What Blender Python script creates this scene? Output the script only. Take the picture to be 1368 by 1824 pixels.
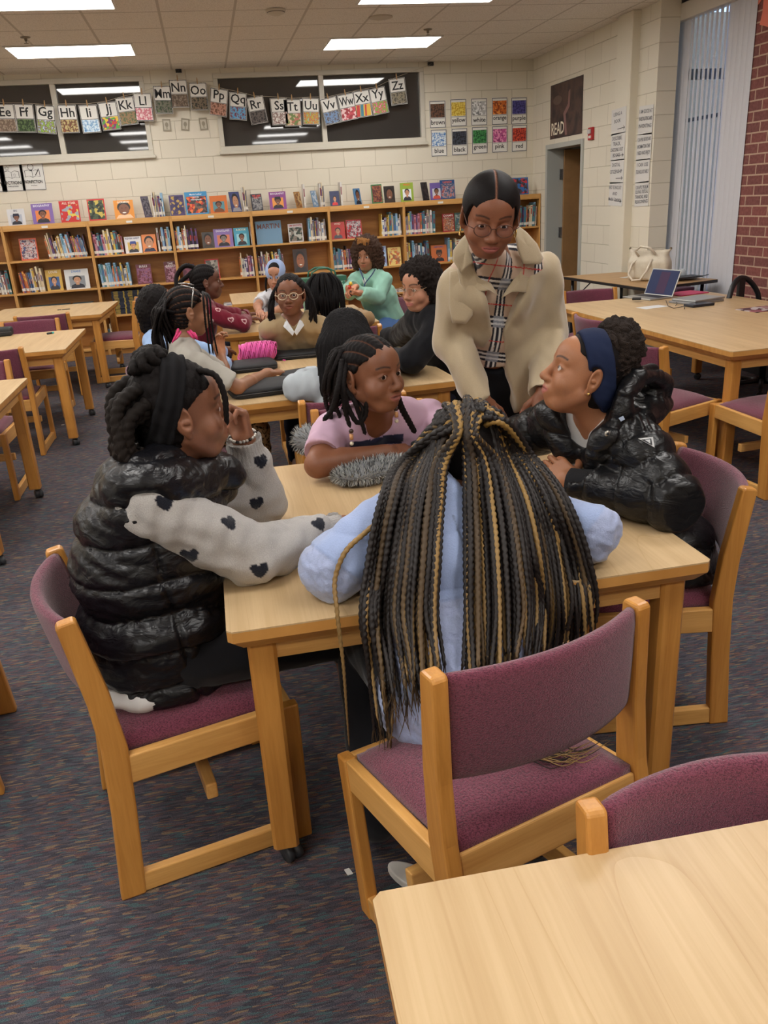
import bpy, bmesh, math, random, os
import numpy as np
from mathutils import Vector, Matrix, Euler
for _o in list(bpy.data.objects): bpy.data.objects.remove(_o)
S = bpy.context.scene
COL = S.collection
PI = math.pi
# ---------------------------------------------------------------- camera
CAM_H = 1.64
FPX = 1451.64
_y, _p, _r = 0.18449506, 0.36677087, -0.06002057
_f = Vector((math.sin(_y)*math.cos(_p), math.cos(_y)*math.cos(_p), -math.sin(_p)))
_rt = Vector((math.cos(_y), -math.sin(_y), 0)); _up = _rt.cross(_f)
_c, _s = math.cos(_r), math.sin(_r)
CR = _c*_rt + _s*_up; CU = -_s*_rt + _c*_up; CF = _f
cam_d = bpy.data.cameras.new('camera'); cam = bpy.data.objects.new('camera', cam_d); COL.objects.link(cam)
cam.matrix_world = Matrix(((CR.x, CU.x, -CF.x, 0), (CR.y, CU.y, -CF.y, 0), (CR.z, CU.z, -CF.z, CAM_H), (0, 0, 0, 1)))
cam_d.sensor_fit = 'VERTICAL'; cam_d.sensor_height = 24.0; cam_d.lens = FPX/1824*24.0
cam_d.clip_start = 0.05; cam_d.clip_end = 100
S.camera = cam
# ---------------------------------------------------------------- world, light, exposure
W = bpy.data.worlds.new('sky'); S.world = W; W.use_nodes = True
_bg = W.node_tree.nodes['Background']; _bg.inputs['Color'].default_value = (0.42, 0.62, 1.0, 1); _bg.inputs['Strength'].default_value = 2.0
S.view_settings.view_transform = 'Standard'; S.view_settings.look = 'None'; S.view_settings.gamma = 1; S.view_settings.use_curve_mapping = False
S.view_settings.exposure = 0.25
LAMP_COLOR = (1.0, 0.97, 0.93); LAMP_STRENGTH = 13.5
S.cycles.max_bounces = 7; S.cycles.diffuse_bounces = 4; S.cycles.glossy_bounces = 3; S.cycles.transmission_bounces = 4; S.cycles.transparent_max_bounces = 8
S.cycles.caustics_reflective = False; S.cycles.caustics_refractive = False; S.cycles.sample_clamp_indirect = 6.0

# ---------------------------------------------------------------- helpers
def pxray(px, py):
    return CR*((px-684)/FPX) - CU*((py-912)/FPX) + CF
def at(px, py, Y=None, Z=None, X=None):
    d = pxray(px, py)
    t = Y/d.y if Y is not None else ((Z-CAM_H)/d.z if Z is not None else X/d.x)
    return Vector((0, 0, CAM_H)) + d*t
def sr(c):
    return tuple((v/255/12.92 if v/255 <= 0.04045 else ((v/255+0.055)/1.055)**2.4) for v in c) + (1.0,)
_mats = {}
class NT:
    def __init__(s, name):
        s.m = bpy.data.materials.new(name); s.m.use_nodes = True; s.t = s.m.node_tree
        s.b = s.t.nodes['Principled BSDF']
    def n(s, typ, **k):
        nd = s.t.nodes.new(typ)
        for a, v in k.items():
            if a.startswith('i_'): nd.inputs[a[2:].replace('_', ' ')].default_value = v
            else: setattr(nd, a, v)
        return nd
    def l(s, a, b): s.t.links.new(a, b)
    def ramp(s, fac, stops, interp='LINEAR'):
        r = s.n('ShaderNodeValToRGB'); r.color_ramp.interpolation = interp
        e = r.color_ramp.elements
        while len(e) < len(stops): e.new(0.5)
        for q, (p, c) in zip(e, stops): q.position = p; q.color = c
        s.l(fac, r.inputs[0]); return r.outputs[0]
    def coord(s, scale=(1, 1, 1), rot=(0, 0, 0), kind='Object'):
        tc = s.n('ShaderNodeTexCoord'); mp = s.n('ShaderNodeMapping')
        mp.inputs['Scale'].default_value = scale; mp.inputs['Rotation'].default_value = rot
        s.l(tc.outputs[kind], mp.inputs[0]); return mp.outputs[0]
    def mix(s, f, a, b, mode='MIX'):
        m = s.n('ShaderNodeMix', data_type='RGBA', blend_type=mode)
        for sock, v in ((m.inputs[0], f), (m.inputs[6], a), (m.inputs[7], b)):
            if hasattr(v, 'is_linked'): s.l(v, sock)
            else: sock.default_value = v
        return m.outputs[2]
    def bump(s, h, strength=0.3, dist=0.01):
        b = s.n('ShaderNodeBump'); b.inputs['Strength'].default_value = strength; b.inputs['Distance'].default_value = dist
        s.l(h, b.inputs['Height']); s.l(b.outputs[0], s.b.inputs['Normal'])
    def base(s, v):
        if hasattr(v, 'is_linked'): s.l(v, s.b.inputs['Base Color'])
        else: s.b.inputs['Base Color'].default_value = v
def flat(name, rgb, rough=0.6, metal=0.0, bump=0.0, bscale=200, spec=0.5, var=0.0, coat=0.0, sheen=0.0, trans=0.0):
    """plain procedural material, slight noise variation so that nothing is perfectly uniform"""
    key = (name, rgb, rough, metal, bump, bscale, spec, var, coat, sheen, trans)
    if key in _mats: return _mats[key]
    t = NT(name); c = sr(rgb)
    t.b.inputs['Roughness'].default_value = rough; t.b.inputs['Metallic'].default_value = metal
    t.b.inputs['Specular IOR Level'].default_value = spec
    if coat: t.b.inputs['Coat Weight'].default_value = coat; t.b.inputs['Coat Roughness'].default_value = 0.15
    if sheen: t.b.inputs['Sheen Weight'].default_value = sheen; t.b.inputs['Sheen Roughness'].default_value = 0.5
    if trans: t.b.inputs['Transmission Weight'].default_value = trans
    t.base(c)
    if var or bump:
        no = t.n('ShaderNodeTexNoise', i_Scale=bscale, i_Detail=3.0); t.l(t.coord(), no.inputs['Vector'])
        if var:
            lo = tuple(max(0, x*(1-var)) for x in c[:3])+(1,); hi = tuple(min(1, x*(1+var)) for x in c[:3])+(1,)
            t.base(t.ramp(no.outputs[0], [(0.3, lo), (0.7, hi)]))
        if bump: t.bump(no.outputs[0], bump, 0.004)
    _mats[key] = t.m; return t.m
def emis(name, rgb, strength):
    t = NT(name); t.b.inputs['Base Color'].default_value = (0.8, 0.8, 0.8, 1)
    t.b.inputs['Emission Color'].default_value = tuple(rgb)+(1,); t.b.inputs['Emission Strength'].default_value = strength
    return t.m

class MB:
    """collects shapes; build() links them as ONE mesh object"""
    def __init__(s): s.v = []; s.f = []; s.mi = []; s.sm = []; s.cur = 0
    def add(s, vs, fs, smooth=False):
        o = len(s.v); s.v += [tuple(v) for v in vs]
        for f in fs: s.f.append(tuple(i+o for i in f)); s.mi.append(s.cur); s.sm.append(smooth)
        return s
    def box(s, lo, hi, M=None):
        x0, y0, z0 = lo; x1, y1, z1 = hi
        vs = [Vector(p) for p in ((x0,y0,z0),(x1,y0,z0),(x1,y1,z0),(x0,y1,z0),(x0,y0,z1),(x1,y0,z1),(x1,y1,z1),(x0,y1,z1))]
        if M is not None: vs = [M @ v for v in vs]
        return s.add(vs, [(0,3,2,1),(4,5,6,7),(0,1,5,4),(1,2,6,5),(2,3,7,6),(3,0,4,7)])
    def prism(s, poly, axis, a, b, M=None):
        """extrude a 2D polygon (ccw) along axis 'x','y','z' from a to b"""
        def P(u, v, w): return {'x': (w, u, v), 'y': (u, w, v), 'z': (u, v, w)}[axis]
        n = len(poly)
        vs = [Vector(P(u, v, a)) for u, v in poly] + [Vector(P(u, v, b)) for u, v in poly]
        if M is not None: vs = [M @ v for v in vs]
        return s.add(vs, [tuple(range(n))[::-1], tuple(range(n, 2*n))] + [(i, (i+1) % n, (i+1) % n+n, i+n) for i in range(n)])
    def quad(s, pts): return s.add(pts, [(0, 1, 2, 3)])
    def tube(s, path, r, n=8, cap=True, close=False):
        path = [Vector(p) for p in path]; m = len(path); rs = r if hasattr(r, '__len__') else [r]*m
        vs = []; prev = None
        for i, p in enumerate(path):
            t = (path[(i+1) % m] - path[i-1]) if close else (path[min(i+1, m-1)] - path[max(i-1, 0)])
            if t.length < 1e-9: t = Vector((0, 0, 1))
            t.normalize()
            if prev is None: a = t.orthogonal().normalized()
            else:
                a = prev - t*prev.dot(t)
                a = a.normalized() if a.length > 1e-6 else t.orthogonal().normalized()
            prev = a; b = t.cross(a)
            for k in range(n):
                an = 2*PI*k/n; vs.append(p + (a*math.cos(an) + b*math.sin(an))*rs[i])
        fs = []
        for i in range(m if close else m-1):
            for k in range(n):
                j = (i+1) % m
                fs.append((i*n+k, i*n+(k+1) % n, j*n+(k+1) % n, j*n+k))
        if cap and not close: fs += [tuple(range(n))[::-1], tuple((m-1)*n+k for k in range(n))]
        return s.add(vs, fs, True)
    def lathe(s, prof, n=24, M=None, cap=True):
        vs = []
        for r, z in prof:
            for k in range(n): vs.append(Vector((r*math.cos(2*PI*k/n), r*math.sin(2*PI*k/n), z)))
        if M is not None: vs = [M @ v for v in vs]
        m = len(prof); fs = [(i*n+k, i*n+(k+1) % n, (i+1)*n+(k+1) % n, (i+1)*n+k) for i in range(m-1) for k in range(n)]
        if cap: fs += [tuple(range(n))[::-1], tuple((m-1)*n+k for k in range(n))]
        return s.add(vs, fs, True)
    def ball(s, c, r, n=16, m=10, M=None):
        rx, ry, rz = r if hasattr(r, '__len__') else (r, r, r)
        vs = []
        for i in range(m+1):
            th = PI*i/m
            for k in range(n): vs.append(Vector((c[0]+rx*math.sin(th)*math.cos(2*PI*k/n), c[1]+ry*math.sin(th)*math.sin(2*PI*k/n), c[2]-rz*math.cos(th))))
        if M is not None: vs = [M @ v for v in vs]
        return s.add(vs, [(i*n+k, i*n+(k+1) % n, (i+1)*n+(k+1) % n, (i+1)*n+k) for i in range(m) for k in range(n)], True)
    def build(s, name, mats, parent=None, bevel=0, seg=2, loc=None):
        me = bpy.data.meshes.new(name); me.from_pydata(s.v, [], s.f)
        if not isinstance(mats, (list, tuple)): mats = [mats]
        for m in mats: me.materials.append(m)
        me.polygons.foreach_set('material_index', s.mi); me.polygons.foreach_set('use_smooth', s.sm); me.update()
        o = bpy.data.objects.new(name, me); COL.objects.link(o)
        if parent is not None: o.parent = parent
        if loc is not None: o.location = loc
        if bevel:
            md = o.modifiers.new('bevel', 'BEVEL'); md.width = bevel; md.segments = seg; md.limit_method = 'ANGLE'; md.angle_limit = 0.6
        return o
def rz(a, loc=(0, 0, 0)): return Matrix.Translation(loc) @ Matrix.Rotation(a, 4, 'Z')
def tag(o, label=None, cat=None, group=None, kind=None):
    if label: o['label'] = label
    if cat: o['category'] = cat
    if group: o['group'] = group
    if kind: o['kind'] = kind
    return o
def empty(name, loc=(0, 0, 0), rot=0.0):
    o = bpy.data.objects.new(name, None); COL.objects.link(o); o.location = loc; o.rotation_euler = (0, 0, rot); o.empty_display_size = 0.1; return o
def copy_tree(o, parent=None):
    c = o.copy(); COL.objects.link(c)
    if parent is not None: c.parent = parent
    for ch in list(o.children): copy_tree(ch, c)
    return c
_txt = {}
def text_geo(txt, bold=0.0):
    """flat lettering geometry, x to the right, y up, size 1"""
    key = (txt, bold)
    if key not in _txt:
        cu = bpy.data.curves.new('t', 'FONT'); cu.body = txt; cu.resolution_u = 2; cu.offset = bold; cu.align_x = 'CENTER'; cu.align_y = 'CENTER'
        ob = bpy.data.objects.new('t', cu); COL.objects.link(ob)
        dg = bpy.context.evaluated_depsgraph_get(); me = bpy.data.meshes.new_from_object(ob.evaluated_get(dg))
        _txt[key] = ([v.co.copy() for v in me.vertices], [tuple(p.vertices) for p in me.polygons])
        bpy.data.objects.remove(ob); bpy.data.curves.remove(cu); bpy.data.meshes.remove(me)
    return _txt[key]
def add_text(mb, txt, M, size, width=None, bold=0.0):
    vs, fs = text_geo(txt, bold)
    if not vs: return
    w = max(v.x for v in vs) - min(v.x for v in vs)
    sx = size if width is None or w*size <= width else width/w
    cx = (max(v.x for v in vs) + min(v.x for v in vs))/2; cy = (max(v.y for v in vs) + min(v.y for v in vs))/2
    mb.add([M @ Vector(((v.x-cx)*sx, (v.y-cy)*size, 0)) for v in vs], fs)
# ---------------------------------------------------------------- room
XR, YB, ZC = 4.35, 11.08, 3.19
XL, YF = -6.2, -2.6
def block_mat(name, plane):
    t = NT(name); t.b.inputs['Roughness'].default_value = 0.55
    tc = t.n('ShaderNodeTexCoord'); sp = t.n('ShaderNodeSeparateXYZ'); cb = t.n('ShaderNodeCombineXYZ')
    t.l(tc.outputs['Object'], sp.inputs[0]); t.l(sp.outputs['X' if plane == 'xz' else 'Y'], cb.inputs[0]); t.l(sp.outputs['Z'], cb.inputs[1])
    br = t.n('ShaderNodeTexBrick', i_Scale=1.0, i_Mortar_Size=0.0045, i_Mortar_Smooth=0.6, i_Brick_Width=0.406, i_Row_Height=0.2035, i_Bias=0.0)
    br.offset = 0.5; t.l(cb.outputs[0], br.inputs['Vector'])
    br.inputs['Color1'].default_value = sr((224, 217, 200)); br.inputs['Color2'].default_value = sr((219, 212, 194)); br.inputs['Mortar'].default_value = sr((192, 183, 163))
    t.base(br.outputs[0])
    inv = t.n('ShaderNodeMath', operation='SUBTRACT'); inv.inputs[0].default_value = 1; t.l(br.outputs['Fac'], inv.inputs[1])
    no = t.n('ShaderNodeTexNoise', i_Scale=60.0, i_Detail=4.0); t.l(tc.outputs['Object'], no.inputs['Vector'])
    ad = t.n('ShaderNodeMath', operation='MULTIPLY_ADD'); t.l(no.outputs[0], ad.inputs[0]); ad.inputs[1].default_value = 0.12; t.l(inv.outputs[0], ad.inputs[2])
    t.bump(ad.outputs[0], 0.5, 0.006); return t.m
M_blockB = block_mat('painted_block_back', 'xz'); M_blockR = block_mat('painted_block_side', 'yz')
M_plaster = flat('plaster', (222, 215, 197), 0.6, bump=0.1, bscale=40)
M_trimw = flat('window_frame_paint', (206, 201, 187), 0.45)
def carpet_mat():
    t = NT('carpet'); t.b.inputs['Roughness'].default_value = 0.95; t.b.inputs['Specular IOR Level'].default_value = 0.1
    co = t.coord((34, 210, 1)); 
    nz = t.n('ShaderNodeTexNoise', i_Scale=1.2, i_Detail=2.0); t.l(t.coord((6, 12, 1)), nz.inputs['Vector'])
    wm = t.n('ShaderNodeMix', data_type='VECTOR'); wm.inputs[0].default_value = 0.35; t.l(co, wm.inputs[4])
    va = t.n('ShaderNodeVectorMath', operation='MULTIPLY_ADD'); t.l(nz.outputs['Color'], va.inputs[0]); va.inputs[1].default_value = (0.6, 3.5, 0); t.l(co, va.inputs[2])
    vo = t.n('ShaderNodeTexVoronoi', i_Scale=1.0, i_Randomness=1.0); t.l(va.outputs[0], vo.inputs['Vector'])
    sp = t.n('ShaderNodeSeparateColor'); t.l(vo.outputs['Color'], sp.inputs[0])
    K = [(92, 90, 100), (106, 100, 108), (82, 82, 92), (94, 108, 116), (124, 96, 100), (116, 110, 116), (88, 88, 100), (152, 130, 108), (98, 96, 104), (92, 118, 122), (90, 86, 94), (134, 104, 94), (108, 106, 116), (98, 95, 102)]
    c1 = t.ramp(sp.outputs[0], [(i/len(K), sr(k)) for i, k in enumerate(K)], 'CONSTANT')
    vo2 = t.n('ShaderNodeTexNoise', i_Scale=420.0, i_Detail=2.0); t.l(t.coord((1, 1.8, 1)), vo2.inputs['Vector'])
    dk = t.ramp(vo2.outputs[0], [(0.35, (0.32, 0.32, 0.34, 1)), (0.62, (1.1, 1.1, 1.1, 1))])
    big = t.n('ShaderNodeTexNoise', i_Scale=2.2, i_Detail=3.0); t.l(t.coord(), big.inputs['Vector'])
    bg = t.ramp(big.outputs[0], [(0.35, (0.86, 0.86, 0.87, 1)), (0.65, (1.08, 1.06, 1.06, 1))])
    t.base(t.mix(1.0, t.mix(1.0, c1, dk, 'MULTIPLY'), bg, 'MULTIPLY'))
    t.bump(vo2.outputs[0], 0.8, 0.006); return t.m
def ceiling_mat():
    t = NT('acoustic_tile'); t.b.inputs['Roughness'].default_value = 0.9
    tc = t.coord((1, 1, 1)); ma = t.n('ShaderNodeMapping'); ma.inputs['Location'].default_value = (0.46+0.31, -9.345, 0); t.l(tc, ma.inputs[0])
    br = t.n('ShaderNodeTexBrick', i_Scale=1.0, i_Mortar_Size=0.012, i_Mortar_Smooth=0.1, i_Brick_Width=0.62, i_Row_Height=0.665); br.offset = 0.0
    t.l(ma.outputs[0], br.inputs['Vector'])
    no = t.n('ShaderNodeTexNoise', i_Scale=140.0, i_Detail=4.0); t.l(t.coord(), no.inputs['Vector'])
    sp = t.ramp(no.outputs[0], [(0.36, sr((205, 198, 186))), (0.48, sr((236, 230, 220)))])
    t.base(t.mix(br.outputs['Fac'], sp, sr((196, 188, 176)))); 
    t.bump(no.outputs[0], 0.25, 0.003); return t.m
def brick_mat():
    t = NT('red_brick'); t.b.inputs['Roughness'].default_value = 0.8
    tc = t.n('ShaderNodeTexCoord'); sp = t.n('ShaderNodeSeparateXYZ'); cb = t.n('ShaderNodeCombineXYZ')
    t.l(tc.outputs['Object'], sp.inputs[0]); t.l(sp.outputs['Y'], cb.inputs[0]); t.l(sp.outputs['Z'], cb.inputs[1])
    br = t.n('ShaderNodeTexBrick', i_Scale=1.0, i_Mortar_Size=0.0062, i_Mortar_Smooth=0.1, i_Brick_Width=0.212, i_Row_Height=0.0825); br.offset = 0.5
    t.l(cb.outputs[0], br.inputs['Vector'])
    br.inputs['Color1'].default_value = sr((128, 66, 62)); br.inputs['Color2'].default_value = sr((104, 56, 56)); br.inputs['Mortar'].default_value = sr((196, 170, 146))
    no = t.n('ShaderNodeTexNoise', i_Scale=45.0, i_Detail=4.0); t.l(tc.outputs['Object'], no.inputs['Vector'])
    t.base(t.mix(0.25, br.outputs[0], t.ramp(no.outputs[0], [(0.3, sr((90, 50, 50))), (0.7, sr((170, 120, 105)))])))
    inv = t.n('ShaderNodeMath', operation='SUBTRACT'); inv.inputs[0].default_value = 1; t.l(br.outputs['Fac'], inv.inputs[1])
    t.bump(inv.outputs[0], 0.6, 0.008); return t.m
M_brick = brick_mat()
def st(o, label=None): o['kind'] = 'structure'; return o
# floor + ceiling
st(MB().box((XL, YF, -0.1), (XR+0.6, YB, 0)).build('floor', carpet_mat()))
LX = (-1.07, 2.08); LYS = (9.68, 7.52, 5.3, 3.1, 0.9, -1.3)
st(MB().box((XL, YF, ZC), (XR+0.6, YB, ZC+0.1)).build('ceiling', ceiling_mat()))
# back wall with two long borrowed-light windows
WZ0, WZ1 = 2.285, 3.135
wins = [(-5.6, -2.9), (-2.55, -0.49), (0.31, 2.90)]
b = MB(); xs = [XL]
for a, c in wins: xs += [a, c]
xs.append(4.9)
for i in range(0, len(xs), 2): b.box((xs[i], YB, 0), (xs[i+1], YB+0.2, ZC))
for a, c in wins: b.box((a, YB, 0), (c, YB+0.2, WZ0)).box((a, YB, WZ1), (c, YB+0.2, ZC))
st(b.build('wall_back', M_blockB))
M_dark = flat('dark_interior', (38, 36, 34), 0.9)
M_glass = NT('dark_window_glass'); M_glass.base(sr((62, 60, 58))); M_glass.b.inputs['Roughness'].default_value = 0.03; M_glass.b.inputs['Specular IOR Level'].default_value = 0.9; M_glass = M_glass.m
for i, (a, c) in enumerate(wins):
    r = empty('window_%d' % (i+1), ((a+c)/2, YB, WZ0)); r['kind'] = 'structure'
    w = (c-a)/2; hh = WZ1-WZ0
    f = MB(); t_ = 0.055; mul = 0.0
    for (u0, u1, v0, v1) in ((-w, w, 0, t_), (-w, w, hh-t_, hh), (-w, -w+t_, t_, hh-t_), (w-t_, w, t_, hh-t_), (mul-0.03, mul+0.03, t_, hh-t_)):
        f.box((u0, -0.015, v0), (u1, 0.06, v1))
    f.build('window_frame', M_trimw, r, bevel=0.004)
    MB().box((-w-0.02, -0.05, -0.035), (w+0.02, -0.001, 0.0)).build('window_sill', M_trimw, r, bevel=0.005)
    MB().box((-w+t_, 0.045, t_), (-0.03, 0.055, hh-t_)).build('glass_pane', M_glass, r)
    MB().box((0.03, 0.045, t_), (w-t_, 0.055, hh-t_)).build('glass_pane', M_glass, r)
# right wall: block part with door opening, column, window bay, brick part
DY0, DY1, DZ = 9.50, 10.60, 2.15
b = MB().box((XR, DY1, 0), (XR+0.2, YB, ZC)).box((XR, DY0, DZ), (XR+0.2, DY1, ZC)).box((XR, 8.60, 0), (XR+0.2, DY0, ZC)).box((XR, 7.93, 0), (XR+0.2, 8.30, ZC))
st(b.build('wall_right', M_blockR))
st(MB().box((4.265, 8.30, 0), (XR+0.2, 8.62, ZC)).build('trim_1', M_plaster, bevel=0.008))       # plastered column
WX = 4.62; WY0, WY1, SZ = 6.93, 8.50, 0.55
st(MB().box((WX, YF, 0), (WX+0.25, WY0, ZC)).build('wall_brick', M_brick))
st(MB().box((XR+0.2, WY1, 0), (WX+0.25, WY1+0.1, ZC)).box((WX+0.03, WY0, 0), (WX+0.25, WY1, SZ)).box((WX+0.05, WY0, 3.12), (WX+0.25, WY1, ZC)).build('trim_2', M_plaster))
st(MB().box((WX-0.012, YF, 0), (WX-0.0005, WY0, 0.10)).build('baseboard_brick', flat('rubber_base', (32, 32, 36), 0.5)))
st(MB().box((XR-0.008, 8.62, 0), (XR-0.0005, DY0-0.06, 0.10)).build('baseboard_right', flat('rubber_base', (32, 32, 36), 0.5)))
st(MB().box((XL-0.1, YF, 0), (XL, YB, ZC)).build('wall_left', M_blockR))
st(MB().box((XL, YF-0.1, 0), (XR+0.6, YF, ZC)).build('wall_front', M_blockB))
def thin_glass(t, refl=0.06):
    tr = t.n('ShaderNodeBsdfTransparent'); gl = t.n('ShaderNodeBsdfGlossy', i_Roughness=0.02); mx = t.n('ShaderNodeMixShader'); mx.inputs[0].default_value = refl
    t.l(tr.outputs[0], mx.inputs[1]); t.l(gl.outputs[0], mx.inputs[2]); t.l(mx.outputs[0], t.t.nodes['Material Output'].inputs['Surface'])
# exterior window in the bay
r = empty('window_4', (WX+0.14, (WY0+WY1)/2, SZ)); r['kind'] = 'structure'
f = MB(); 
for (y0, y1, z0, z1) in ((-0.78, 0.78, 0, 0.05), (-0.78, 0.78, 2.52, 2.57), (-0.78, -0.74, 0.05, 2.52), (0.74, 0.78, 0.05, 2.52), (-0.74, 0.74, 1.62, 1.65)): f.box((-0.03, y0, z0), (0.03, y1, z1))
f.build('window_frame', flat('dark_bronze', (70, 66, 60), 0.4), r)
tg = NT('clear_glass'); thin_glass(tg)
MB().box((-0.004, -0.74, 0.05), (0.004, 0.74, 2.52)).build('glass_pane', tg.m, r)
# outside: brick return of the building seen through the gaps of the blinds
st(MB().box((8.6, 12.2, -0.5), (8.9, 13.2, 7.0)).build('wall_outside', M_brick))
st(MB().box((4.9, 4.0, -0.6), (14, 22, -0.5)).build('ground_outside', flat('pavement', (150, 150, 145), 0.9)))
# blinds
r = empty('vertical_blinds', (WX-0.01, 7.43, 0.6)); tag(r, 'tall white vertical blinds hanging in the narrow window beside the brick wall', 'blinds')
M_vane = NT('vinyl_vane'); M_vane.base(sr((200, 200, 206))); M_vane.b.inputs['Roughness'].default_value = 0.5; M_vane.b.inputs['Transmission Weight'].default_value = 0.0; M_vane = M_vane.m
MB().box((-0.06, -0.53, 2.42), (0.05, 0.88, 2.56)).build('valance', flat('valance_vinyl', (205, 198, 186), 0.5), r, bevel=0.004)
ys = [-0.53+0.075*i for i in range(16)]
for i, y in enumerate(ys):
    # right group closed flat against each other, middle group turned so that light shows between
    a = 0.05 if i < 5 else (-0.26 - 0.04*(i % 3) if i < 12 else 0.02)
    if i == 12: a = -0.30
    m = MB(); n = 5; hw = 0.044
    P = []
    for k in range(n):
        u = -hw + 2*hw*k/(n-1); bow = 0.006*(1-(u/hw)**2); P.append((u, bow))
    ca, sa = math.cos(a), math.sin(a)
    Q = [(-(sa*u) + ca*bw*-1, ca*u - sa*bw) for u, bw in P]; Q2 = [(x+0.0012, yy+0.0004) for x, yy in Q]
    m.prism([(x, y+yy) for x, yy in Q] + [(x, y+yy) for x, yy in Q2[::-1]], 'z', 0.03, 2.43)
    m.build('blind_vane', M_vane, r)
# door: steel frame, door leaf standing open, dim room beyond
r = empty('door_1', (XR, (DY0+DY1)/2, 0)); r['kind'] = 'structure'
hw = (DY1-DY0)/2; M_fr = flat('steel_frame_paint', (176, 178, 172), 0.45)
f = MB()
for (y0, y1, z0, z1) in ((-hw, -hw+0.055, 0, DZ), (hw-0.055, hw, 0, DZ), (-hw+0.055, hw-0.055, DZ-0.055, DZ)): f.box((-0.02, y0, z0), (0.22, y1, z1))
f.build('door_frame', M_fr, r, bevel=0.004)
M_leaf = flat('door_veneer', (150, 112, 70), 0.5, var=0.1, bscale=8)
Md = Matrix.Translation((0.20, hw-0.06, 0)) @ Matrix.Rotation(math.radians(-8), 4, 'Z')
MB().box((0, -0.045, 0.01), (0.93, 0, DZ-0.065), Md).build('door_leaf', M_leaf, r, bevel=0.003)
g = MB()
for z in (0.35, 1.10, 1.80): g.box((0.15, hw-0.075, z-0.06), (0.22, hw-0.05, z+0.06))
g.build('door_hinge', flat('steel', (150, 152, 155), 0.35, metal=0.8), r)
st(MB().box((XR+1.4, 8.6, 0), (XR+1.5, 11.6, ZC)).box((XR+0.2, 11.5, 0), (XR+1.5, 11.6, ZC)).box((XR+0.27, 8.5, 0), (XR+1.5, 8.6, ZC)).box((XR+0.2, 8.5, ZC-0.6), (XR+1.5, 11.6, ZC-0.5)).box((XR+0.2, 8.5, -0.1), (XR+1.5, 11.6, 0)).build('wall_closet', flat('closet_wall', (150, 128, 98), 0.7)))
# ceiling lights
M_lamp = emis('light_diffuser', LAMP_COLOR, LAMP_STRENGTH); M_lampf = flat('light_frame_paint', (225, 222, 215), 0.5)
where = {(0, 0): 'left troffer nearest the back wall', (1, 0): 'right troffer nearest the back wall', (0, 1): 'left troffer cut by the top of the picture', (1, 1): 'right troffer cut by the top of the picture'}
for j, ly in enumerate(LYS):
    for i, lx in enumerate(LX + (-4.2,)):
        r = empty('ceiling_light', (lx, ly, ZC))
        w, d = 0.60, 0.325
        f = MB()
        for (a0, a1, c0, c1) in ((-w, w, -d, -d+0.02), (-w, w, d-0.02, d), (-w, -w+0.02, -d+0.02, d-0.02), (w-0.02, w, -d+0.02, d-0.02)): f.box((a0, c0, -0.012), (a1, c1, -0.001))
        f.build('frame', M_lampf, r)
        MB().box((-w+0.02, -d+0.02, -0.006), (w-0.02, d-0.02, -0.001)).build('diffuser', M_lamp, r)
        tag(r, 'glowing rectangular ceiling light, ' + where.get((i, j), 'outside the picture toward the viewer'), 'ceiling light', 'fluorescent troffers in the ceiling')
# sprinkler heads, smoke detector, ceiling speaker
def sprinkler(p, lab):
    r = empty('sprinkler_head', p); M_ = flat('sprinkler_metal', (140, 130, 112), 0.35, metal=0.7)
    MB().lathe([(0.045, -0.001), (0.04, -0.008), (0.014, -0.012), (0.012, -0.035), (0.004, -0.036)], 20).build('escutcheon', M_, r)
    MB().lathe([(0.003, -0.035), (0.003, -0.05), (0.022, -0.05), (0.022, -0.053)], 16).build('deflector', M_, r)
    tag(r, lab, 'sprinkler', 'ceiling sprinklers')
sprinkler(at(45, 66, Z=ZC), 'small sprinkler head in the ceiling above the left light by the back wall')
sprinkler(at(762, 52, Z=ZC), 'small sprinkler head in the ceiling just above the right light by the back wall')
p = at(491, 17, Z=ZC); r = empty('smoke_detector', p); tag(r, 'round smoke detector on the ceiling between the four lights', 'smoke detector')
MB().lathe([(0.085, -0.001), (0.085, -0.012), (0.07, -0.03), (0.03, -0.045), (0.001, -0.046)], 28).build('cover', flat('detector_plastic', (205, 196, 178), 0.5), r)
MB().lathe([(0.073, -0.016), (0.078, -0.018), (0.078, -0.024), (0.072, -0.026)], 28, cap=False).build('vent_ring', flat('vent_dark', (110, 100, 88), 0.6), r)
p = at(678, 30, Z=ZC); r = tag(MB().lathe([(0.11, -0.001), (0.11, -0.008), (0.095, -0.012), (0.001, -0.010)], 28).build('ceiling_speaker', flat('grille', (196, 186, 168), 0.6, bump=0.4, bscale=400), loc=p), 'flat round speaker grille in the ceiling above the right light', 'speaker')
# ---------------------------------------------------------------- furniture
def wood_mat(name, c1, c2, scale=(2.0, 26, 2.0), rough=0.38, coat=0.25, fine=True, vertical=False):
    t = NT(name); t.b.inputs['Roughness'].default_value = rough; t.b.inputs['Coat Weight'].default_value = coat; t.b.inputs['Coat Roughness'].default_value = 0.2
    co = t.coord(scale)
    n1 = t.n('ShaderNodeTexNoise', i_Scale=1.0, i_Detail=4.0, i_Distortion=0.6); t.l(co, n1.inputs['Vector'])
    n2 = t.n('ShaderNodeTexNoise', i_Scale=7.0, i_Detail=6.0, i_Distortion=0.2); t.l(co, n2.inputs['Vector'])
    m = t.n('ShaderNodeMath', operation='MULTIPLY_ADD'); t.l(n2.outputs[0], m.inputs[0]); m.inputs[1].default_value = 0.45; t.l(n1.outputs[0], m.inputs[2])
    t.base(t.ramp(m.outputs[0], [(0.45, sr(c1)), (0.95, sr(c2))])); t.bump(n2.outputs[0], 0.04, 0.002)
    return t.m
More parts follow.
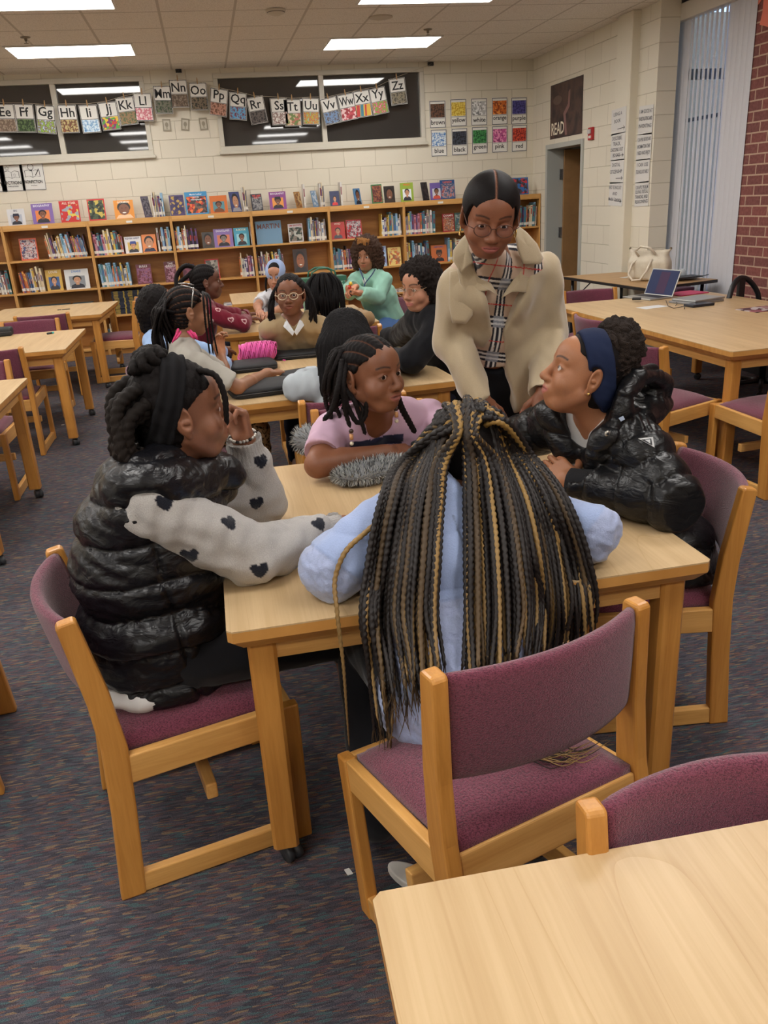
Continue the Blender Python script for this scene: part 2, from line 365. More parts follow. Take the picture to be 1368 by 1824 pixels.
def laminate_mat():
    t = NT('maple_laminate'); t.b.inputs['Roughness'].default_value = 0.38; t.b.inputs['Specular IOR Level'].default_value = 0.45
    co = t.coord((16, 1.3, 1)); n1 = t.n('ShaderNodeTexNoise', i_Scale=1.2, i_Detail=5.0, i_Distortion=0.4); t.l(co, n1.inputs['Vector'])
    c2 = t.coord((5.0, 0.55, 1)); n3 = t.n('ShaderNodeTexNoise', i_Scale=0.8, i_Detail=1.0); t.l(c2, n3.inputs['Vector'])
    # cathedral figure: thin contour lines of a stretched noise
    mu = t.n('ShaderNodeMath', operation='MULTIPLY'); t.l(n3.outputs[0], mu.inputs[0]); mu.inputs[1].default_value = 9.0
    fr = t.n('ShaderNodeMath', operation='FRACT'); t.l(mu.outputs[0], fr.inputs[0])
    ln = t.ramp(fr.outputs[0], [(0.0, (0.90, 0.86, 0.80, 1)), (0.04, (1, 1, 1, 1)), (1.0, (1, 1, 1, 1))])
    n4 = t.n('ShaderNodeTexNoise', i_Scale=1.0, i_Detail=6.0); t.l(t.coord((130, 3, 1)), n4.inputs['Vector'])
    st_ = t.ramp(n4.outputs[0], [(0.35, (0.93, 0.91, 0.88, 1)), (0.6, (1, 1, 1, 1))])
    base = t.ramp(n1.outputs[0], [(0.3, sr((190, 160, 118))), (0.7, sr((207, 179, 138)))])
    t.base(t.mix(1.0, t.mix(1.0, base, ln, 'MULTIPLY'), st_, 'MULTIPLY')); return t.m
M_lam = laminate_mat()
M_oak = wood_mat('honey_maple', (184, 126, 58), (214, 158, 86))
M_oakz = wood_mat('honey_maple_upright', (180, 120, 50), (208, 148, 72), scale=(26, 26, 1.6))
M_oakx = wood_mat('honey_maple_rail', (192, 138, 70), (222, 172, 102), scale=(1.6, 26, 26))
M_oaky = wood_mat('honey_maple_side_rail', (196, 142, 72), (222, 170, 98), scale=(26, 1.6, 26))
def fabric_mat(name, c1, c2, sc=1.0, bump=0.8):
    t = NT(name); t.b.inputs['Roughness'].default_value = 0.95; t.b.inputs['Sheen Weight'].default_value = 0.35; t.b.inputs['Specular IOR Level'].default_value = 0.15
    co = t.coord((1, 1, 1))
    v = t.n('ShaderNodeTexVoronoi', i_Scale=330.0*sc); t.l(co, v.inputs['Vector'])
    n = t.n('ShaderNodeTexNoise', i_Scale=150.0*sc, i_Detail=3.0); t.l(t.coord((1, 1, 2.5)), n.inputs['Vector'])
    m = t.n('ShaderNodeMath', operation='MULTIPLY_ADD'); t.l(v.outputs['Distance'], m.inputs[0]); m.inputs[1].default_value = 0.35; t.l(n.outputs[0], m.inputs[2])
    t.base(t.ramp(m.outputs[0], [(0.42, sr(c1)), (0.78, sr(c2))])); t.bump(m.outputs[0], bump, 0.003); return t.m
M_burg = fabric_mat('burgundy_weave', (60, 24, 40), (126, 64, 82), 1.5)
M_blackpl = flat('black_plastic', (30, 31, 34), 0.4); M_steel = flat('steel', (150, 152, 155), 0.35, metal=0.8); M_wheel = flat('wheel_rubber', (52, 54, 58), 0.45)
def leg_parts(root, x, y, ztop, s=0.034):
    L = MB(); c = 0.008
    poly = [(-s+c, -s), (s-c, -s), (s, -s+c), (s, s-c), (s-c, s), (-s+c, s), (-s, s-c), (-s, -s+c)]
    L.prism([(x+u, y+v) for u, v in poly], 'z', 0.062, ztop)
    lg = L.build('leg', M_oakz, root)
    c_ = MB(); 
    Mw = Matrix.Translation((x+0.012, y-0.004, 0.026)) @ Matrix.Rotation(0.5, 4, 'Z') @ Matrix.Rotation(PI/2, 4, 'Y')
    c_.lathe([(0.006, -0.022), (0.024, -0.022), (0.026, -0.018), (0.026, -0.006), (0.022, -0.004), (0.022, 0.004), (0.026, 0.006), (0.026, 0.018), (0.024, 0.022), (0.006, 0.022)], 18, Mw)
    c_.box((x-0.006, y-0.012, 0.036), (x+0.022, y+0.012, 0.062))
    c_.build('caster', M_wheel, lg)
def table(loc, rot, w, d, label, group='maple library tables', H=0.741, top=None):
    r = empty('library_table', loc, rot); tag(r, label, 'table', group)
    hw, hd = w/2, d/2; e = 0.0
    # laminate top, chamfered hardwood edge
    T = MB(); rr = 0.012
    poly = [(-hw+rr, -hd), (hw-rr, -hd), (hw, -hd+rr), (hw, hd-rr), (hw-rr, hd), (-hw+rr, hd), (-hw, hd-rr), (-hw, -hd+rr)]
    T.prism(poly, 'z', H-0.004, H); T.build('tabletop', M_lam, r)
    E_ = MB(); n = len(poly)
    q = [(u, v, H-0.0041) for u, v in poly] + [(u, v, H-0.030) for u, v in poly] + [(u-math.copysign(0.022, u), v-math.copysign(0.022, v), H-0.056) for u, v in poly]
    E_.add(q, [tuple(range(n)), tuple(range(2*n, 3*n))[::-1]] + [(i+n*k, i+n*(k+1), (i+1) % n+n*(k+1), (i+1) % n+n*k) for k in (0, 1) for i in range(n)])
    E_.build('edge_band', M_oak, r)
    lx, ly = hw-0.075, hd-0.075
    for sy in (-1, 1): MB().box((-lx+0.034, sy*(ly+0.012)-0.011, H-0.112), (lx-0.034, sy*(ly+0.012)+0.011, H-0.057)).build('apron', M_oakx, r)
    for sx in (-1, 1): MB().box((sx*(lx+0.012)-0.011, -ly+0.034, H-0.112), (sx*(lx+0.012)+0.011, ly-0.034, H-0.057)).build('apron', M_oaky, r)
    for sx in (-1, 1):
        for sy in (-1, 1): leg_parts(r, sx*lx, sy*ly, H-0.057)
    return r
def chair_proto():
    r = empty('library_chair')
    W_ = 0.235; t_ = 0.034
    post = [(-0.285, 0.0), (-0.222, 0.0), (-0.205, 0.25), (-0.196, 0.44), (-0.213, 0.60), (-0.250, 0.798), (-0.256, 0.806), (-0.292, 0.800), (-0.296, 0.790), (-0.266, 0.58), (-0.258, 0.45), (-0.266, 0.25)]
    for s in (-1, 1):
        m = MB(); a = s*W_; m.prism(post, 'x', a-t_/2, a+t_/2); m.build('back_post', M_oakz, r, bevel=0.006)
        m = MB().prism([(0.185, 0.0), (0.232, 0.0), (0.232, 0.43), (0.185, 0.43)], 'x', a-0.016, a+0.016); m.build('front_leg', M_oakz, r, bevel=0.005)
        MB().prism([(-0.225, 0.338), (0.186, 0.352), (0.186, 0.43), (-0.21, 0.418)], 'x', a-0.013, a+0.013).build('side_rail', M_oaky, r, bevel=0.004)
        MB().prism([(-0.24, 0.004), (0.19, 0.004), (0.19, 0.062), (-0.24, 0.062)], 'x', a-0.013, a+0.013).build('floor_rail', M_oaky, r, bevel=0.004)
    MB().box((-W_+0.017, -0.252, 0.335), (W_-0.017, -0.228, 0.42)).build('rear_rail', M_oakx, r, bevel=0.004)
    MB().box((-W_+0.013, 0.195, 0.352), (W_-0.013, 0.22, 0.43)).build('front_rail', M_oakx, r, bevel=0.004)
    MB().box((-W_+0.013, -0.03, 0.20), (W_-0.013, 0.0, 0.245)).build('stretcher', M_oakx, r, bevel=0.004)
    # seat cushion, domed
    nx, ny = 14, 14; vs = []; fs = []
    for layer in (0, 1):
        for j in range(ny+1):
            for i in range(nx+1):
                u = -1+2*i/nx; v = -1+2*j/ny
                x = u*(0.214 + 0.006*(1-v*v)); y = -0.02 + v*0.225
                dome = (1-u**6)*(1-v**6)
                z = 0.437 + 0.026*dome + 0.010*(1-u*u)*(1-v*v) + (0.0 if v < 0.7 else -(v-0.7)*0.03) if layer else 0.405
                vs.append((x, y, z))
    o = (nx+1)*(ny+1)
    for j in range(ny):
        for i in range(nx):
            a = j*(nx+1)+i; q = (a, a+1, a+nx+2, a+nx+1); fs.append(tuple(k+o for k in q)); fs.append(q[::-1])
    for i in range(nx): fs.append((i, i+1, i+1+o, i+o)); a = ny*(nx+1)+i; fs.append((a+1, a, a+o, a+1+o))
    for j in range(ny): a = j*(nx+1); fs.append((a+nx+1, a, a+o, a+nx+1+o)); a += nx; fs.append((a, a+nx+1, a+nx+1+o, a+o))
    MB().add(vs, fs, True).build('seat', M_burg, r)
    # curved upholstered backrest between the posts
    n = 20; vs = []; prof = []
    for k in range(16):
        an = 2*PI*k/16; cu, cv = math.cos(an), math.sin(an)
        prof.append((math.copysign(abs(cu)**0.55, cu)*0.019, math.copysign(abs(cv)**0.35, cv)*0.112))
    for i in range(n+1):
        u = -1+2*i/n; x = u*0.2175; sag = 0.055*(1-u*u)
        th = 1.0 if abs(u) < 0.93 else 0.86
        for a, b_ in prof:
            z = 0.682 + b_; y = -0.254 - (z-0.682)*0.19 - sag + a*th
            vs.append((x, y, z))
    fs = [(i*16+k, i*16+(k+1) % 16, (i+1)*16+(k+1) % 16, (i+1)*16+k) for i in range(n) for k in range(16)] + [tuple(range(16))[::-1], tuple(n*16+k for k in range(16))]
    MB().add(vs, fs, True).build('backrest', M_burg, r)
    return r
_chair0 = chair_proto(); _first = [True]
def chair(x, y, deg, label, group='maple chairs with burgundy cushions'):
    """deg 0: the sitter faces +y"""
    r = _chair0 if _first[0] else copy_tree(_chair0)
    _first[0] = False
    r.location = (x, y, 0); r.rotation_euler = (0, 0, math.radians(deg)); tag(r, label, 'chair', group); return r
G_T = 'maple library tables'
T1 = table((0.54, 2.285, 0), 0.0, 1.215, 1.22, 'maple table with four girls seated around it in the foreground')
table((0.555, 4.60, 0), math.radians(3.0), 1.215, 1.22, 'maple table behind the pink shirt girl, with pink yarn and black cases on it')
table((0.645, 7.02, 0), math.radians(0), 1.215, 1.22, 'maple table right behind the girl in the beige polo')
table((0.78, 9.0, 0), 0.0, 1.215, 1.1, 'farthest maple table, in front of the bookcase behind the girl in white')
table((-1.68, 9.18, 0), math.radians(-2.5), 1.215, 1.22, 'empty maple table at the left, closest to the bookcase')
table((-1.72, 6.93, 0), 0.0, 1.215, 1.14, 'maple table at the left with a small teal cap on its top')
table((-1.78, 4.68, 0), 0.0, 1.215, 1.22, 'maple table cut by the left edge behind the nearest carpet aisle')
table((0.70, 0.235, 0), math.radians(-1.7), 1.215, 1.22, 'bare maple table in the near right corner of the picture')
table((3.45, 5.28, 0), math.radians(1), 1.42, 2.44, 'large maple table at the right with the open laptop on it')
# folding activity table by the window
r = empty('activity_table', (4.0, 7.6, 0)); tag(r, 'trapezoid folding table with black edge and white handbag on it, by the window', 'table')
TP = [(-0.40, 0.70), (-0.27, -0.82), (0.56, -0.61), (0.23, 0.66)]
Hk = 0.775
MB().prism([(u*0.995, v*0.995) for u, v in TP], 'z', Hk-0.003, Hk).build('tabletop', wood_mat('oak_laminate', (164, 128, 86), (186, 150, 106), rough=0.45, coat=0), r)
MB().prism(TP, 'z', Hk-0.03, Hk-0.0031).build('edge_band', M_blackpl, r, bevel=0.004)
for (u, v) in ((-0.33, 0.60), (-0.20, -0.70), (0.46, -0.52), (0.2, 0.55)):
    lg = MB().tube([(u, v, Hk-0.03), (u, v, 0.0)], 0.016, 12).build('leg', flat('black_steel', (28, 28, 30), 0.35), r)
    MB().tube([(u, v, Hk-0.25), (u*0.5, v*0.75, Hk-0.03)], 0.006, 8).build('brace', flat('black_steel', (28, 28, 30), 0.35), lg)
r = chair(0.474, 1.380, 16.7, 'maple chair tipped forward on its front feet under the long braids'); r.location.z = 0.038; r.rotation_euler = (-0.162, 0, 0.291)
chair(-0.196, 2.015, -78, 'maple chair at the left under the girl in the black puffer vest')
chair(1.20, 2.24, 83, 'maple chair at the right under the girl in the black hooded jacket')
chair(0.60, 3.19, 180, 'maple chair behind the girl in the pink shirt')
chair(0.67, 0.60, 178, 'maple chair tucked under the near right table, only its back showing')
chair(2.55, 4.38, -72, 'empty maple chair pulled up to the large table, right of the blue headband')
chair(2.80, 5.35, -88, 'empty maple chair at the large table, just its back seen past the coat')
chair(3.2, 6.55, 178, 'empty maple chair behind the large table, below the activity table')
chair(3.0, 3.95, 5, 'maple chair at the near end of the large table, cut by the right edge')
chair(0.60, 5.44, 180, 'maple chair under the girl in the beige polo')
chair(0.565, 3.92, 0, 'maple chair under the girl in the light grey sweatshirt')
chair(1.35, 4.75, 90, 'maple chair under the girl in the black hoodie')
chair(-0.22, 4.42, -90, 'maple chair under the girl in the grey tee with pink braid ends')
chair(-0.22, 5.02, -90, 'maple chair under the girl in the light blue shirt')
chair(-0.12, 6.75, -90, 'maple chair under the girl in the burgundy sweater')
chair(0.66, 8.15, 180, 'maple chair under the girl in white with the blue headband')
chair(0.9, 6.1, 0, 'maple chair under the girl with black twists seen from behind')
chair(1.42, 7.2, 118, 'maple chair under the girl in the mint hoodie')
chair(-1.08, 9.15, 92, 'empty maple chair at the right end of the left rear table')
chair(-1.62, 8.62, 2, 'empty maple chair at the near side of the left rear table')
chair(-1.64, 7.66, 180, 'empty maple chair at the far side of the left middle table')
chair(-2.17, 7.64, 180, 'maple chair beside the black case at the far side of the left middle table')
chair(-1.62, 6.50, 0, 'empty maple chair at the near side of the left middle table')
chair(-1.60, 5.42, 180, 'empty maple chair between the two nearer left tables')
chair(-1.13, 2.45, 97, 'maple chair at the left edge, only its foot and rail showing')
chair(0.95, 9.85, 180, 'maple chair pushed against the far table before the bookcase')
# ---------------------------------------------------------------- things on the walls
M_paper = flat('white_card', (232, 230, 224), 0.6); M_ink = flat('black_ink', (26, 26, 28), 0.6)
def pic_mat(name, cols, scale=14, kind='voronoi', stretch=(1, 1, 1)):
    """small printed picture: patches of a palette"""
    t = NT('print_'+name); t.b.inputs['Roughness'].default_value = 0.5
    co = t.coord(stretch)
    if kind == 'voronoi':
        v = t.n('ShaderNodeTexVoronoi', i_Scale=float(scale)); t.l(co, v.inputs['Vector']); s = t.n('ShaderNodeSeparateColor'); t.l(v.outputs['Color'], s.inputs[0]); f = s.outputs[0]; it = 'CONSTANT'
    else:
        v = t.n('ShaderNodeTexNoise', i_Scale=float(scale), i_Detail=6.0, i_Distortion=0.3); t.l(co, v.inputs['Vector'])
        mr = t.n('ShaderNodeMapRange'); mr.inputs['From Min'].default_value = 0.3; mr.inputs['From Max'].default_value = 0.7; t.l(v.outputs[0], mr.inputs[0]); f = mr.outputs[0]; it = 'LINEAR'
    t.base(t.ramp(f, [(i/len(cols), sr(c)) for i, c in enumerate(cols)], it)); return t.m
def card(name, M, w, h, back_m, pieces):
    """thin card (2 mm) with flat printed pieces; pieces: (x0,x1,z0,z1,mat) or ('txt',string,cx,cz,size,mat,width)"""
    b = MB(); mats = [back_m]
    b.box((-w/2, -0.001, -h/2), (w/2, 0.001, h/2), M)
    lift = 0.0013
    for p in pieces:
        m = p[5] if p[0] == 'txt' else p[4]
        if m not in mats: mats.append(m)
        b.cur = mats.index(m); lift += 0.00015
        if p[0] == 'txt':
            R = M @ Matrix.Translation((p[2], -lift-0.0004, p[3])) @ Matrix.Rotation(PI/2, 4, 'X')
            add_text(b, p[1], R, p[4], p[6] if len(p) > 6 else None, 0.014)
        elif p[0] == 'poly':
            b.add([M @ Vector((u, -lift, v)) for u, v in p[1]], [tuple(range(len(p[1])))])
        else:
            x0, x1, z0, z1 = p[:4]; b.add([M @ Vector(v) for v in ((x0, -lift, z0), (x1, -lift, z0), (x1, -lift, z1), (x0, -lift, z1))], [(0, 1, 2, 3)])
    return b, mats
def ell_pts(cx, cz, rx, rz_, n=16, a0=0, a1=2*PI): return [(cx+rx*math.cos(a0+(a1-a0)*k/n), cz+rz_*math.sin(a0+(a1-a0)*k/n)) for k in range(n if a1-a0 > 6.28 else n+1)]
def border(w, h, e, m): return [(-w/2+.003, w/2-.003, h/2-e-.003, h/2-.003, m), (-w/2+.003, w/2-.003, -h/2+.003, -h/2+e+.003, m), (-w/2+.003, -w/2+e+.003, -h/2+e+.003, h/2-e-.003, m), (w/2-e-.003, w/2-.003, -h/2+e+.003, h/2-e-.003, m)]
AC = [('E', 11, 211, 2, [(150,130,115),(110,90,75),(170,150,130)], 'elephant grey brown'), ('F', 45, 211, 3, [(60,90,45),(35,50,30),(95,120,70)], 'green frog'),
 ('G', 82, 213, 6, [(110,160,60),(160,200,90),(120,80,60),(190,210,230)], 'goats on grass'), ('H', 122, 212, 1, [(160,90,50),(90,50,35),(200,180,120)], 'hamburger'),
 ('I', 160, 212, -1, [(60,120,190),(150,190,220),(220,235,245)], 'blue iceberg'), ('J', 195, 207, -3, [(200,60,40),(230,190,50),(80,160,60),(120,50,100)], 'coloured jelly beans'),
 ('K', 226, 198, -4, [(110,120,80),(160,120,80),(80,100,60)], 'kangaroo in grass'), ('L', 255.5, 191, 2, [(230,170,180),(205,90,110),(240,215,215)], 'pink lollipops'),
 ('M', 290.5, 178, 2, [(80,120,60),(120,110,100),(50,70,40)], 'monkey in leaves'), ('N', 319, 167, 1, [(170,160,150),(120,100,80),(90,75,60)], 'nest with eggs'),
 ('O', 354, 172, 1, [(60,70,45),(130,110,90),(40,45,30)], 'owl in branches'), ('P', 389.5, 182.5, 10, [(150,90,70),(200,150,130),(110,70,50)], 'pigs'),
 ('Q', 424, 189.5, 6, [(60,130,190),(110,180,220),(120,60,80)], 'blue quilt'), ('R', 458, 196.5, -7, [(70,65,65),(110,100,95),(45,42,42)], 'dark rhino'),
 ('S', 498, 198.7, -1, [(215,205,200),(130,90,80),(230,225,220)], 'small seal'), ('T', 521.5, 201, 1, [(190,120,100),(220,190,160),(120,140,80)], 'tacos'),
 ('U', 554, 198.7, 3, [(90,160,80),(200,180,60),(200,70,60),(140,200,140)], 'green umbrella'), ('V', 589, 197.7, -10, [(60,100,160),(120,150,190),(90,85,90)], 'blue volcano'),
 ('W', 619, 191, -8, [(200,70,80),(230,190,190),(160,40,50)], 'watermelon slices'), ('X', 646, 185, -6, [(200,50,50),(220,180,60),(60,130,150),(230,225,220)], 'striped xylophone'),
 ('Y', 675, 180, -9, [(225,220,215),(210,50,90),(120,180,70)], 'pink yoyo'), ('Z', 709, 163, -5, [(120,105,60),(150,140,120),(80,75,60)], 'zebras')]
M_pin = flat('clothespin_wood', (176, 138, 92), 0.6)
YC = 10.985; line_pts = []
for L, px, py, ang, cols, what in AC:
    p = at(px, py, Y=YC); w, h = 0.205, 0.295
    M = Matrix.Rotation(math.radians(ang), 4, 'Y')
    pm = pic_mat(what.replace(' ', '_'), cols, 38 if L != 'X' else 1, 'noise' if L not in 'JXTW' else 'voronoi', (1, 1, 1) if L != 'X' else (30, 1, 0.01))
    pcs = border(w, h, 0.006, M_ink) + [(-w/2+.009, w/2-.009, -0.006, -0.001, M_ink), (-w/2+.011, w/2-.011, -h/2+.011, -0.008, pm), ('txt', L+L.lower(), 0, 0.068, 0.135, M_ink, w-0.03)]
    b, mats = card(L, M, w, h, M_paper, pcs)
    o = b.build('letter_card', mats, loc=p); tag(o, 'alphabet card %s%s with %s picture clipped to the string' % (L, L.lower(), what), 'alphabet card', 'alphabet cards on the string')
    top = p + M @ Vector((0, 0, h/2)); line_pts.append(top + Vector((0, 0, 0.012)))
    q = MB(); Mp = M
    for s in (-1, 1): q.prism([(-0.005, -0.035), (0.005, -0.035), (0.006, 0.01), (0.003, 0.035), (-0.003, 0.035), (-0.006, 0.01)], 'y', s*0.006-0.004, s*0.006+0.004, Mp @ Matrix.Translation((0, 0, 0.0)))
    q.tube([Mp @ Vector((-0.006, 0, 0.006)), Mp @ Vector((0.006, 0, 0.006))], 0.005, 8)
    tag(q.build('clothespin', M_pin, loc=top+Vector((0, -0.001, 0.018))), 'wooden clothespin holding the %s%s alphabet card' % (L, L.lower()), 'clothespin', 'clothespins on the string')
a0 = at(-20, 178, Y=YC); hookN = at(318, 130, Y=YC); hookE = at(767, 115, Y=YC)
pts = [a0] + line_pts[:9] + [at(318, 140, Y=YC)] + line_pts[10:] + [hookE]
tag(MB().tube(pts, 0.0018, 6).build('string', flat('string', (190, 180, 160), 0.7)), 'thin string strung in swags across the back wall carrying the alphabet cards', 'string')
for px, py, lab in ((318, 126, 'small black hook at the ceiling above the Nn card'), (767, 114, 'small black hook at the ceiling right of the Zz card')):
    p = at(px, py, Y=YB-0.02); b = MB().box((-0.035, -0.02, -0.02), (0.035, 0.02, 0.02)); b.tube([(0, -0.02, 0), (0, -0.05, -0.005), (0, -0.075, -0.03)], 0.004, 8)
    tag(b.build('hook', flat('black_plastic', (30, 31, 34), 0.4), loc=p, bevel=0.004), lab, 'hook', 'string hooks')
# small framed plates
for px, py, ang, k in ((297, 223, 2, 'leftmost, pale'), (330, 222, 8, 'middle one, tilted,'), (362.5, 221, -2, 'rightmost')):
    p = at(px, py, Y=YB-0.006); M = Matrix.Rotation(math.radians(ang), 4, 'Y')
    g = flat('grey_plate', (150, 142, 124), 0.5); g2 = flat('grey_plate_light', (196, 190, 174), 0.5)
    b, mats = card('p', M, 0.095, 0.135, g, [(-0.034, 0.034, -0.05, 0.05, g2), ('poly', ell_pts(0, 0.005, 0.02, 0.026), None, None, g), (-0.006, 0.006, -0.045, 0.02, g)])
    tag(b.build('framed_plate', mats, loc=p), 'small grey framed plate on the wall between the windows, %s of the three' % k, 'plate', 'small plates between the windows')
# colour word cards
CC = [('brown', 779.5, 204, [(88,60,46),(120,84,62),(60,42,34)]), ('yellow', 816.6, 201, [(226,196,60),(240,220,110),(200,160,40)]), ('white', 853.4, 199.5, [(190,190,190),(235,235,235),(140,140,140)]), ('orange', 890, 198.2, [(210,110,40),(150,70,30),(235,150,70)]), ('purple', 924.5, 197.6, [(64,60,130),(90,86,160),(44,40,100)]),
      ('blue', 782, 254.8, [(40,90,160),(90,140,200),(225,235,240)]), ('black', 818.7, 252.6, [(40,44,58),(70,76,92),(24,26,34)]), ('green', 854.5, 250, [(40,120,60),(80,160,90),(24,84,44)]), ('pink', 890.3, 248, [(200,90,150),(235,150,190),(150,60,110)]), ('red', 925, 246.3, [(190,40,36),(230,90,60),(130,24,30)])]
for wd, px, py, cols in CC:
    p = at(px, py, Y=YB-0.005); w, h = 0.212, 0.315
    pm = pic_mat(wd+'_things', cols, 46, 'voronoi' if wd in ('white', 'orange', 'pink') else 'noise')
    pcs = border(w, h, 0.007, flat('slate_ink', (58, 62, 74), 0.6)) + [(-w/2+.014, w/2-.014, -0.035, h/2-.035, pm), (-w/2+.014, w/2-.014, -0.046, -0.042, M_ink), ('txt', wd, 0, -0.09, 0.075, M_ink, w-0.035)]
    b, mats = card(wd, Matrix(), w, h, M_paper, pcs)
    tag(b.build('colour_card', mats, loc=p), 'colour word card reading %s on the back wall right of the window' % wd, 'colour card', 'colour word cards')
# fiction posters
def star(cx, cz, r): return [(cx+(r if k % 2 == 0 else r*.45)*math.sin(k*PI/5), cz+(r if k % 2 == 0 else r*.45)*math.cos(k*PI/5)) for k in range(10)]
M_white2 = flat('poster_white', (222, 222, 218), 0.6)
for px, py, word in ((-12, 316, 'POETRY'), (21, 314, 'FICTION'), (58, 312, 'NONFICTION')):
    p = at(px, py, Y=YB-0.005); w, h = 0.265, 0.33; 
    pcs = border(w, h, 0.005, M_ink)
    def ring(pts_o, pts_i, n=None):
        k = len(pts_o); return [('poly', [pts_o[i], pts_o[(i+1) % k], pts_i[(i+1) % k], pts_i[i]], None, None, M_ink) for i in range(k)]
    bk = [(-0.085, -0.02), (-0.085, 0.05), (-0.04, 0.06), (0, 0.045), (0.04, 0.06), (0.085, 0.05), (0.085, -0.02), (0.04, -0.01), (0, -0.025), (-0.04, -0.01)]
    bi = [(u*0.94, (v-0.018)*0.90+0.018) for u, v in bk]; pcs += ring(bk, bi); pcs.append((-0.002, 0.002, -0.022, 0.045, M_ink))
    if word == 'FICTION':
        for c in ((-0.04, 0.085, 0.028), (0.0, 0.125, 0.018), (0.035, 0.012, 0.02)): pcs += ring(star(*c), star(c[0], c[1], c[2]*.78))
    else:
        pcs += ring(ell_pts(-0.01, 0.09, 0.034, 0.036), ell_pts(-0.01, 0.09, 0.029, 0.031)); pcs += [(-0.024, 0.004, 0.045, 0.056, M_ink), ('poly', [(0.03, 0.0), (0.075, 0.07), (0.082, 0.064), (0.037, -0.005)], None, None, M_ink)]
    pcs += [('txt', word, 0, -0.072, 0.05, M_ink, 0.2), ('txt', 'made up stories' if word == 'FICTION' else 'true facts', 0, -0.112, 0.018, M_ink, 0.18)]
    b, mats = card(word, Matrix.Rotation(math.radians(1.5), 4, 'Y'), w, h, M_white2, pcs)
    tag(b.build('genre_poster', mats, loc=p), {'FICTION': 'white line drawing poster reading FICTION with an open book and stars', 'NONFICTION': 'white line drawing poster reading NONFICTION with a bulb over a book', 'POETRY': 'white line drawing poster cut off by the left edge of the picture'}[word], 'poster', 'genre posters')
# READ poster on the side wall
def on_side(X, y, z): return Matrix.Translation((X, y, z)) @ Matrix.Rotation(-PI/2, 4, 'Z')   # local x -> -y
pm = pic_mat('dark_street', [(30,24,24),(58,44,42),(84,62,56),(40,32,34)], 3.0, 'noise', (1, 2.4, 1))
b, mats = card('read', Matrix(), 0.93, 0.60, flat('poster_dark', (44, 36, 36), 0.35), [(-0.455, 0.455, -0.29, 0.29, pm), ('poly', ell_pts(-0.25, 0.12, 0.13, 0.05), None, None, flat('poster_mark', (92, 74, 66), 0.4)), ('poly', [(0.07, 0.18), (0.12, 0.2), (0.11, 0.02), (0.0, -0.06), (0.05, -0.28), (-0.01, -0.28), (-0.07, -0.04), (0.06, 0.05)], None, None, flat('poster_pink', (132, 96, 92), 0.4)), ('txt', 'READ', -0.23, -0.19, 0.19, flat('poster_letters', (228, 222, 200), 0.4), 0.38)])
o = b.build('read_poster', mats); o.matrix_world = on_side(XR-0.003, 10.03, 2.505); tag(o, 'dark brown poster reading READ above the doorway', 'poster')
# fire alarm strobe
p = at(1055, 238, X=XR); r = empty('fire_alarm', p); tag(r, 'small red fire alarm on the wall right of the READ poster', 'fire alarm')
MB().box((-0.03, -0.055, -0.065), (-0.001, 0.055, 0.065)).build('housing', flat('alarm_red', (176, 30, 36), 0.4), r, bevel=0.006)
MB().box((-0.05, -0.035, 0.0), (-0.03, 0.035, 0.045)).build('strobe_lens', flat('lens', (205, 200, 200), 0.2), r, bevel=0.006)
MB().box((-0.033, -0.03, -0.045), (-0.0295, 0.03, -0.02)).build('pull_label', M_paper, r)
# paper signs
def sign(X, y0, y1, z0, z1, lines, lab, arrow=False, ang=0):
    w, h = y1-y0, z1-z0; n = len(lines); pcs = []
    for i, l in enumerate(lines): pcs.append(('txt', l, 0 if not arrow else -0.02, h/2-0.05-i*min(0.065, (h-0.05)/n), 0.048, flat('marker_grey', (84, 84, 92), 0.6), w*0.9))
    if arrow:
        pcs += [(-0.02, w/2-0.03, -h/2+0.045, -h/2+0.051, M_ink), ('poly', [(w/2-0.05, -h/2+0.07), (w/2-0.015, -h/2+0.048), (w/2-0.05, -h/2+0.026), (w/2-0.045, -h/2+0.036), (w/2-0.03, -h/2+0.048), (w/2-0.045, -h/2+0.06)], None, None, M_ink)]
    b, mats = card('s', Matrix.Rotation(math.radians(ang), 4, 'Y'), w, h, flat('sign_paper', (214, 212, 208), 0.6), pcs)
    o = b.build('paper_sign', mats); o.matrix_world = on_side(X, (y0+y1)/2, (z0+z1)/2); tag(o, lab, 'sign', 'paper signs')
Xc = 4.262
sign(Xc, 8.345, 8.66, 2.12, 2.36, ['USING A', 'BOOK'], 'paper sign with arrow on the column, topmost of the left stack', True, -2)
sign(Xc, 8.345, 8.65, 1.87, 2.13, ['DESCRIBE,', 'TRACK,', 'CHECKING OUT', 'BOOKS'], 'paper sign with arrow on the column, second from the top of the left stack', True)
sign(Xc, 8.345, 8.64, 1.65, 1.88, ['DIGITAL', 'CITIZENSHIP'], 'paper sign with arrow on the column, third from the top, reading DIGITAL CITIZENSHIP', True)
sign(Xc, 8.345, 8.65, 1.43, 1.66, ['INFO TECHNOLOGY', 'AND', 'Media Literacy'], 'paper sign with arrow on the column, lowest of the left stack', True, 2)
Xs = 4.344
sign(Xs, 7.96, 8.24, 2.08, 2.34, ['I AM GOOD AT', 'INVESTIGATING AND', 'INVENTING'], 'paper sign between column and window, topmost of the right stack', False, 2)
sign(Xs, 7.96, 8.25, 1.85, 2.09, ['I CAN FIND BOOKS AND', 'INFORMATION THAT', 'I NEED AND ENJOY'], 'paper sign between column and window, second of the right stack')
sign(Xs, 7.97, 8.25, 1.64, 1.86, ['I CAN USE', 'TECHNOLOGY SAFELY'], 'paper sign between column and window, third, reading I CAN USE TECHNOLOGY SAFELY')
